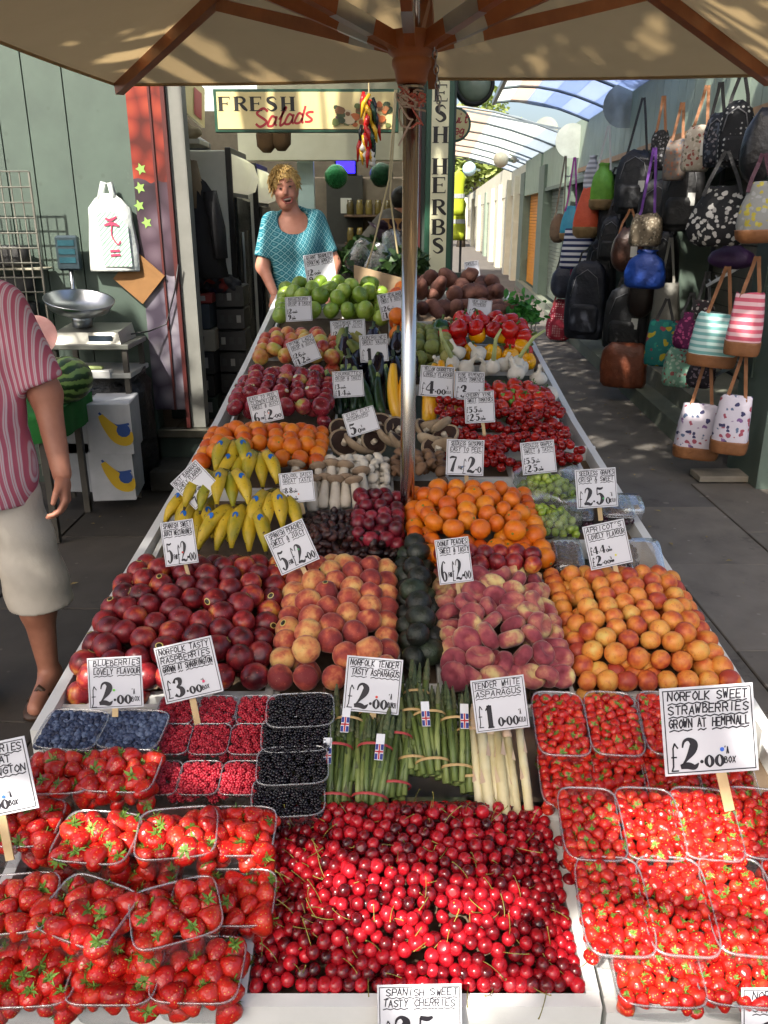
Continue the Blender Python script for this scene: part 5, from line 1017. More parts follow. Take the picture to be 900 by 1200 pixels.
def catmull(P, n=6):
    P = [P[0]] + list(P) + [P[-1]]; out = []
    for i in range(1, len(P) - 2):
        for k in range(n):
            t = k / n; out.append(tuple(.5 * (2 * b_ + (c_ - a) * t + (2 * a - 5 * b_ + 4 * c_ - d) * t * t + (3 * b_ - a - 3 * c_ + d) * t ** 3) for a, b_, c_, d in zip(P[i - 1], P[i], P[i + 1], P[i + 2])))
    out.append(tuple(P[-2])); return out
def fat(b, pts, z=0, smooth=True):                           # variable-width stroke: (x, y, width)
    Q = catmull(pts) if smooth else pts
    for i in range(len(Q) - 1):
        p, q = Q[i], Q[i + 1]; d = Vector((q[0] - p[0], q[1] - p[1]))
        if d.length < 1e-8: continue
        def nr(k):
            a, c_ = Q[max(k - 1, 0)], Q[min(k + 1, len(Q) - 1)]; e = Vector((c_[0] - a[0], c_[1] - a[1])); e = e.normalized() if e.length > 1e-9 else d.normalized(); return Vector((-e.y, e.x))
        n0, n1 = nr(i) * p[2] / 2, nr(i + 1) * q[2] / 2
        b.add([(p[0] - n0.x, p[1] - n0.y, z), (q[0] - n1.x, q[1] - n1.y, z), (q[0] + n1.x, q[1] + n1.y, z), (p[0] + n0.x, p[1] + n0.y, z)], [(0, 1, 2, 3)])
def dot(b, x, y, r, z=0): b.add([(x + r * math.cos(a), y + r * math.sin(a), z) for a in [k * .628 for k in range(10)]], [tuple(range(10))])
BIG = {'2': [[(.9, 4.3, .3), (1.3, 5.5, .5), (2.3, 5.9, .7), (3.3, 5.0, 1.5), (2.9, 3.6, 1.5), (1.6, 1.9, .6), (.6, .7, .3)], [(.3, .55, .9), (1.8, .7, 1.3), (3.2, .35, 1.0), (4.1, 1.1, .2)]],
 '1': [[(.9, 4.6, .3), (1.8, 5.3, .8), (2.3, 5.9, .5)], [(2.2, 5.8, 1.5), (2.2, .3, 1.5)], [(1.2, .2, .5), (3.3, .2, .5)]], '3': [[(.9, 4.5, .9), (1.6, 5.7, .5), (2.9, 5.3, 1.3), (2.7, 3.9, 1.0), (1.6, 3.2, .3), (2.9, 2.6, 1.2), (3.1, 1.2, 1.5), (1.8, .2, .5), (.7, 1.0, 1.0)]],
 '5': [[(1.0, 5.8, .8), (2.6, 5.5, 1.0), (3.8, 5.9, .5)], [(1.1, 5.8, .4), (1.0, 3.6, .4)], [(1.0, 3.4, .3), (2.3, 3.8, .8), (3.3, 2.6, 1.5), (2.9, 1.1, 1.3), (1.6, .2, .5), (.7, 1.1, 1.0)]], '6': [[(3.2, 5.2, .8), (2.2, 5.8, .4), (1.1, 4.2, 1.1), (.9, 2.2, 1.4), (1.6, .4, .7), (2.9, .6, 1.0), (3.2, 2.0, 1.1), (2.2, 2.9, .5), (1.2, 2.2, .4)]],
 '7': [[(.5, 5.3, .5), (1.6, 5.8, 1.0), (3.8, 5.7, .6)], [(3.7, 5.7, .5), (2.6, 3.5, 1.0), (1.6, .3, 1.5)]], '4': [[(2.9, .2, 1.3), (2.9, 5.8, 1.3)], [(2.8, 5.7, .3), (.4, 2.0, .4), (4.2, 2.0, .6)]], '8': [[(2.2, 3.2, .6), (1.1, 4.4, 1.1), (2.2, 5.7, .5), (3.2, 4.4, 1.1), (2.2, 3.2, .6), (.9, 1.6, 1.3), (2.2, .3, .5), (3.4, 1.6, 1.3), (2.2, 3.2, .6)]],
 '9': [[(3.2, 4.3, .5), (2.2, 3.2, .7), (1.1, 4.4, 1.2), (2.1, 5.8, .5), (3.3, 4.4, 1.3), (2.9, 2.0, 1.3), (1.4, .2, .6)]], '0': [[(2.2, .3, .5), (.9, 2.0, 1.3), (.9, 4.2, 1.3), (2.2, 5.8, .5), (3.4, 4.2, 1.3), (3.4, 2.0, 1.3), (2.2, .3, .5)]]}
def hand(b, s_, x0, y0, w_, h_, rr, pw, z):                     # pen lettering fitted into a width
    n = max(len(s_), 1); adv = w_ / n
    for i, c_ in enumerate(s_):
        jx, jy = rr.uniform(-.08, .08) * adv, rr.uniform(-.08, .08) * h_; sh = .15 + rr.uniform(-.08, .12)
        for st_ in strokes(c_): ribbon(b, [(x0 + i * adv + adv * .82 * (px / 4.6) + sh * adv * py / 9 + jx, y0 + jy + h_ * py / 6) for px, py in st_], pw, z)
def big(b, s_, x0, y0, w_, h_, z):
    for i, c_ in enumerate(s_):
        for st_ in BIG.get(c_, []): k = w_ / 4.6; fat(b, [(x0 + i * w_ + px * k, y0 + py * h_ / 6, pw * k * 1.1) for px, py, pw in st_], z)
M_card = mat('white price card', 'd2d3d8', 'c9cad0', rough=.35, scale=6); M_ink = mat('black marker ink', '16141a', '211d28', rough=.5, scale=40); M_ink2 = mat('pen ink', '1f1c26', rough=.5)
def squig(b, x0, x1, y, a, pw, z): n = max(int((x1 - x0) / (a * 3)), 3); ribbon(b, [(x0 + (x1 - x0) * k / n, y + a * (.5 if k % 2 else -.5)) for k in range(n + 1)], pw, z)
def price(px, py, wp, hp, rot, heads, low, label, stick=None, d=None, hs=.0, dotc=None, fade=False, tiltb=.35, style='price'):
    """a price card: photo centre, size in photo pixels, roll in degrees, heading lines, price lines"""
    if d is None: d = dep(S(px, py + hp * .75, .09)) - .02
    P = Dp(px, py, d); w_, h_ = wp / F * d, hp / F * d; rr = random.Random(int(px * 7 + py))
    t = thing('price_card', label, 'price card', tuple(P), 'price cards'); t.rotation_euler = (math.pi / 2 - tiltb, math.radians(-rot) * 0, 0)
    t.rotation_euler = (Matrix.Rotation(math.pi / 2 - tiltb, 3, 'X') @ Matrix.Rotation(math.radians(rot), 3, 'Z')).to_euler()
    W, Hh = w_ / 2, h_ / 2
    obj('card', MB().bbox((-W, -Hh, -.002), (W, Hh, 0), .0006), M_card, t, False, True)
    e = min(w_, h_) * .035; b = MB(); q = W - e; v = Hh - e; ribbon(b, [(-q, -v), (q, -v), (q, v), (-q, v), (-q, -v)], min(w_, h_) * .012, .0006); obj('border', b, M_ink2, t, False, True)
    b = MB(); lh = h_ * (.095 if len(heads) > 2 else .105); y = Hh - e * 1.6 - lh; pw = h_ * .016
    for ln in heads:
        ww = min(w_ * .86, len(ln) * lh * .95); x = -W * .88 + rr.uniform(0, .06) * w_ + max(0, (w_ * .8 - ww)) * rr.uniform(.1, .5); hand(b, ln, x, y, ww, lh, rr, pw, .0008)
        k = 0
        for wd_ in ln.split():
            i0 = ln.index(wd_, k); k = i0 + len(wd_); squig(b, x + ww * i0 / len(ln), x + ww * k / len(ln) - ww / len(ln) * .3, y - lh * .35, lh * .16, pw * .9, .0008)
        y -= lh * 1.6
    obj('heading', b, M_ink2, t, False, True)
    b = MB(); y0 = -Hh + e * 2.0; avail = y + lh * .8 - y0; n = len(low); hh_ = avail / n * .86
    for i, ln in enumerate(reversed(low)):
        yb = y0 + i * avail / n; s_ = hh_ if (n == 1 or i == 0) else hh_ * .85; x = -W * .86
        tot = sum({'£': .42, '·': .16, 'O': .55, 'f': .6, 'k': .62, 'b': .62, 'p': .62, 'n': .62, ' ': .3}.get(q, 1.2) for q in ln); u = min(s_ * .62, W * 1.76 / tot)
        for tok in ln:
            if tok == '£': hand(b, '£', x, yb, u * .46, s_ * .9, rr, pw * 1.1, .0009); x += u * .42
            elif tok == '·': dot(b, x + u * .02, yb + s_ * .22, s_ * .06, .0009); x += u * .16
            elif tok in 'oO': big(b, '0', x, yb, u * .57, s_ * (.42), .0009); x += u * .55
            elif tok == 'f': hand(b, 'FOR', x, yb + s_ * .2, u * .55, s_ * .2, rr, pw, .0009); x += u * .6
            elif tok == 'k': hand(b, "'A", x, yb + s_ * .45, u * .26, s_ * .22, rr, pw * .8, .0009); hand(b, 'KILO', x, yb + s_ * .12, u * .58, s_ * .2, rr, pw * .75, .0009); x += u
            elif tok == 'b': hand(b, "'A", x, yb + s_ * .45, u * .26, s_ * .22, rr, pw * .8, .0009); hand(b, 'BOX', x, yb + s_ * .12, u * .58, s_ * .2, rr, pw * .75, .0009); x += u
            elif tok == 'p': hand(b, "'A", x, yb + s_ * .45, u * .26, s_ * .22, rr, pw * .8, .0009); hand(b, 'POUND', x, yb + s_ * .12, u * .58, s_ * .2, rr, pw * .75, .0009); x += u
            elif tok == 'n': hand(b, "'A", x, yb + s_ * .45, u * .26, s_ * .22, rr, pw * .8, .0009); hand(b, 'BUNCH', x, yb + s_ * .12, u * .58, s_ * .2, rr, pw * .75, .0009); x += u
            elif tok == ' ': x += u * .3
            else: big(b, tok, x, yb, u * 1.18, s_, .0009); x += u * 1.2
    obj('price', b, M_ink, t, False, True)
    if dotc: c_ = MB(); dot(c_, rr.uniform(-.1, .25) * w_, -h_ * rr.uniform(.1, .3), h_ * .025, .0012); obj('pin_head', c_, mat('pin ' + dotc, dotc, rough=.3), t, False, True)
    if stick:
        sx_, sy_, L = stick; c_ = MB(); Rm = t.rotation_euler.to_matrix().inverted(); down = Rm @ (Vector(Dp(sx_, sy_, d + L)) - Vector(P)); a = Vector((down.x * .45, -Hh * .55, -.0045)); a.x = max(min(a.x, W * .7), -W * .7)
        if down.length > 0: c_.beam(a, Vector((down.x, down.y, down.z)), w_ * .11, .003, (0, 0, 1)); obj('stick', c_, M_pine, t, False, True)
    return t
PRC = [
 (229, 568, 41, 43, 44, ['BEST BANANAS', 'LOVELY FLAVOUR'], ['£1·5Ok', ' 7Op'], 'price card tilted like a diamond above the bananas', None, 2.42, None),
 (210, 636, 39, 52, 8, ['SPANISH SWEET', 'JUICY NECTARINES'], ['5f£2·OO'], 'price card for nectarines standing by the bananas', (222, 678, .02), None, 'b3322a'),
 (342, 641, 49, 52, 24, ['SPANISH PEACHES', 'SWEET & JUICY'], ['5f£2·OO'], 'tilted price card for peaches in front of the dates', (368, 692, .02), None, '2a8a4a'),
 (348, 571, 40, 36, 6, ['MEDJOOL DATES', 'GREAT TASTE'], ['£8·8Ok', '£4·OOp'], 'price card for dates between bananas and mushrooms', (356, 602, .02), None, 'd06a3a'),
 (437, 803, 66, 65, -5, ['NORFOLK TENDER', 'TASTY ASPARAGUS'], ['£2·OOn'], 'price card for green asparagus in front of the avocados', (437, 850, .02), None, 'c8321e'),
 (586, 825, 63, 62, 7, ['TENDER WHITE', 'ASPARAGUS'], ['£1O·OOk'], 'price card for white asparagus', None, None, None),
 (831, 855, 110, 103, 4, ['NORFOLK SWEET', 'STRAWBERRIES', 'GROWN AT HEMPNALL'], ['£2·OOb'], 'large strawberry price card on a stick at the right', (855, 950, .0), 1.42, '3a6ad0'),
 (221, 785, 69, 67, 13, ['NORFOLK TASTY', 'RASPBERRIES', 'GROWN AT SHARRINGTON'], ['£3·OOb'], 'price card for raspberries in front of the nectarines', (232, 850, .02), None, 'd83a6a'),
 (135, 800, 64, 60, 3, ['BLUEBERRIES', 'LOVELY FLAVOUR'], ['£2·OOb'], 'price card for blueberries at the left edge of the stall', (135, 840, .0), None, '6ad03a'),
 (-8, 914, 92, 86, 12, ['STRAWBERRIES', 'GROWN AT', 'SHARRINGTON'], ['£2·OOb'], 'strawberry price card cut off at the left edge', (12, 1008, .0), 1.36, '3a6ad0'),
 (492, 1192, 99, 76, 1, ['SPANISH SWEET', 'TASTY CHERRIES'], ['£2·5O'], 'cherry price card fixed to the front of the stall', None, 1.20, '7a3ad0'),
 (925, 1200, 112, 84, 0, ['NORFOLK SWEET', 'STRAWBERRIES'], ['£2·OO'], 'strawberry price card at the bottom right corner', None, 1.19, 'd86a3a'),
 (532, 657, 40, 53, 7, ['DONUT PEACHES', 'SWEET & TASTY'], ['6f£2·OO'], 'price card for flat peaches in front of the easy peelers', (540, 712, .02), None, '1a1a1a'),
 (712, 638, 50, 52, 12, ["APRICOT'S", 'LOVELY FLAVOUR'], ['£4·4Ok', '£2·OOp'], 'price card for apricots', (727, 688, .02), None, 'd8d03a'),
 (699, 572, 48, 46, 4, ['SEEDLESS GRAPES', 'CRISP & SWEET'], ['£2·5Ok'], 'price card above the black grape punnets', (704, 610, .02), None, '2aa04a'),
 (631, 536, 40, 38, 6, ['SEEDLESS GRAPES', 'SWEET & TASTY'], ['£5·5Ok', '£2·5Op'], 'price card above the green grapes', None, None, None),
 (545, 536, 44, 42, -2, ['SEEDLESS SATSUMAS', 'EASY TO PEEL'], ['7f£2·O'], 'price card standing behind the easy peelers', (547, 568, .02), None, '2a5a8a'),
 (562, 477, 35, 37, 3, ['CHERRY VINE', 'SWEET TOMATOES'], ['£5·5Ok', '£2·5Op'], 'price card for cherry tomatoes', (568, 512, .02), None, None),
 (550, 452, 35, 33, -2, ['VINE RIPENED', 'TASTY TOMATOES'], ['£3·OOk'], 'price card behind the cherry tomato card', None, None, None),
 (512, 447, 40, 36, -4, ['YELLOW COURGETTES', 'LOVELY FLAVOUR'], ['£4·OOk'], 'price card behind the yellow courgettes', None, None, None),
 (423, 494, 38, 29, 17, ['GIANT FLAT', 'MUSHROOMS'], ['5Op'], 'tilted price card above the flat mushrooms', None, None, None),
 (311, 478, 37, 34, 13, ['EASY TO PEEL', 'CLEMENTINES', 'SWEET & JUICY'], ['6f£2·OO'], 'price card standing behind the left oranges', (316, 502, .02), None, 'e07a5a'),
 (408, 450, 36, 31, 4, ['COURGETTES', 'CRISP & TASTY'], ['£3·OOk', '£1·4Op'], 'price card above the green courgettes', None, None, None),
 (356, 411, 33, 31, 22, ['PINK LADY', 'CRISP & JUICY'], ['£2·6Ok', '£1·2Op'], 'tilted price card among the blushed apples', None, None, None),
 (438, 408, 33, 32, 4, ['AUBERGINES', 'GREAT VALUE'], ['£1·OO'], 'price card above the aubergines', (442, 430, .02), None, None),
 (408, 388, 41, 26, 4, ['CONFERENCE PEARS', 'SWEET & JUICY'], ['£2·OOk', '9Op'], 'wide price card above the pears', None, None, None),
 (350, 362, 31, 29, 3, ['BRAEBURN', 'CRISP & TASTY'], ['£2·OOk', '9Op'], 'price card at the left front of the green apples', None, None, None),
 (375, 315, 35, 37, 9, ['GIANT BRAMLEY', 'COOKING APPLES'], ['£2·OOk', '9Op'], 'price card in front of the woman', (380, 345, .02), 4.35, None),
 (459, 358, 29, 31, 12, ['NEW ZEALAND', 'SWEET & JUICY'], ['£2·6Ok', '£1·2Op'], 'price card left of the steel pole', (463, 385, .02), None, None),
 (562, 362, 28, 22, -6, ['NEW CROP', 'PEPPERS'], ['£3·OO'], 'small price card between peppers and sweet potatoes', None, None, None),
 (554, 320, 17, 28, 8, ['SWEET'], ['£2', '£1'], 'narrow price card behind the sweet potatoes', None, None, None)]
for (px, py, wp, hp, rot, heads, low, lab, stick, d, dc) in PRC: price(px, py, wp, hp, rot, heads, low, lab, stick, d, 0, dc)
# ------------------------------------------------------------------ painted shop signs
def serif(b, c_, x, y, w_, h_, z):
    T, t_ = 1.1, .42; k = w_ / 4.4; j = h_ / 6
    def V(xx, y0=0, y1=6): fat(b, [(x + xx * k, y + y0 * j, T * k), (x + xx * k, y + y1 * j, T * k)], z, False)
    def Hh(x0, x1, yy, ww=t_): fat(b, [(x + x0 * k, y + yy * j, ww * j), (x + x1 * k, y + yy * j, ww * j)], z + .0003, False)
    def ser(xx, *ys): [Hh(xx - .85, xx + .85, q, .28) for q in ys]
    if c_ in 'FE':
        V(1); ser(1, .14, 5.86); Hh(1, 3.6, 5.82); Hh(1, 2.9, 3.1); fat(b, [(x + 3.55 * k, y + 5.95 * j, .3 * k), (x + 3.6 * k, y + 4.7 * j, .12 * k)], z, False); fat(b, [(x + 2.9 * k, y + 3.7 * j, .3 * k), (x + 2.9 * k, y + 2.5 * j, .3 * k)], z, False)
        if c_ == 'E': Hh(1, 3.7, .18); fat(b, [(x + 3.7 * k, y + .05 * j, .3 * k), (x + 3.8 * k, y + 1.3 * j, .12 * k)], z, False)
    elif c_ == 'H': V(.9); V(3.5); ser(.9, .14, 5.86); ser(3.5, .14, 5.86); Hh(.9, 3.5, 3.1)
    elif c_ in 'RB':
        V(1); ser(1, .14, 5.86); fat(b, [(x + px * k, y + py * j, pw * k) for px, py, pw in ((1, 5.85, .3), (2.6, 5.7, .5), (3.3, 4.5, .95), (2.6, 3.3, .5), (1, 3.15, .3))], z + .0003)
        if c_ == 'R': fat(b, [(x + px * k, y + py * j, pw * k) for px, py, pw in ((2.1, 3.1, .7), (3.2, 1.3, .95), (4.1, .15, .5))], z + .0006)
        else: fat(b, [(x + px * k, y + py * j, pw * k) for px, py, pw in ((1, 3.1, .3), (2.9, 2.9, .5), (3.6, 1.6, .98), (2.8, .25, .5), (1, .15, .3))], z + .0006)
    elif c_ == 'S': fat(b, [(x + px * k, y + py * j, pw * k) for px, py, pw in ((3.4, 4.7, .25), (2.6, 5.8, .4), (1.2, 5.2, .8), (1.3, 3.9, .95), (2.8, 2.6, 1.0), (3.2, 1.2, .85), (2.0, .15, .4), (.8, 1.2, .25))], z)
def sign_root(name, lab, P): t = thing(name, lab, 'sign', P); t.rotation_euler = (math.pi / 2, 0, 0); return t
M_signcream = mat('sign cream', 'd0c08a', 'c6b57e', rough=.45, scale=3); M_signgreen = mat('sign green', '1d4a36', '173f2d', rough=.4); M_red = mat('sign red', 'a3222a', rough=.45); M_blk = mat('sign black', '15120f', rough=.5)
a, b_ = PY(249, 104, YF - .12), PY(467, 155, YF - .12); W, Hh = (b_[0] - a[0]) / 2, (a[2] - b_[2]) / 2
t = sign_root('shop_sign', 'cream FRESH Salads sign hanging over the shop doorway', (a[0] + W, YF - .12, b_[2] + Hh))
obj('frame', MB().bbox((-W, -Hh, -.05), (W, Hh, -.006), .004), M_signgreen, t, False, True); obj('board', MB().bbox((-W * .965, -Hh * .86, -.006), (W * .965, Hh * .86, 0), .002), M_signcream, t, False, True)
b = MB(); lw = W * .165
for i, c_ in enumerate('FRESH'): b = MB(); serif(b, c_, -W * .96 + i * lw * 1.03, Hh * -.02, lw, Hh * .66, .001); obj('letter', b, M_blk, t, False, True)
x = -W * .56
for i, c_ in enumerate('Salads'):
    b = MB(); u = Hh * (.74 if c_ != 'S' else .82); up = x / W * .12 + .06
    for s_ in strokes(c_): fat(b, [(x + (px * .15 + py * .045) * u, -Hh * .74 + Hh * (up + i * .035) + py * .15 * u * (1.15 if c_ == 'S' else 1), u * .15) for px, py in s_], .001)
    obj('letter', b, M_red, t, False, True); x += u * (.8 if c_ == 'S' else .5 if c_ == 'l' else .68)
rr = random.Random(2)
for i in range(44):
    q = MB(); cx_, cy_ = W * rr.uniform(.3, .92), -Hh * .45 + Hh * rr.uniform(-.25, .9) * (1 - abs(rr.uniform(-.4, .6))); R = Hh * rr.uniform(.1, .26); n = 10
    q.add([(cx_ + R * (1 + rr.uniform(-.2, .2)) * math.cos(k * .628), max(cy_ + R * .8 * (1 + rr.uniform(-.2, .2)) * math.sin(k * .628), -Hh * .8), .0008 + i * .0002) for k in range(n)], [tuple(range(n))])
    obj('painted_vegetable', q, [mat('paint ' + c_, c_, rough=.5) for c_ in ('3d4a2a', '2f3d22', '6b4a2a', '8a5a34', '4a2a3a', 'a85a2a', 'b9a98a', '55602e')][rr.randrange(8)], t, False, True)
# tall herbs sign
a, b_ = PY(501, 95, YF), PY(534, 340, YF); W, zt, zb = .083, 2.62, 1.25
t = sign_root('shop_sign', 'tall narrow FRESH HERBS sign on the green corner pillar', (.333, YF - .012, zb)); Hh = zt - zb
obj('frame', MB().bbox((-W, 0, -.02), (W, Hh, -.004), .003), M_signgreen, t, False, True); obj('board', MB().bbox((-W * .62, .02, -.004), (W * .62, Hh - .02, 0), .001), mat('sign pale cream', 'd6d2b0', 'ccc8a4', rough=.45), t, False, True)
b = MB()
for c_, py in zip('FRESHHERBS', (52, 80, 109, 133, 158, 195, 217, 243, 266, 288)):
    b = MB(); z = PY(517, py, YF - .012)[2] - zb; serif(b, c_, -W * .55, z - .045, W * 1.18, .09, .001); obj('letter', b, M_blk, t, False, True)
q = MB(); rr = random.Random(9)
for i in range(26): cx_, cy_ = rr.uniform(-.9, .9) * W * .58, .03 + rr.uniform(0, .08); R = .012; q.add([(cx_ + R * math.cos(k * 1.257 + i) * (1.3 if k == 0 else 1), cy_ + R * math.sin(k * 1.257 + i), .001 + i * .00005) for k in range(5)], [(0, 1, 2, 3, 4)])
obj('painted_herbs', q, mat('paint herb green', '4f7a4a', '3d6a3c'), t, False, True)
# round fruit and veg sign
P = PY(533, 146, YF + .35); R = 19 / F * dep(P); t = sign_root('round_sign', 'round cream fruit and veg sign projecting beyond the herbs sign', tuple(P))
obj('disc', MB().lathe([(0, -.02), (R, -.02), (R, -.001), (R * .9, 0), (0, 0)], 28), M_signgreen, t, False, True); obj('face', MB().lathe([(0, .001), (R * .86, .001), (R * .86, .003), (0, .004)], 28), M_signcream, t, False, True)
for wd_, x0, y0 in (('uit', -.06, .1), ('eg', .0, -.55)):
    x = R * x0
    for c_ in wd_:
        b = MB()
        for s_ in strokes(c_): fat(b, [(x + (px * .07 + py * .02) * R, R * y0 + py * .075 * R, R * .075) for px, py in s_], .0055)
        x += R * .3; obj('letter', b, M_red, t, False, True)
b = MB(); fat(b, [(-R * .28, R * -.1, R * .08), (-R * .12, -R * .55, R * .08), (R * .05, -R * .08, R * .06)], .0055, False); obj('letter', b, M_red, t, False, True)
# bulkhead lamp above it
P = PY(556, 98, YF + .9); R = 24 / F * dep(P); t = sign_root('bulkhead_lamp', 'large round glass bulkhead lamp above the round sign', tuple(P))
obj('ring', MB().lathe([(R * .8, -.06), (R, -.05), (R, .0), (R * .86, .015), (R * .8, .0)], 28), M_dark, t, True, True); obj('glass', MB().lathe([(0, -.05), (R * .82, -.05), (R * .82, .0), (R * .5, .03), (0, .04)], 28), mat('frosted lamp glass', '8d9a86', '7d8a78', rough=.25), t, True, True)
obj('arm', MB().beam((-R * .9, 0, -.05), (-R * 1.9, 0, -.05), .05, .05), M_dark, t, False, True)
# ------------------------------------------------------------------ people
def hand_sdf(P, w_, d, side, curl=.5, pn=(0, -1, 0), s_=1.0):
    """palm and five fingers leaving wrist w_ along d; pn = palm normal"""
    w_ = np.array(w_, float); d = np.array(d, float) / np.linalg.norm(d); n = np.array(pn, float); n = n - d * (n @ d); n /= np.linalg.norm(n); x = np.cross(d, n) * side
    k = lambda a, b, c_: w_ + (d * a + x * b + n * c_) * s_
    D = smin(rc(P, k(.0, 0, 0), k(.03, 0, 0), .024 * s_, .022 * s_), rc(P, k(.045, -.02, 0), k(.08, -.026, 0), .016 * s_, .013 * s_), .02)
    for b in (.0, .022): D = smin(D, rc(P, k(.03, b, 0), k(.085, b * 1.15, 0), .017 * s_, .013 * s_), .015)
    for i, (b, L) in enumerate(((.032, .07), (.011, .08), (-.011, .075), (-.031, .058))):
        p0 = k(.085, b, 0); c1 = curl * 1.0; p1 = p0 + (d * math.cos(c1) + n * math.sin(c1)) * L * .5 * s_; p2 = p1 + (d * math.cos(c1 * 2) + n * math.sin(c1 * 2)) * L * .32 * s_; p3 = p2 + (d * math.cos(c1 * 2.7) + n * math.sin(c1 * 2.7)) * L * .22 * s_
        f = np.minimum(np.minimum(rc(P, p0, p1, .0095 * s_, .0088 * s_), rc(P, p1, p2, .0088 * s_, .008 * s_)), rc(P, p2, p3, .008 * s_, .007 * s_)); D = smin(D, f, .006)
    q0 = k(.02, .022, .004); q1 = k(.06, .052, .018); q2 = k(.088, .052, .03); D = smin(D, np.minimum(rc(P, q0, q1, .014 * s_, .0105 * s_), rc(P, q1, q2, .0105 * s_, .008 * s_)), .012)
    return D
def skinmat(name, a, b): return fmat(name, [(.25, a), (.75, b)], 14, .5, 0, bump=.15, bscale=220, bdist=.001, detail=4, Subsurface_Weight=0.0)
def head_sdf(P, c_, tilt=0.0, smile=False):
    c_ = np.array(c_); Q = P - c_; ca, sa = math.cos(tilt), math.sin(tilt); Q = np.stack([Q[..., 0] * ca + Q[..., 2] * sa, Q[..., 1], -Q[..., 0] * sa + Q[..., 2] * ca], -1)
    D = ell(Q, (0, .012, .03), (.077, .092, .088)); D = smin(D, ell(Q, (0, -.018, -.042), (.066, .07, .066)), .03); D = smin(D, ell(Q, (0, -.045, -.098), (.028, .028, .02)), .03)
    D = smin(D, rc(Q, (0, -.085, .015), (0, -.104, -.022), .009, .014), .012)
    for s_ in (-1, 1):
        D = smin(D, ell(Q, (s_ * .04, -.062, -.03), (.024, .022, .02)), .02); D = smin(D, ell(Q, (s_ * .076, .015, -.005), (.011, .02, .032)), .008)
        D = -smin(-D, ell(Q, (s_ * .031, -.098, .014), (.017, .014, .010)), .01); D = smin(D, rc(Q, (s_ * .015, -.083, .034), (s_ * .046, -.072, .034), .008, .006), .012)
    if smile: D = -smin(-D, ell(Q, (0, -.092, -.06), (.036, .026, .018)), .004)
    else: D = -smin(-D, ell(Q, (0, -.094, -.06), (.024, .01, .004)), .004)
    return D
def face_parts(t, c_, tilt, smile, lip):
    Rm = Matrix.Rotation(tilt, 3, 'Y'); f = lambda p: Vector(c_) + Rm @ Vector(p)
    for s_ in (-1, 1):
        ez = .45 if smile else .8
        e = obj('eye', MB().lathe([(.011 * math.sin(k * math.pi / 6) + 1e-7, -.011 * ez * math.cos(k * math.pi / 6)) for k in range(7)], 10, f((s_ * .031, -.081, .013))), mat('squinting eye', '5d3f34', rough=.4) if smile else mat('eye white', 'c9c2b8', rough=.2), t, True, True)  # smiling eyes are narrow dark slits instead of whites
        obj('iris', MB().lathe([(0, 0), (.0046, .0), (.003, .0012), (0, .0016)], 10, f((s_ * .031, -.0915, .0125)), ax=tuple(Rm @ Vector((0, -1, 0)))), mat('iris', '2a2622', rough=.15), e, True, True)
        obj('eyebrow', MB().tube([f((s_ * .014, -.091, .037)), f((s_ * .032, -.089, .042)), f((s_ * .05, -.076, .037))], [.003, .0035, .002], 5), mat('brow', '7d6240'), t, True, True)
    if smile:
        obj('mouth', MB().lathe([(.033 * math.sin(k * math.pi / 6) + 1e-7, -.015 * math.cos(k * math.pi / 6)) for k in range(7)], 12, f((0, -.050, -.06))), mat('mouth dark', '4a1517', rough=.4), t, True, True)
        obj('teeth', MB().tube([f((-.027, -.074, -.051)), f((-.014, -.0865, -.0535)), f((.014, -.0865, -.0535)), f((.027, -.074, -.051))], .0052, 6), mat('teeth', 'cfc8ba', rough=.3), t, True, True)
        for z, r_ in ((-.0455, .003), (-.0765, .0042)): obj('lip', MB().tube([f((-.037, -.075, -.05)), f((-.017, -.094, z)), f((.017, -.094, z)), f((.037, -.075, -.05))], [.002, r_, r_, .002], 6), mat('lip', lip, rough=.4), t, True, True)
SK1 = skinmat('tanned skin', '9c6650', 'b47c64'); SK2 = skinmat('warm skin', 'b8785f', 'cc9078')
def person(lab, loc): return thing('person', lab, 'person', loc)
# the customer at the left edge
mp = person('man in pink striped shirt and pale shorts at the left edge', (-1.36, 2.62, .034))
aL = [((.18, .01, 1.40), (.265, .03, 1.13), .062, .05), ((.265, .03, 1.13), (.315, -.05, .88), .047, .031)]; aR = [tuple([(-q[0], q[1], q[2]) for q in s_[:2]]) + s_[2:] for s_ in aL]
torso = [((0, 0, 1.22), (.185, .12, .26)), ((0, -.03, 1.03), (.175, .15, .2)), ((0, .0, .88), (.175, .13, .14)), ((-.13, .01, 1.4), (.13, .01, 1.4), .065, .065)]
legs = []
for s_, dy in ((-1, -.02), (1, .06)): legs += [((s_ * .09, dy * .3, .86), (s_ * .105, dy, .47), .09, .058), ((s_ * .105, dy, .47), (s_ * .105, dy + .03, .33), .058, .062), ((s_ * .105, dy + .03, .33), (s_ * .11, dy + .03, .08), .058, .036), ((s_ * .11, dy + .05, .05), (s_ * .125, dy - .15, .028), .04, .03)]
body = lambda P: np.minimum(chain(P, torso + legs + aL + aR + [((0, .02, 1.42), (0, .0, 1.56), .062, .056)], .03), head_sdf(P, (0, -.02, 1.65)))
b = snet(body, (-.42, -.3, -.02), (.42, .26, 1.82), .0125); b.merge(snet(lambda P: hand_sdf(P, (.315, -.05, .88), (.12, -.25, -1), -1, .55, (-1, -.2, 0)), (.24, -.17, .66), (.42, .06, .91), .0045))
b.merge(snet(lambda P: hand_sdf(P, (-.315, -.05, .88), (-.12, -.25, -1), 1, .55, (1, -.2, 0)), (-.42, -.17, .66), (-.24, .06, .91), .0045)); obj('body', b, SK1, mp, True, True)
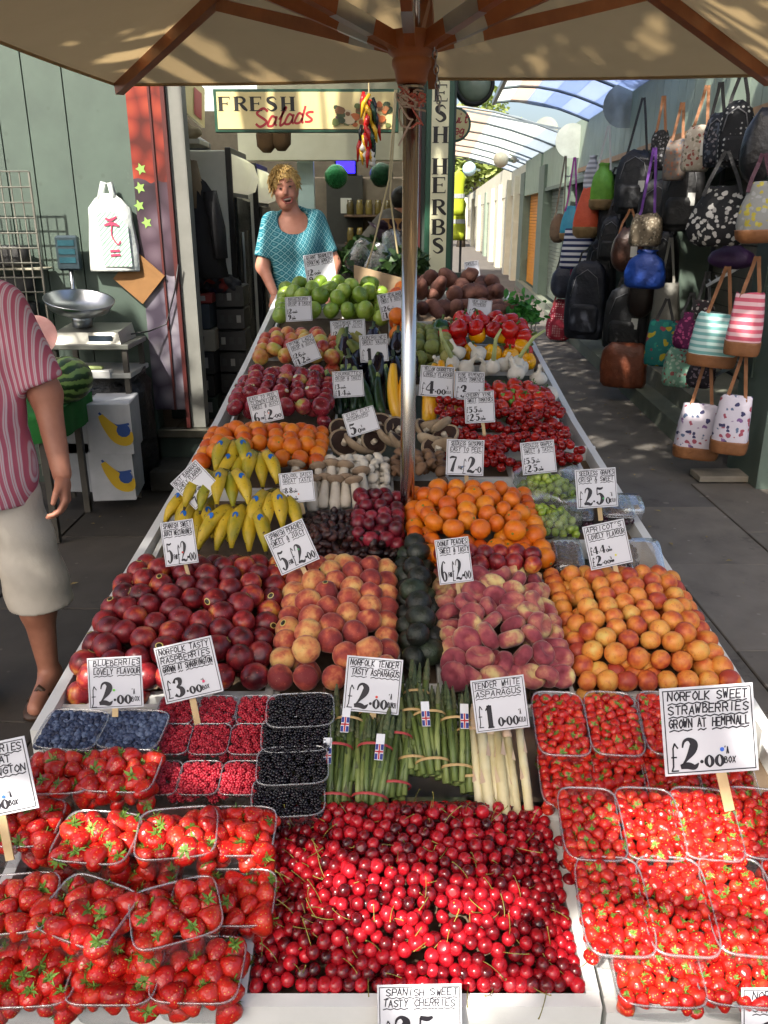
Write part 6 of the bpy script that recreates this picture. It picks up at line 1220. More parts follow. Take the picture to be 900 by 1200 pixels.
def shirt(P):
    D = chain(P, torso, .04) - .02; fold = .005 * np.sin(P[..., 2] * 34 + P[..., 0] * 18) * np.sin(P[..., 0] * 26 + 1) ; D = D + fold
    for s_ in (-1, 1): D = smin(D, np.maximum(rc(P, (s_ * .17, .01, 1.40), (s_ * .27, .03, 1.10), .082, .082), (P - np.array([s_ * .25, .03, 1.16])) @ np.array([s_ * .33, .0, -.94])), .03)
    fl = rc(P, (0, -.01, .8), (0, 0, 1.0), .2, .16); D = smin(D, np.maximum(ell(P, (0, -.01, .9), (.205, .165, .3)), P[..., 2] - 1.0), .03)
    D = np.maximum(D, .765 + .012 * np.sin(P[..., 0] * 16) - P[..., 2]); D = np.maximum(D, -ell(P, (0, -.02, 1.52), (.085, .09, .1))); return D
t = NT('pink striped cotton'); sx = t.n('SeparateXYZ'); t.l(t.coord(), sx.inputs[0]); xx = t.math('ADD', sx.outputs[0], t.math('MULTIPLY', t.noise(4, 2), .018))
st1 = t.math('FRACT', t.math('MULTIPLY', xx, 62)); c_ = t.ramp(st1, [(0, 'c4687e'), (.34, 'c87084'), (.4, 'dcc6cc'), (.5, 'e0d0d4'), (.56, 'cc7a8c'), (.66, 'e0ccd2'), (.8, 'dcc2ca'), (.86, 'c4687e')]); t.color(c_); t.bump(t.noise(9, 3), .5, .02); M_pink = t.fin(.85, 0, .2)
sh = obj('shirt', snet(shirt, (-.42, -.3, .7), (.42, .26, 1.56), .0115), M_pink, mp, True, True)
obj('placket', MB().beam((.0, -.186, 1.36), (.015, -.212, .80), .034, .004, (0, -1, 0)), M_pink, sh, False, True)
for k in range(6): obj('button', MB().lathe([(0, 0), (.006, 0), (.005, .002), (0, .002)], 8, (.0 + .003 * k, -.19 - .0036 * k - .004, 1.33 - k * .09), ax=(0, -1, .1)), mat('shirt button', 'd5b9bf', rough=.3), sh, False, True)
obj('hem_tag', MB().bbox((.055, -.2135, .845), (.075, -.2075, .875), .001), M_black, sh, False, True)
def shorts(P):
    D = smin(ell(P, (0, -.0, .88), (.185, .14, .15)), np.minimum(rc(P, (-.1, 0, .80), (-.14, -.03, .33), .10, .112), rc(P, (.1, .01, .80), (.14, .06, .35), .10, .112)), .03) + .004 * np.sin(P[..., 2] * 40 + P[..., 0] * 20)
    D = np.maximum(D, np.where(P[..., 0] < 0, .33, .37) - P[..., 2]); return np.maximum(D, P[..., 2] - 1.0)
obj('shorts', snet(shorts, (-.3, -.26, .28), (.3, .26, 1.02), .0115), mat('pale chino', 'd2cabc', 'c6bdae', rough=.85, scale=6, bump=.3, bscale=14, bdist=.015), mp, True, True)
obj('hair', snet(lambda P: np.maximum(ell(P, (0, .0, 1.685), (.085, .1, .1)), (P[..., 1] + .055) * -1 + (1.68 - P[..., 2]) * .6), (-.11, -.13, 1.56), (.11, .13, 1.81), .009), mat('grey hair', '77706a', '5d5751', rough=.8, bump=1, bscale=120), mp, True, True)
for s_, dy in ((-1, -.02), (1, .06)): obj('sandal', MB().loft([superring(s_ * .12, dy - .05, z, .052, .14, 2.6, 18) for z in (-.002, .012)]).tube([(s_ * .12 - .045, dy - .08, .012), (s_ * .12, dy - .09, .075), (s_ * .12 + .045, dy - .08, .012)], .012, 6), mat('brown sandal', '3d2a1e', '4a3426'), mp, True, True)
face_parts(mp, (0, -.02, 1.65), 0, False, '8a4a42')
# the laughing stallholder
wp = person('laughing woman with short blonde hair and teal top behind the green apples', (-.50, 5.50, .36)); wp.scale = (.92, .95, 1); wp.rotation_euler = (0, -.05, .1)
wa_r = [((-.165, .0, 1.30), (-.235, -.06, 1.06), .056, .046), ((-.235, -.06, 1.06), (-.165, -.25, .90), .043, .028)]; wa_l = [((.165, .0, 1.30), (.255, .0, 1.05), .056, .046), ((.255, .0, 1.05), (.2, -.14, .86), .043, .028)]
wt_ = [((0, 0, 1.16), (.165, .12, .22)), ((0, -.05, 1.16), (.15, .115, .12)), ((0, -.02, .96), (.165, .14, .2)), ((0, 0, .82), (.18, .14, .15)), ((-.12, .01, 1.3), (.12, .01, 1.3), .058, .058)]
wl_ = []
for s_ in (-1, 1): wl_ += [((s_ * .09, 0, .8), (s_ * .09, 0, .44), .09, .06), ((s_ * .09, 0, .44), (s_ * .09, .02, .08), .058, .038), ((s_ * .09, .03, .05), (s_ * .1, -.14, .03), .038, .03)]
hc = (-.035, -.035, 1.50); tl_ = -.16
b = snet(lambda P: np.minimum(chain(P, wt_ + wl_ + wa_r + wa_l + [((0, .01, 1.32), (-.025, -.01, 1.44), .058, .052)], .03), head_sdf(P, hc, tl_, True)), (-.36, -.36, -.01), (.36, .24, 1.66), .0115)
b.merge(snet(lambda P: hand_sdf(P, (-.165, -.25, .90), (.1, -.5, -.8), -1, .35, (.2, .6, -.5), .95), (-.26, -.42, .73), (-.07, -.18, .95), .0045)); b.merge(snet(lambda P: hand_sdf(P, (.2, -.14, .86), (-.1, -.4, -.9), 1, .4, (-.6, .3, -.3), .95), (.09, -.32, .68), (.31, -.06, .92), .0045))
obj('body', b, SK2, wp, True, True); face_parts(wp, hc, tl_, True, 'a04a48')
def hair(P):
    Q = P - np.array(hc); D = ell(Q, (.0, .018, .048), (.094, .104, .098)) + .005 * np.sin(Q[..., 0] * 130 + Q[..., 2] * 40); D = smin(D, ell(Q, (0, .06, -.03), (.085, .06, .07)), .03)
    face = ell(Q, (.0, -.09, -.02), (.064, .07, .083)); return np.maximum(D, -face)
hb = snet(lambda P: hair(P) + .006, (-.16, -.17, 1.36), (.1, .12, 1.68), .008); rr = random.Random(6); hR = Matrix.Rotation(tl_, 3, 'Y'); crown = Vector((.01, .045, .135))
for k in range(520):
    a = rr.uniform(0, 2 * math.pi); el = rr.uniform(-.35, 1.45); q = Vector((math.cos(a) * math.cos(el) * .086, math.sin(a) * math.cos(el) * .1 + .016, math.sin(el) * .094 + .044))
    if q.y < -.03 and q.z < .062: continue
    dn = (q - crown); dn -= q.normalized() * dn.dot(q.normalized()); dn = dn.normalized() if dn.length > 1e-4 else Vector((0, -1, 0)); dn = (dn + Vector((rr.uniform(-.3, .3), rr.uniform(-.3, .3), rr.uniform(-.2, .1)))).normalized(); L = rr.uniform(.03, .055) * (.7 if q.y < -.03 else 1); o = q.normalized()
    hb.tube([Vector(hc) + hR @ p for p in (q - o * .004, q + dn * L * .5 + o * .007, q + dn * L + o * rr.uniform(-.004, .008))], [.004, .0042, .0008], 4)
obj('hair', hb, mat('blonde hair', 'd0b070', 'a88645', rough=.55, scale=60, rv=.25), wp, True, True)
t = NT('teal lattice print'); sx = t.n('SeparateXYZ'); t.l(t.coord(), sx.inputs[0]); yv = t.math('ADD', sx.outputs[0], t.math('MULTIPLY', sx.outputs[1], .6)); u = t.math('MULTIPLY', t.math('ADD', yv, sx.outputs[2]), 26); v = t.math('MULTIPLY', t.math('SUBTRACT', yv, sx.outputs[2]), 26)
du = t.math('ABSOLUTE', t.math('SUBTRACT', t.math('FRACT', u), .5)); dv = t.math('ABSOLUTE', t.math('SUBTRACT', t.math('FRACT', v), .5)); mxx = t.math('MAXIMUM', du, dv); t.color(t.ramp(mxx, [(.1, '5a929c'), (.22, '24707f'), (.38, '1a6070'), (.44, '76a8ae'), (.5, '86b4b8')])); t.bump(t.noise(8, 3), .4, .02); M_teal = t.fin(.8, 0, .2)
def top_(P):
    D = chain(P, wt_, .04) - .016 + .004 * np.sin(P[..., 2] * 30 + P[..., 0] * 20)
    for s_ in (-1, 1): D = smin(D, np.maximum(rc(P, (s_ * .15, 0, 1.31), (s_ * .25, -.06 if s_ < 0 else 0, 1.02), .073, .07), (P - np.array([s_ * .22, -.04, 1.11])) @ np.array([s_ * .3, -.1, -.95])), .025)
    D = smin(D, np.maximum(ell(P, (0, -.02, .8), (.205, .165, .3)), P[..., 2] - .95), .03); D = np.maximum(D, .7 - P[..., 2]); return np.maximum(D, -ell(P, (-.005, -.09, 1.335), (.105, .12, .105)))
obj('top', snet(top_, (-.36, -.26, .66), (.36, .22, 1.45), .0105), M_teal, wp, True, True)
obj('trousers', snet(lambda P: np.maximum(np.maximum(chain(P, [((0, 0, .82), (.18, .14, .15))] + [q for q in wl_ if q[0][2] > .1], .03) - .014, .12 - P[..., 2]), P[..., 2] - .86), (-.26, -.24, .06), (.26, .22, .92), .014), M_dark, wp, True, True)
# the man bending at the back
P_ = PY(423, 300, 7.7); bp = person('dark haired man in grey bending over at the back of the shop', (P_[0], 7.7, .36))
bt = [((0, 0, .92), (.14, .16, .15)), ((.0, 0, .95), (.27, 0, 1.25), .14, .15), ((.25, -.13, 1.28), (.25, .13, 1.28), .06, .06)]; bl_ = []
for s_ in (-1, 1): bl_ += [((.0, s_ * .09, .86), (.0, s_ * .09, .46), .09, .06), ((.0, s_ * .09, .46), (-.03, s_ * .09, .08), .058, .038), ((-.03, s_ * .09, .05), (.14, s_ * .1, .03), .038, .03)]
ba = [((.26, -.17, 1.26), (.36, -.2, 1.02), .055, .045), ((.36, -.2, 1.02), (.52, -.12, .92), .043, .03), ((.26, .17, 1.26), (.36, .2, 1.02), .055, .045), ((.36, .2, 1.02), (.52, .12, .92), .043, .03)]
b = snet(lambda P: chain(P, bt + bl_ + ba + [((.3, 0, 1.32), (.36, 0, 1.41), .055, .05), ((.395, 0, 1.475), (.095, .075, .1)), ((.44, 0, 1.43), (.05, .05, .06)), ((.49, 0, 1.465), (.495, 0, 1.445), .008, .013)], .03), (-.25, -.32, -.01), (.66, .32, 1.6), .016)
for s_ in (-1, 1): b.merge(snet(lambda P: hand_sdf(P, (.52, s_ * .12, .92), (1, 0, -.6), s_, .5, (0, -s_, -.3)), (.46, s_ * .12 - .1, .78), (.7, s_ * .12 + .1, .98), .007))
obj('body', b, SK2, bp, True, True)
obj('shirt', snet(lambda P: np.maximum(chain(P, bt + [((.26, -.17, 1.26), (.34, -.2, 1.07), .06, .055), ((.26, .17, 1.26), (.34, .2, 1.07), .06, .055)], .03) - .014, .9 - P[..., 2]), (-.25, -.34, .85), (.5, .34, 1.46), .016), mat('grey polo', '5a534e', '4c4641', rough=.85, bump=.3, bscale=12, bdist=.01), bp, True, True)
obj('trousers', snet(lambda P: np.maximum(np.maximum(chain(P, [bt[0]] + [q for q in bl_ if q[0][2] > .1], .03) - .014, .1 - P[..., 2]), P[..., 2] - .93), (-.25, -.26, .05), (.26, .26, .98), .018), mat('charcoal trousers', '2c2a2b', '232122', rough=.85), bp, True, True)
obj('hair', snet(lambda P: np.maximum(ell(P, (.37, 0, 1.495), (.105, .09, .105)), (P[..., 0] - .43) + (1.49 - P[..., 2]) * .5), (.24, -.12, 1.36), (.5, .12, 1.62), .011), mat('dark hair', '15110f', '201a16', rough=.6, bump=.8, bscale=120), bp, True, True)
obj('apron_band', snet(lambda P: np.maximum(np.abs(chain(P, bt[:2], .03) - .02) - .006, np.maximum(.9 - P[..., 2], P[..., 2] - 1.03 + P[..., 0] * .3)), (-.22, -.24, .86), (.3, .24, 1.08), .015), mat('lime apron', 'b3a93a', 'a0962f', rough=.7), bp, True, True)
# ------------------------------------------------------------------ bags hanging on the right
def patmat(name, cols, kind, scale, rough=.75):
    t = NT(name); co = t.coord()
    if kind == 'stripe':
        sx = t.n('SeparateXYZ'); t.l(co, sx.inputs[0]); f = t.math('FRACT', t.math('MULTIPLY', sx.outputs[2], scale)); c_ = t.ramp(f, [(.49, cols[0]), (.51, cols[1])])
    elif kind == 'dots':
        v = t.n('TexVoronoi'); v.inputs['Scale'].default_value = scale; v.inputs['Randomness'].default_value = .15; t.l(co, v.inputs['Vector']); c_ = t.ramp(v.outputs['Distance'], [(.24, cols[1]), (.3, cols[0])])
    else:
        v = t.n('TexVoronoi'); v.inputs['Scale'].default_value = scale; wv = t.n('VectorMath', operation='ADD'); t.l(co, wv.inputs[0]); nz = t.n('TexNoise'); nz.inputs['Scale'].default_value = scale * .8; t.l(co, nz.inputs['Vector']); sc_ = t.n('VectorMath', operation='SCALE'); sc_.inputs['Scale'].default_value = 1.2 / scale; t.l(nz.outputs['Color'], sc_.inputs[0]); t.l(sc_.outputs[0], wv.inputs[1]); t.l(wv.outputs[0], v.inputs['Vector'])
        sp = t.n('SeparateColor'); t.l(v.outputs['Color'], sp.inputs[0]); n = len(cols) - 1
        pc = t.n('ValToRGB'); pc.color_ramp.interpolation = 'CONSTANT'; e = pc.color_ramp.elements
        while len(e) < n: e.new(.5)
        for i in range(n): e[i].position = i / n; e[i].color = C(cols[i + 1])
        t.l(sp.outputs[0], pc.inputs[0]); m = t.ramp(v.outputs['Distance'], [(.36, (1, 1, 1, 1)), (.44, (0, 0, 0, 1))]); c_ = t.mix(m, cols[0], pc.outputs[0])
    t.color(c_); t.bump(t.noise(16, 3), .35, .02); return t.fin(rough, 0, .3)
def plain(name, a, b=None, rough=.6): return mat(name, a, b or a, rough=rough, scale=10, bump=.5, bscale=18, bdist=.02)
STR_T = plain('tan strap', '8a5a34', '7a4e2c'); STR_K = plain('black strap', '161618'); 
def hbag(px, py, wp, hp, kind, m, lab, base=None, strap=None, sl=1.0, off=.34, top=None, yaw=-.45, tag_=False):
    P = RW(px, py, off); d = dep(P); w_, h_ = wp / F * d * 1.05, hp / F * d * 1.05; W = w_ / 2; D_ = min(.09, W * .75)
    t = thing('hanging_bag', lab, 'bag', tuple(P - np.array([0, 0, h_ / 2])), 'bags on the right-hand shop front'); t.rotation_euler = (0, RG.uniform(-.05, .05), yaw)
    if kind == 'tote': pr = [(0, .92, 1), (.03, 1.0, 1.05), (.24, 1.02, 1.05), (.5, .98, .9), (.8, .9, .55), (1, .84, .22)]
    elif kind == 'pack': pr = [(0, .8, .8), (.04, .95, 1), (.35, 1, 1.1), (.7, .95, 1.0), (.9, .75, .8), (.98, .5, .5), (1, .3, .3)]
    elif kind == 'round': pr = [(0, .3, .3), (.06, .65, .7), (.25, .95, 1), (.5, 1, 1.05), (.75, .85, .85), (.93, .5, .5), (1, .25, .25)]
    elif kind == 'hobo': pr = [(0, .6, .7), (.08, .9, 1), (.3, 1, 1.05), (.55, .9, .8), (.75, .7, .5), (.92, .5, .3), (1, .42, .2)]
    elif kind == 'sack': pr = [(0, .7, .7), (.05, .95, 1), (.4, 1, 1), (.75, .8, .8), (.9, .45, .45), (.95, .35, .35), (1, .5, .5)]
    else: pr = [(0, .85, .8), (.08, 1, 1), (.5, 1.02, 1.05), (.85, .95, .85), (1, .7, .4)]
    e = 3.2 if kind in ('tote', 'pack', 'box') else 2.4; ph = RG.uniform(0, 6)
    def ring(u, a, c_):
        R = superring(0, 0, u * h_, W * a, D_ * c_, e, 24); return [(x * (1 + .035 * math.sin(k * 1.7 + ph + u * 5)), y * (1 + .06 * math.sin(k * 1.1 + ph)), z + .012 * math.sin(k * .8 + ph) * (u > .9)) for k, (x, y, z) in enumerate(R)]
    def at(u): 
        for (u0, a0, c0), (u1, a1, c1) in zip(pr, pr[1:]):
            if u <= u1: q = (u - u0) / (u1 - u0); return a0 + (a1 - a0) * q, c0 + (c1 - c0) * q
        return pr[-1][1:]
    us = [0, .03, .1, .2, .3, .45, .6, .72, .82, .9, .96, 1]; obj('body', MB().loft([ring(u, *at(u)) for u in us]), m, t, True, True)
    if base:
        ub = [0, .02, .08, .2, .235]; obj('base_panel', MB().loft([[(x * 1.03, y * 1.04, z - .004) for x, y, z in superring(0, 0, u * h_, W * at(u)[0] * 1.03, D_ * at(u)[1] * 1.03, e, 24)] for u in ub]), base, t, True, True)
    if kind == 'pack':
        obj('front_pocket', MB().loft([superring(0, -D_ * .75, u * h_, W * a, D_ * .5, 3, 18) for u, a in ((.08, .6), (.12, .72), (.4, .72), (.46, .55))]), m, t, True, True); obj('zip', MB().tube([(-W * .7, -D_ * 1.0, h_ * .55), (-W * .5, -D_ * 1.02, h_ * .8), (0, -D_ * .95, h_ * .9), (W * .5, -D_ * 1.02, h_ * .8), (W * .7, -D_ * 1.0, h_ * .55)], .004, 4), plain('zip grey', '77777a'), t, True, True)
    if strap:
        L = h_ * sl; sw_ = .022
        for s_ in (-1, 1):
            b = MB(); pts = [(s_ * W * .55, -D_ * .3, h_ * .86), (s_ * W * .42, 0, h_ * 1.1), (s_ * W * .18, .02, h_ + L * .7), (s_ * .008, .02, h_ + L)]
            for p, q in zip(pts, pts[1:]): b.beam(p, q, sw_, .005, (0, 1, 0))
            obj('strap', b, strap, t, False, True)
    if tag_: obj('label_tag', MB().bbox((W * .3, -D_ * 1.2, h_ * .35), (W * .3 + .06, -D_ * 1.2 + .002, h_ * .35 + .1), .0005), mat('card tag', 'c9c9c4'), t, False, True)
    return t
bfly = patmat('butterfly print', ['c9c2cc', '3a3a5e', '9a4a5a', '5a6a88', 'c9c2cc', '7a5a8a', 'c9c2cc'], 'flower', 26)
BG = [(818, 505, 46, 58, 'tote', bfly, 'butterfly print tote with tan straps nearest the pavement', STR_T, STR_T, 1.0, .42), (857, 497, 38, 62, 'tote', bfly, 'butterfly print tote beside the corner post', STR_T, STR_T, .8, .3),
 (836, 398, 50, 56, 'tote', patmat('aqua stripe', ['6fa3a0', 'b7cfcc'], 'stripe', 26), 'aqua and white striped tote with tan base', STR_T, STR_T, .9, .4), (873, 380, 36, 66, 'tote', patmat('pink stripe', ['c2586a', 'd8b0b4'], 'stripe', 22), 'pink and white striped tote with tan base', STR_T, STR_T, .6, .3),
 (731, 428, 50, 48, 'box', plain('rust brown leather', '7a3f26', '5d2e1b', .45), 'rust brown leather holdall hanging lowest above the step', None, STR_K, .25, .4), (733, 372, 50, 70, 'pack', plain('black nylon', '121316', '1a1b20'), 'black rucksack above the rust brown holdall', None, STR_K, .2, .4), (686, 352, 46, 84, 'pack', plain('dark navy nylon', '141a28', '10141f'), 'dark navy rucksack beside the red dotted bag', None, STR_K, .2, .4),
 (655, 375, 30, 44, 'hobo', patmat('red dotted', ['8a2436', 'c9b0b0'], 'dots', 30), 'red dotted shoulder bag hanging low over the paving', None, plain('red strap', '8a2a2a'), .5, .45), (756, 316, 46, 40, 'sack', plain('bright blue nylon', '1f49a8', '173a8a', .5), 'bright blue nylon sack', None, None, 1, .4), (736, 293, 36, 48, 'round', plain('brown leather', '4a2e24', '3a231b', .35), 'rounded brown leather bag left of the blue sack', None, STR_T, .4, .42),
 (757, 270, 34, 34, 'box', patmat('tapestry print', ['6d6252', '8d8270', '4a4438', 'a39a88'], 'flower', 40), 'small tapestry crossbody bag on a purple strap', None, plain('purple strap', '5a2a82'), 2.0, .42), (743, 214, 42, 66, 'pack', plain('black rucksack fabric', '16181d', '101115'), 'black rucksack hanging highest beside the green sack', None, STR_K, .8, .3), (706, 219, 27, 48, 'sack', plain('lime green cotton', '6aa32a', '5a8f22'), 'lime green drawstring sack with straw base', plain('straw', '8a6f48', '75603c', .9), plain('white cord strap', 'c9c6bc'), .8, .3),
 (688, 250, 30, 52, 'hobo', plain('orange cotton', 'c9512a', 'b84522'), 'orange bag with straw base', MC['straw'], None, 1, .42), (669, 262, 24, 36, 'hobo', plain('turquoise cotton', '2a8aa3', '22788f'), 'turquoise bag with straw base left of the orange bag', MC['straw'], plain('magenta strap', '8a2a78'), 1.4, .42), (654, 268, 20, 30, 'round', plain('brown straw', '5d4a38', '4a3a2b', .9), 'small brown straw bag furthest left in its row', None, plain('olive strap', '5a5040'), 2.0, .42), (677, 292, 36, 42, 'tote', patmat('navy stripe', ['1c2850', 'c3c6cc'], 'stripe', 15), 'navy and white striped bag', None, None, 1, .42), (694, 208, 18, 44, 'sack', patmat('grey stripe', ['8f8f92', 'c3c3c4'], 'stripe', 18), 'grey and white striped bag behind the green sack', None, None, 1, .32),
 (774, 177, 20, 40, 'box', patmat('black floral', ['1c1c1e', '77777a', '3a3a3c'], 'flower', 40), 'black floral bag on the leftmost brown strap', None, STR_T, .9, .3), (791, 188, 24, 42, 'box', patmat('rust plaid print', ['6d625a', '8a5a48', '5a5a62'], 'flower', 36), 'rust and grey print bag on the middle brown strap', None, STR_T, .9, .3), (816, 175, 30, 46, 'box', patmat('cream floral', ['a89e90', '8a4a42', '6d6a5a', 'b9b0a2'], 'flower', 34), 'cream floral bag on the right brown strap', None, STR_T, .9, .3), (863, 158, 38, 66, 'pack', patmat('polka rucksack', ['17181c', '9a9a98'], 'dots', 32), 'black polka dot rucksack near the corner post', None, STR_K, .5, .3), (840, 165, 26, 54, 'pack', patmat('navy plaid', ['20242e', '4a5260', '6d6a70'], 'flower', 40), 'navy patterned rucksack left of the polka dot one', None, STR_K, .6, .3), (889, 172, 40, 76, 'round', plain('black leather', '151416', '1d1b1e', .35), 'large black leather bag at the right edge', None, None, 1, .34),
 (846, 254, 72, 62, 'hobo', patmat('black white floral', ['19191b', 'b3b0aa', 'a3a09a', 'b9b6b0'], 'flower', 26), 'large black and white floral shoulder bag', None, STR_K, .6, .44), (889, 250, 44, 62, 'hobo', patmat('yellow grey floral', ['8a8a84', 'a89a3a', '9c9c98', 'b3a648'], 'flower', 30), 'yellow and grey floral shoulder bag at the right edge', STR_T, plain('plum strap', '4a2433'), .5, .36), (800, 228, 46, 78, 'pack', plain('black canvas', '0f0f11', '151517'), 'large black rucksack behind the black and white floral bag', None, STR_K, .2, .15), (857, 302, 50, 24, 'round', plain('dark purple', '3a1a48', '2f1539'), 'dark purple bag under the floral shoulder bags', None, None, 1, .3), (776, 402, 36, 48, 'tote', patmat('teal floral', ['1f6a68', 'a89a2a', '8a3a4a', '2a8a7a'], 'flower', 18), 'teal bag with large coloured flowers', None, STR_K, .5, .34), (803, 388, 26, 38, 'hobo', patmat('pink floral', ['5a1a48', 'b0487a', '8a3a68'], 'flower', 36), 'small purple pink floral bag', None, STR_K, .6, .36), (796, 430, 34, 42, 'box', patmat('mint floral', ['6f9a86', '8a4a4a', 'a3b8a8'], 'flower', 34), 'mint green floral bag below the purple pink one', None, None, 1, .32), (781, 362, 30, 54, 'tote', plain('grey canvas', '77756c', '68665e'), 'grey canvas tote hanging on the slat wall', None, plain('grey strap', '8a877c'), .9, .1), (822, 435, 32, 36, 'hobo', patmat('dark floral', ['241f24', '6d6068', '3a3338'], 'flower', 36), 'dark patterned bag below the aqua striped tote', None, None, 1, .36), (660, 330, 28, 36, 'round', plain('navy sports', '121828', '182034'), 'dark navy round bag above the red dotted bag', None, STR_K, 1.0, .44), (676, 318, 16, 20, 'round', plain('magenta cotton', 'a31f56', '8f1a4a'), 'small magenta bag under the navy striped bag', None, None, 1, .4), (822, 375, 26, 40, 'box', patmat('monochrome floral', ['2a2426', 'a8a29c', '6a3a48'], 'flower', 34), 'black and white flowered bag behind the aqua tote', None, STR_K, .8, .25), (715, 280, 26, 46, 'pack', plain('black cordura', '131315'), 'black rucksack half hidden left of the brown leather bag', None, STR_K, .6, .3), (772, 250, 44, 70, 'pack', plain('black polyester', '101013', '17171a'), 'black rucksack right of the tapestry crossbody bag', None, STR_K, .3, .12), (705, 318, 34, 70, 'pack', plain('charcoal nylon', '18191c', '121315'), 'charcoal rucksack between the navy and black rucksacks', None, STR_K, .3, .15), (718, 250, 30, 60, 'pack', plain('ink black nylon', '0e0e12'), 'ink black rucksack under the highest black rucksack', None, STR_K, .3, .15), (778, 305, 34, 60, 'pack', plain('soft black', '141312', '0e0d0d'), 'soft black rucksack right of the bright blue sack', None, STR_K, .3, .12), (752, 345, 30, 50, 'round', plain('dark brown leather', '2b1d17', '21150f', .4), 'dark brown round bag under the bright blue sack', None, STR_K, .3, .3)]
for i, q in enumerate(BG): hbag(*q, tag_=i in (5, 9, 11, 20, 26))
for k, (p, q, ll) in enumerate((((757, 140), (868, 55), 0), ((680, 195), (660, 195), 0))): pass
for k, (px0, py0, px1, py1, off, ll) in enumerate(((828, 335, 876, 308, .36, 'steel hook rail holding the striped totes'), (815, 450, 870, 425, .36, 'steel hook rail holding the butterfly totes'), (838, 203, 870, 178, .36, 'steel hook rail below the polka dot rucksack'), (662, 207, 690, 205, .36, 'white hook rail above the turquoise bag'))):
    a, b_ = RW(px0, py0, off), RW(px1, py1, off - .2); t = thing('hook_rail', ll, 'rail', tuple(a)); obj('bar', MB().beam(a, b_, .02, .02), M_steel, t)
    for i in range(6): q = L2(a, b_, (i + .5) / 6); obj('hook', MB().tube([q, q + Vector((0, 0, .02)), q + Vector((-.01, 0, .03))], .005, 5), M_steel, t)
# ------------------------------------------------------------------ left of the stall: scale, melons, boxes
cart = thing('melon_table', 'folding table with green cloth holding the watermelons', 'table', (-1.9, 4.3, 0)); YC = 4.35
A0, A1 = PY(20, 520, YC), PY(112, 440, YC)
ztop = .74
obj('top', MB().bbox((-2.65, 4.15, ztop - .03), (-1.72, 4.75, ztop), .004), M_dark, cart)
def cl(u, v):
    x = -2.67 + .97 * u; a = v
    if a < .45: return (x, 4.13 - .01 * math.sin(u * 25) * (1 - a / .45), ztop + .012 - .24 * (1 - a / .45) * (1 - .4 * u))
    return (x, 4.13 + (a - .45) / .55 * .62, ztop + .012 + .004 * math.sin(u * 12 + v * 9))
obj('cloth', MB().grid(cl, 40, 14), mat('green baize', '1f6a2a', '185a22', rough=.95, bump=.4, bscale=60), cart, True)
obj('cloth_side', MB().grid(lambda u, v: (-1.698 + .006 * math.sin(u * 20), 4.13 + .62 * u, ztop + .012 - .16 * v), 12, 4), MC['green baize'], cart, True)
for x, y in ((-1.78, 4.2), (-1.78, 4.7), (-2.3, 4.2), (-2.3, 4.7)): obj('leg', MB().beam((x, y, 0.03), (x, y, ztop - .031), .035, .035), mat('grey leg', '4a463f', '3c3933', rough=.6), cart)
t = NT('watermelon rind'); co = t.coord(); sx = t.n('SeparateXYZ'); t.l(co, sx.inputs[0]); an = t.math('ARCTAN2', sx.outputs[1], sx.outputs[2]); f = t.math('ADD', t.math('MULTIPLY', an, 2.2), t.math('MULTIPLY', t.noise(22, 3), .9)); t.color(t.ramp(t.math('FRACT', f), [(.1, '1c3417'), (.4, '27451d'), (.5, '6b8a48'), (.85, '7a9650'), (.95, '1c3417')])); M_melon = t.fin(.35)
for k, (px, py, ll) in enumerate(((75, 425, 'striped watermelon on the right of the green cloth'), (45, 440, 'striped watermelon behind the man'))):
    P = PY(px, py, 4.42 + .1 * k); R = .125; o = obj('watermelon', MB().tube([(R * 1.25 * (q / 6 - 1), 0, 0) for q in range(13)], [max(R * math.sqrt(max(1 - ((q / 6 - 1)) ** 2, 0)), .004) for q in range(13)], 18), M_melon, None, True); o.location = (P[0], P[1], ztop + .014 + R); o.rotation_euler = (.3, 0, 1.2 + .3 * k); tag(o, ll, 'watermelon', 'watermelons')
P = PY(42, 393, 4.5); hm = thing('cut_watermelon', 'cut watermelon half showing pale pink flesh by the man', 'watermelon', tuple(P)); R = .11
obj('rind', MB().lathe([(0, -R), (R * .5, -R * .86), (R * .86, -R * .5), (R, 0)], 20), M_melon, hm, True, True); obj('flesh', MB().lathe([(R, 0), (R * .93, .001), (R * .9, .002), (0, .004)], 20), mat('melon flesh', 'c98a84', 'd3a39a', rough=.4, scale=14), hm, True, True); hm.rotation_euler = (1.15, .5, 0)
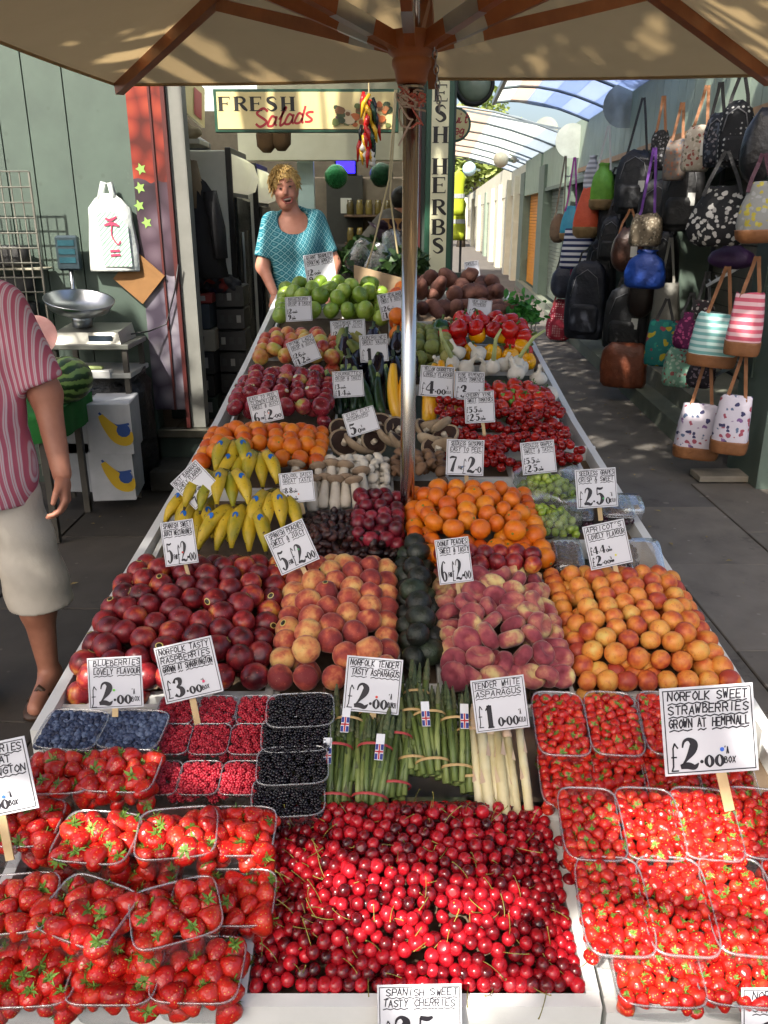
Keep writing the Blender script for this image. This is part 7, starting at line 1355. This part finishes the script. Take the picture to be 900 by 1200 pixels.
# scale on a small table
stt = thing('scale_table', 'narrow grey table under the weighing scale', 'table', (-1.9, 5.15, 0)); zt = PY(100, 400, 5.1)[2]
P0, P1 = PY(58, 400, 5.0), PY(152, 400, 5.0)
obj('top', MB().bbox((P0[0], 4.95, zt - .03), (P1[0], 5.35, zt), .004), mat('grey table top', '6d6f68', '5f615a', rough=.4), stt)
for x in (P0[0] + .03, P1[0] - .03):
    for y in (4.98, 5.32): obj('leg', MB().beam((x, y, .03), (x, y, zt - .031), .03, .03), MC['grey leg'], stt)
obj('shelf', MB().bbox((P0[0], 4.95, zt - .2), (P1[0], 5.35, zt - .17), .004), mat('white shelf', 'a9aaa4'), stt)
sl_ = thing('weighing_scale', 'steel weighing scale with tilted pan and blue display', 'scale', (-1.88, 5.12, zt)); c0 = PY(105, 385, 5.1)
obj('body', MB().hexa([(c0[0] - .2, 4.97, zt + .001), (c0[0] + .22, 4.97, zt + .001), (c0[0] + .22, 5.3, zt + .001), (c0[0] - .2, 5.3, zt + .001), (c0[0] - .18, 5.0, zt + .065), (c0[0] + .2, 5.0, zt + .065), (c0[0] + .2, 5.3, zt + .09), (c0[0] - .18, 5.3, zt + .09)]), mat('scale grey', 'a3a49c', '94958d', rough=.35, metal=.5), sl_)
obj('keypad', MB().box((c0[0] + .03, 4.976, zt + .018), (c0[0] + .17, 4.982, zt + .05)), mat('keypad blue', '2a3a48'), sl_)
pc_ = PY(93, 357, 5.1); pn = obj('pan', MB().lathe([(0, -.055), (.1, -.05), (.17, -.02), (.2, .03), (.205, .035), (.205, .03), (.172, -.024), (.1, -.055), (0, -.06)], 28), M_steel, sl_, True, True); pn.location = Vector(pc_) - Vector(sl_.location) + Vector((0, 0, .0)); pn.rotation_euler = (.18, .14, 0)
obj('support', MB().tube([(pc_[0], 5.12, zt + .085), (pc_[0], 5.12, pc_[2] - .05)], .06, 10), M_steel, sl_, True)
d0 = PY(80, 297, 5.3); ds = obj('display', MB().bbox((d0[0] - .065, 5.28, d0[2] - .1), (d0[0] + .065, 5.33, d0[2] + .105), .012), mat('display casing', '2b3a3e', '24323a', rough=.3), sl_)
for k in range(3): obj('readout', MB().box((d0[0] - .05, 5.276, d0[2] + .045 - k * .05), (d0[0] + .05, 5.2795, d0[2] + .078 - k * .05)), mat('readout blue', '1c3a44', '25505a', rough=.2), ds)
obj('post', MB().tube([(d0[0], 5.31, zt + .08), (d0[0], 5.31, d0[2] - .1)], .014, 8), M_steel, sl_, True)
solo('power_cable', MB().tube([PY(150, 392, 5.2), PY(175, 388, 5.3), PY(195, 380, 5.36), PY(205, 340, 5.36), PY(209, 310, 5.36)], .005, 5), M_black, 'thin black cable from the scale to the door jamb', 'cable', None, True)
# white tray of produce on the shelf
P = PY(113, 432, 5.0); tr = thing('small_tray', 'white plastic tray on the shelf under the scale', 'tray', tuple(P)); b = MB(); b.bbox((P[0] - .14, 4.93, P[2] - .05), (P[0] + .1, 5.0, P[2]), .006); obj('tray_body', b, mat('white plastic', 'c3c4c0', rough=.4), tr); obj('contents', MB().bbox((P[0] - .12, 4.95, P[2] + .001), (P[0] + .05, 4.99, P[2] + .02), .008), mat('pale green produce', '9aa86a', '86955a'), tr)
# banana boxes
def bananabox(px, py, lab):
    P = PY(px, py, 4.75); W, Hh = .125, .155; t = thing('banana_box', lab, 'box', (P[0], 4.8, P[2] - Hh), 'banana boxes under the table'); t.rotation_euler = (0, 0, .12)
    obj('carton', MB().bbox((-W, -.12, 0), (W, .2, 2 * Hh - .004), .006), mat('white carton', 'b9bcc0', 'a8abaf', rough=.7), t, False, True)
    b = MB(); fat(b, [(-W * .35, 1.55 * Hh, .03), (-W * .1, 1.2 * Hh, .06), (W * .35, .75 * Hh, .09), (W * .75, .6 * Hh, .07), (W * .9, .9 * Hh, .03)], 0); b.v = [(x, -.1235 , y) for x, y, z in b.v]; obj('printed_banana', b, mat('print yellow', 'c9a51c', rough=.6), t, False, True)
    b = MB(); fat(b, [(-W * .4, 1.65 * Hh, .012), (-W * .15, 1.4 * Hh, .02), (W * .3, 1.1 * Hh, .03), (W * .9, 1.2 * Hh, .012)], 0); b.v = [(x, -.1225, y) for x, y, z in b.v]; obj('printed_swoosh', b, mat('print blue', '24488a', rough=.6), t, False, True)
    b = MB(); dot(b, W * .62, .95 * Hh, .04, 0); b.v = [(x, -.1245, y) for x, y, z in b.v]; obj('printed_emblem', b, MC['print blue'], t, False, True)
bananabox(130, 500, 'upper white banana box with yellow banana print'); bananabox(133, 554, 'lower white banana box with yellow banana print')
for k, (px, py) in enumerate(((83, 500), (85, 545))):
    P = PY(px, py, 4.9); solo('carton', MB().bbox((P[0] - .14, 4.85, P[2] - .16), (P[0] + .13, 5.1, P[2] + .155), .006), mat('grey white carton', 'a3a6a8', '92959a', rough=.75), ('upper' if k == 0 else 'lower') + ' plain pale carton under the melon table', 'box', 'cartons under the melon table')
# black refuse sack
P = G(155, 566, .03); c_ = np.array([P[0], 5.2, .03]); rr = random.Random(5)
b = MB(); rings = []
for i, (z, R) in enumerate(((0, .17), (.05, .2), (.25, .21), (.45, .2), (.6, .2), (.68, .19), (.72, .14), (.76, .17))):
    rings.append([(c_[0] + (R + .018 * math.sin(k * 1.9 + i) + rr.uniform(-.01, .01)) * math.cos(k * .2618), c_[1] + (R * .75 + .015 * math.sin(k * 2.3 + i)) * math.sin(k * .2618), c_[2] + z + (.03 * math.sin(k * 1.1) if i > 4 else 0)) for k in range(24)])
b.loft(rings); rs = thing('refuse_sack', 'full black plastic sack standing against the boarded wall', 'sack', tuple(c_)); obj('body', b, mat('black polythene', '0d0d0f', '141416', rough=.3, bump=.8, bscale=25, bdist=.02), rs, True)
obj('printed_text', MB().box((c_[0] + .05, c_[1] - .185, c_[2] + .15), (c_[0] + .07, c_[1] - .18, c_[2] + .4)), mat('grey print', '5a5a5c'), rs)
# carrier bags on the wall
t = NT('carrier bag print'); sx = t.n('SeparateXYZ'); t.l(t.coord(), sx.inputs[0]); dg = t.math('FRACT', t.math('MULTIPLY', t.math('SUBTRACT', sx.outputs[2], sx.outputs[0]), 34)); inr = t.math('LESS_THAN', t.math('ABSOLUTE', t.math('ADD', sx.outputs[0], 0)), 10); t.color(t.ramp(dg, [(.55, 'c9cfca'), (.6, '7fa890'), (.95, '7fa890'), (1, 'c9cfca')])); t.bump(t.noise(20, 3), .5, .01); M_carrier = t.fin(.35)
P = PY(131, 268, YF - .05); cb = thing('carrier_bags', 'white carrier bags with green stripes hanging on the boarded wall', 'carrier bag', tuple(P - np.array([0, 0, .25]))); x0, zc = P[0], P[2]
b = MB(); b.loft([[(x0 + dx * w_ + .01 * math.sin(z * 30 + k), YF - .05 + dy * .035, zc + z) for k, (dx, dy) in enumerate(((-.14, -.6), (-.05, -1), (.06, -.9), (.14, -.5), (.14, .4), (0, .7), (-.14, .5)))] for z, w_ in ((-.25, 1.0), (-.24, 1.03), (-.1, 1.02), (.05, .98), (.12, .85), (.17, .5), (.2, .25))]); obj('bag', b, mat('white carrier plastic', 'c6ccc8', 'bac0bc', rough=.35, bump=.5, bscale=14, bdist=.02), cb, True)
obj('printed_panel', MB().add([(x0 - .055, YF - .092, zc - .22), (x0 + .115, YF - .09, zc - .22), (x0 + .11, YF - .089, zc + .02), (x0 + .03, YF - .0885, zc + .1), (x0 - .07, YF - .09, zc + .09)], [(0, 1, 2, 3, 4)]), M_carrier, cb)
b = MB(); 
for st_ in ([(-.02, .06, .012), (.01, .05, .016), (.05, .07, .01)], [(-.03, .02, .01), (.02, .03, .02), (.06, .015, .01)], [(.015, .02, .008), (.01, -.04, .008), (.04, -.09, .008), (.06, -.07, .008)], [(-.01, -.13, .014), (.05, -.125, .014)], [(-.01, -.155, .014), (.05, -.15, .014)]): fat(b, st_)
b.v = [(x0 + x, YF - .0955, zc + y) for x, y, z in b.v]; obj('red_print', b, mat('carrier red print', 'b03a5a'), cb)
obj('handle', MB().tube([(x0 - .05, YF - .06, zc + .16), (x0 - .02, YF - .06, zc + .26), (x0 + .02, YF - .06, zc + .26), (x0 + .04, YF - .06, zc + .15)], [.022, .018, .018, .022], 7), MC['white carrier plastic'], cb, True)
P = PY(163, 325, YF - .03); t = thing('paper_bag', 'brown paper bag hanging cornerwise beside the carrier bags', 'paper bag', tuple(P)); t.rotation_euler = (0, math.radians(42), 0); obj('sheet', MB().bbox((-.115, -.006, -.115), (.115, .004, .115), .001), mat('brown paper', '8a6338', '7d5830', rough=.8, bump=.2), t, False, True); obj('fold', MB().bbox((-.115, -.0085, .085), (.115, -.0065, .115), .0005), MC['brown paper'], t, False, True)
# wire rack at far left
wr = thing('wire_rack', 'tall wire display rack at the far left wall', 'rack', (-2.25, 5.2, 0)); M_wire = mat('rack wire', '8f8d84', '77756d', rough=.4, metal=.7)
xa, xb = -2.75, PY(40, 250, 5.2)[0]; za, zb_ = .9, PY(20, 201, 5.2)[2]
for k in range(13): x = xa + (xb - xa) * k / 12; obj('upright_wire', MB().tube([(x, 5.2, .1), (x, 5.2, zb_)], .0045 if k < 12 else .008, 5), M_wire, wr)
for k in range(9): z = zb_ - k * .085; obj('cross_wire', MB().tube([(xa, 5.195, z), (xb, 5.195, z)], .0045, 5), M_wire, wr)
obj('shelf', MB().bbox((xa, 5.21, PY(20, 317, 5.2)[2]), (xb, 5.38, PY(20, 317, 5.2)[2] + .012), .003), mat('cream shelf', 'a8a38f'), wr)
for k, (px, py) in enumerate(((18, 300), (25, 335), (30, 365))): P = PY(px, py, 5.3); solo('dark_basket', MB().loft([superring(P[0] - .05, 5.3, P[2] + z, a, .06, 3, 18) for z, a in ((-.06, .1), (-.05, .13), (.05, .14), (.06, .1))]), M_dark, ['dark bundle on the shelf of the wire rack', 'dark bundle under the shelf of the wire rack', 'lowest dark bundle inside the wire rack'][k], 'bundle', None, True)
# ------------------------------------------------------------------ inside the shop
def fridge(xf, y0, y1, ztop, lab):
    t = thing('display_fridge', lab, 'fridge', (xf - .3, y0, .36)); M_fr = mat('fridge white', 'cfcec6', 'c3c2ba', rough=.4)
    obj('cabinet', MB().bbox((-2.05, y0, .36), (xf - .04, y1, ztop), .006), M_fr, t); obj('frame', MB().bbox((xf - .039, y0 + .01, .36), (xf, y1 - .01, ztop + .02), .004), M_black, t)
    obj('glass_door', MB().bbox((xf + .001, y0 + .05, .72), (xf + .02, y1 - .05, ztop - .3), .003), mat('fridge glass', '1c1f20', '24282a', rough=.08), t)
    obj('lit_header', MB().loft([[(xf + .001 + a, y, ztop - .27 + z) for y in (y0 + .03, y1 - .03) for a, z in (((.0, .0), (.07, .04), (.09, .13), (.05, .22), (0, .25)) if y < y1 - .1 else ((0, .25), (.05, .22), (.09, .13), (.07, .04), (0, 0)))]] * 1 + [[(xf + .0005, y0 + .03, ztop - .27)] * 10], False) if 0 else MB().loft([[(xf + .001 + a, y, ztop - .27 + z) for a, z in ((0, 0), (.06, .02), (.09, .11), (.06, .21), (0, .25))] for y in (y0 + .03, y1 - .03)]), mat('fridge header plastic', 'cfcfa8', 'c6c69c', rough=.4, Emission_Color=(1, .93, .68, 1), Emission_Strength=.16), t, True)
    obj('door_handle', MB().tube([(xf + .04, y0 + .08, .9), (xf + .04, y0 + .08, 1.6)], .012, 6), M_steel, t)
    for k in range(7): obj('vent_slat', MB().box((xf + .001, y0 + .05, .4 + k * .045), (xf + .014, y1 - .05, .425 + k * .045)), M_dark, t)
zf = PY(255, 176, 6.15)[2]
fridge(PY(274, 250, 6.15)[0], 6.15, 6.85, zf, 'nearer upright fridge with white side and lit header'); fridge(PY(303, 250, 7.0)[0], 7.0, 7.65, zf - .05, 'farther upright fridge behind the laughing woman')
b = MB().loft([superring(-1.45, 6.4, zf + z, .22 * a, .16 * a, 2.6, 16) for z, a in ((0.001, 1), (.06, 1), (.1, .7), (.12, .3))]); solo('folded_bag', b, M_black, 'black bag lying on top of the nearer fridge', 'bag', None, True)
# coats on the left jamb
def coat(px, py, Y, w_, h_, m, lab):
    P = PY(px, py, Y); t = thing('hanging_coat', lab, 'coat', tuple(P - np.array([0, 0, h_])))
    rg = []
    for u, a, d_ in ((0, 1, 1), (.3, .9, .9), (.6, .75, .85), (.85, .62, .8), (.95, .4, .6), (1, .16, .3)): rg.append([(P[0] + (w_ / 2 * a) * math.cos(k * .2618) * (1 + .1 * math.sin(k * 2.1 + u * 3)), Y + .08 * d_ * math.sin(k * .2618) * (1 + .25 * math.sin(k * 3.1)), P[2] - h_ * (1 - u)) for k in range(24)])
    obj('body', MB().loft(rg), m, t, True); obj('sleeve', MB().tube([(P[0] + w_ * .3, Y - .06, P[2] - h_ * .15), (P[0] + w_ * .42, Y - .08, P[2] - h_ * .5), (P[0] + w_ * .44, Y - .07, P[2] - h_ * .8)], [.045, .05, .045], 8), m, t, True); obj('hook', MB().tube([(P[0], Y, P[2]), (P[0], Y, P[2] + .05), (P[0] - .02, Y, P[2] + .07)], .005, 5), M_steel, t)
coat(212, 178, 5.75, .22, .42, mat('beige coat', '7d6c52', '6b5b44', rough=.9, bump=.4, bscale=14, bdist=.02), 'beige coat hanging just inside the shop doorway'); coat(228, 207, 5.7, .34, .62, mat('black coat', '0d0d10', '121216', rough=.8, bump=.4, bscale=14, bdist=.02), 'long black coat hanging below the beige coat')
# shelf with cloths above
P = PY(210, 165, 5.8); sf = thing('wall_shelf', 'high shelf inside the doorway heaped with cloths', 'shelf', tuple(P)); obj('board', MB().bbox((-1.75, 5.65, P[2] - .03), (P[0] + .16, 5.95, P[2]), .004), M_cream, sf)
solo('cloth_heap', snet(lambda Q: chain(Q, [((P[0] - .08, 5.8, P[2] + .05), (.09, .1, .05)), ((P[0] + .05, 5.8, P[2] + .045), (.1, .1, .045)), ((P[0] - .02, 5.8, P[2] + .09), (.08, .08, .04))], .03) + .006 * np.sin(Q[..., 0] * 70) * np.sin(Q[..., 2] * 60), (P[0] - .25, 5.65, P[2] - .01), (P[0] + .22, 5.95, P[2] + .2), .014), mat('beige cloth', 'a89878', '8a7a5c', rough=.9, scale=12), 'heap of beige cloths on the high shelf', 'cloth', None, True)
# slanted picture above doorway left
a, b_ = PY(196, 104, 5.6), PY(240, 104, 5.9); t = thing('cream_sign', 'slanting cream and red ice cream sign above the coats', 'sign', tuple(a))
v = [PY(190, 108, 5.55), PY(240, 150, 6.6), PY(240, 104, 6.6), PY(190, 60, 5.55)]; up = np.array([.02, 0, 0]); obj('board', MB().hexa([v[0], v[1], v[1] - up, v[0] - up, v[3], v[2], v[2] - up, v[3] - up]), M_signcream, t)
v2 = [L2(L2(v[0], v[1], .7), L2(v[3], v[2], .7), q) for q in (.12, .8)] + [L2(L2(v[0], v[1], .9), L2(v[3], v[2], .9), q) for q in (.8, .12)]; obj('red_panel', MB().quad(*[p + Vector((.004, 0, 0)) for p in v2]), M_red, t)
# stacked crates and boxes by the wall
cr = [(.36, .16, 'dark green crate at the bottom of the near stack', '1a2a20', None), (.52, .15, 'black crate second from the bottom of the near stack', '17181a', None), (.67, .16, 'dark crate in the middle of the near stack', '1d1f24', None), (.83, .15, 'white printed box in the near stack of crates', '8a857a', 'SCOBU'), (.98, .17, 'slate blue printed box near the top of the stack', '2b3540', 'SWEET'), (1.15, .07, 'red crate on top of the near stack', '7a2420', None)]
xr = PY(252, 420, 5.75)[0]
for k, (z, h_, lab, c_, tx) in enumerate(cr):
    dx = RG.uniform(-.015, .015); t = thing('stacked_crate', lab, 'crate', (xr - .15, 5.9, z), 'crates stacked inside the door'); obj('carton', MB().bbox((xr - .33 + dx, 5.72, z + .002), (xr + dx, 6.08, z + h_ - .003), .006), mat('crate ' + c_, c_, rough=.6), t)
    if tx:
        b = MB(); rr = random.Random(1); hand(b, tx, 0, 0, .22, .06, rr, .012, 0); b.v = [(xr - .29 + dx + x, 5.717, z + h_ * .3 + y) for x, y, q in b.v]; obj('lettering', b, mat('crate print ' + tx, '3a2420' if tx == 'SCOBU' else '8a8a84'), t)
    else: obj('label', MB().box((xr - .1 + dx, 5.717, z + h_ * .3), (xr - .04 + dx, 5.7195, z + h_ * .75)), mat('crate label', '8a8a86'), t)
for k in range(6):
    z = .36 + k * .15; t = thing('stacked_crate', ['lowest', 'second', 'third', 'fourth', 'fifth', 'top'][k] + ' black crate of the rear stack beside the fridge', 'crate', (xr + .1, 6.05, z), 'crates stacked inside the door'); obj('carton', MB().bbox((xr + .01, 5.86, z + .002), (xr + .2, 6.12, z + .146), .008), mat('black crate', '101112', '16171a', rough=.5), t)
    for q in range(3): obj('slot', MB().box((xr + .03 + q * .058, 5.857, z + .05), (xr + .06 + q * .058, 5.8595, z + .1)), mat('crate label', '8a8a86') if (q + k) % 3 == 0 else mat('crate slot', '2a2b2c'), t)
solo('clothing_heap', snet(lambda Q: chain(Q, [((xr - .15, 5.9, 1.27), (.16, .15, .05)), ((xr + .05, 5.95, 1.25), (.13, .12, .07)), ((xr - .05, 5.88, 1.32), (.12, .1, .05))], .03) + .012 * np.sin(Q[..., 0] * 60 + Q[..., 1] * 30) * np.sin(Q[..., 2] * 70), (xr - .4, 5.65, 1.2), (xr + .3, 6.2, 1.45), .014), patmat('mixed clothing', ['20202a', '3a2a3a', '6d2420', '24284a', '8a8a88'], 'flower', 12), 'heap of dark clothes and straps on top of the crates', 'clothes', None, True)
# counter with leafy salads and a cardboard box
ct_ = thing('salad_counter', 'dark counter of salads behind the stall', 'counter', (-.1, 5.75, .36)); obj('top', MB().bbox((-.36, 5.5, 1.12), (.2, 6.1, 1.16), .004), M_dark, ct_); obj('front', MB().bbox((-.34, 5.53, .36), (.18, 5.56, 1.12), .004), M_dark, ct_)
a, b_ = PY(415, 312, 5.1), PY(475, 345, 5.1); solo('cardboard_strip', MB().hexa([(a[0], 5.05, a[2] - .09), (.13, 5.05, a[2] - .17), (.13, 5.07, a[2] - .17), (a[0], 5.07, a[2] - .09), (a[0], 5.05, a[2] + .01), (.13, 5.05, a[2] - .07), (.13, 5.07, a[2] - .07), (a[0], 5.07, a[2] + .01)]), mat('cardboard', 'a89070', '987f60', rough=.8), 'pale cardboard tray edge behind the green apples', 'cardboard')
a, b_ = PY(447, 256, 6.6), PY(474, 276, 6.6); cbx = thing('cardboard_box', 'tan cardboard box on the counter behind the ropes', 'box', tuple(a)); obj('carton', MB().bbox((a[0], 6.6, b_[2]), (b_[0], 6.8, a[2]), .004), mat('tan cardboard', 'a87c50', '98703f', rough=.8), cbx); obj('tape', MB().box(((a[0] + b_[0]) / 2 - .01, 6.597, b_[2]), ((a[0] + b_[0]) / 2 + .01, 6.599, a[2])), mat('parcel tape', '8a6a44'), cbx)
def leafy(name, lab, c_, R, m, n, seed, ls=.05, cat='salad'):
    rr = random.Random(seed); b = MB()
    for i in range(n):
        q = Vector((rr.gauss(0, .45), rr.gauss(0, .45), abs(rr.gauss(0, .5)))); p = Vector(c_) + Vector((q.x * R[0], q.y * R[1], q.z * R[2])); e = Euler((rr.uniform(-1.3, 1.3), rr.uniform(-1.3, 1.3), rr.uniform(0, 6.3))).to_matrix(); s_ = ls * rr.uniform(.6, 1.2)
        b.add([p + e @ Vector(v) for v in ((0, -s_, 0), (s_ * .5, -s_ * .4, s_ * .2), (s_ * .55, s_ * .4, 0), (0, s_, -s_ * .2), (-s_ * .5, s_ * .4, s_ * .1), (-s_ * .5, -s_ * .4, 0))], [(0, 1, 2, 3, 4, 5)])
    o = obj(name, b, m); return tag(o, lab, cat, None, 'stuff')
LF1 = leafmat('dark salad leaf', '24381c', '3d5a2a', .2); LF2 = leafmat('purple salad leaf', '241824', '3a2a38', .15); LF3 = leafmat('watercress leaf', '2c6a24', '3f8430', .3)
leafy('salad_leaves', 'bags of dark green salad leaves behind the green apples', PY(432, 318, 5.6), (.2, .12, .16), LF1, 500, 1); leafy('salad_leaves', 'dark purple salad leaves beside the pole', PY(462, 300, 5.7), (.14, .1, .14), LF2, 300, 2); leafy('salad_leaves', 'green herbs bunched under the herbs sign', PY(480, 318, 5.2), (.09, .08, .1), LF1, 200, 3)
for k, (px, py, rz) in enumerate(((420, 300, .6), (440, 305, .5), (462, 290, -.3))): P = PY(px, py, 5.5); t = thing('salad_bag', ['left', 'middle', 'right'][k] + ' clear bluish bag of salad behind the apples', 'bag', tuple(P)); t.rotation_euler = (0, rz, 0); obj('film', MB().loft([superring(0, 0, z, a, .03, 2.5, 16) for z, a in ((-.1, .04), (-.06, .06), (.06, .065), (.1, .05), (.11, .02))]), plastic('salad film', .1, (.6, .75, .78, 1), .2, .08), t, True, True)
# watercress hanging in a wire basket off the stall edge
P = S(604, 372, .06); wc = leafy('watercress', 'bunch of bright green watercress over the right stall edge', (P[0] + .03, P[1], P[2] - .02), (.09, .1, .1), LF3, 420, 8, .022, 'watercress')
wb = thing('wire_basket', 'small wire basket holding the watercress', 'basket', tuple(P - np.array([0, 0, .14]))); 
for k in range(8): x = P[0] - .05 + .02 * k; obj('wire', MB().tube([(x, P[1] - .09, P[2] - .02), (x, P[1] - .08, P[2] - .13), (x, P[1] + .08, P[2] - .13)], .003, 4), M_wire, wb)
obj('rim', MB().tube([(P[0] - .07, P[1] - .09, P[2] - .02), (P[0] + .11, P[1] - .09, P[2] - .02), (P[0] + .11, P[1] + .09, P[2] - .02), (P[0] - .07, P[1] + .09, P[2] - .02), (P[0] - .07, P[1] - .09, P[2] - .02)], .004, 5), M_wire, wb)
# string of chillies and garlic
cs = thing('chilli_string', 'hanging string of red, yellow and black chillies with garlic', 'chilli string', tuple(PY(434, 193, 5.1)))
obj('cord', MB().tube([PY(432, 95, 5.1), PY(434, 190, 5.1)], .004, 5), MC['cream rope'], cs); rr = random.Random(3)
CC = [mat('chilli red', 'b01c18', rough=.25), mat('chilli yellow', 'd0a020', rough=.25), mat('chilli black', '1a1c20', rough=.25), mat('chilli green', '22402a', rough=.25)]
for k in range(30):
    py = 108 + k * 2.3; P = Vector(PY(431 + rr.uniform(-9, 9), py, 5.08 + rr.uniform(-.03, .03))); dx = rr.uniform(-.05, .05); L = rr.uniform(.08, .13); obj('chilli', MB().tube([P, P + Vector((dx * .7, -.01, -L * .4)), P + Vector((dx, -.005, -L))], [.01, .014, .004], 6), CC[[0, 1, 0, 2, 0, 3, 1][k % 7]], cs, True)
for k in range(8): P = PY(433 + rr.uniform(-8, 8), 172 + rr.uniform(0, 20), 5.07); obj('garlic_bulb', MB().lathe([(0, -.02), (.016, -.014), (.02, 0), (.01, .014), (.004, .026), (0, .027)], 9, P), gar, cs, True)
# stock hanging from the ceiling behind the sign
for k, (px, py) in enumerate(((322, 168), (338, 166))): P = PY(px, py, 7.1); solo('hanging_basket', MB().loft([superring(P[0], 6.6, P[2] + z, a, .06, 2.4, 14) for z, a in ((-.1, .03), (-.06, .07), (.02, .075), (.1, .05), (.11, .02))]), mat('brown wicker', '4a3420', '5d4429', rough=.9, bump=.8, bscale=60), ['left', 'right'][k] + ' brown wicker piece hanging behind the salads sign', 'basket', None, True)

rr = random.Random(21); b = MB()
for k in range(150):
    x, y = (rr.uniform(.95, 2.5), rr.uniform(2.0, 9)) if k % 3 else (rr.uniform(-2.2, -.8), rr.uniform(2, 5)); s_ = rr.uniform(.008, .022); a = rr.uniform(0, 6.3); z = .034
    b.add([(x + s_ * p * math.cos(a) - s_ * q * math.sin(a), y + s_ * p * math.sin(a) + s_ * q * math.cos(a), z + h) for p, q, h in ((-1, 0, 0), (-.2, -.5, .004), (1, 0, .001), (-.1, .5, .005))], [(0, 1, 2, 3)])
tag(obj('fallen_leaves', b, mat('dry leaf litter', '6b5a34', '8a7a4a', rough=.9, rv=.4)), 'scattered dry leaves and litter on the paving', 'leaves', None, 'stuff')
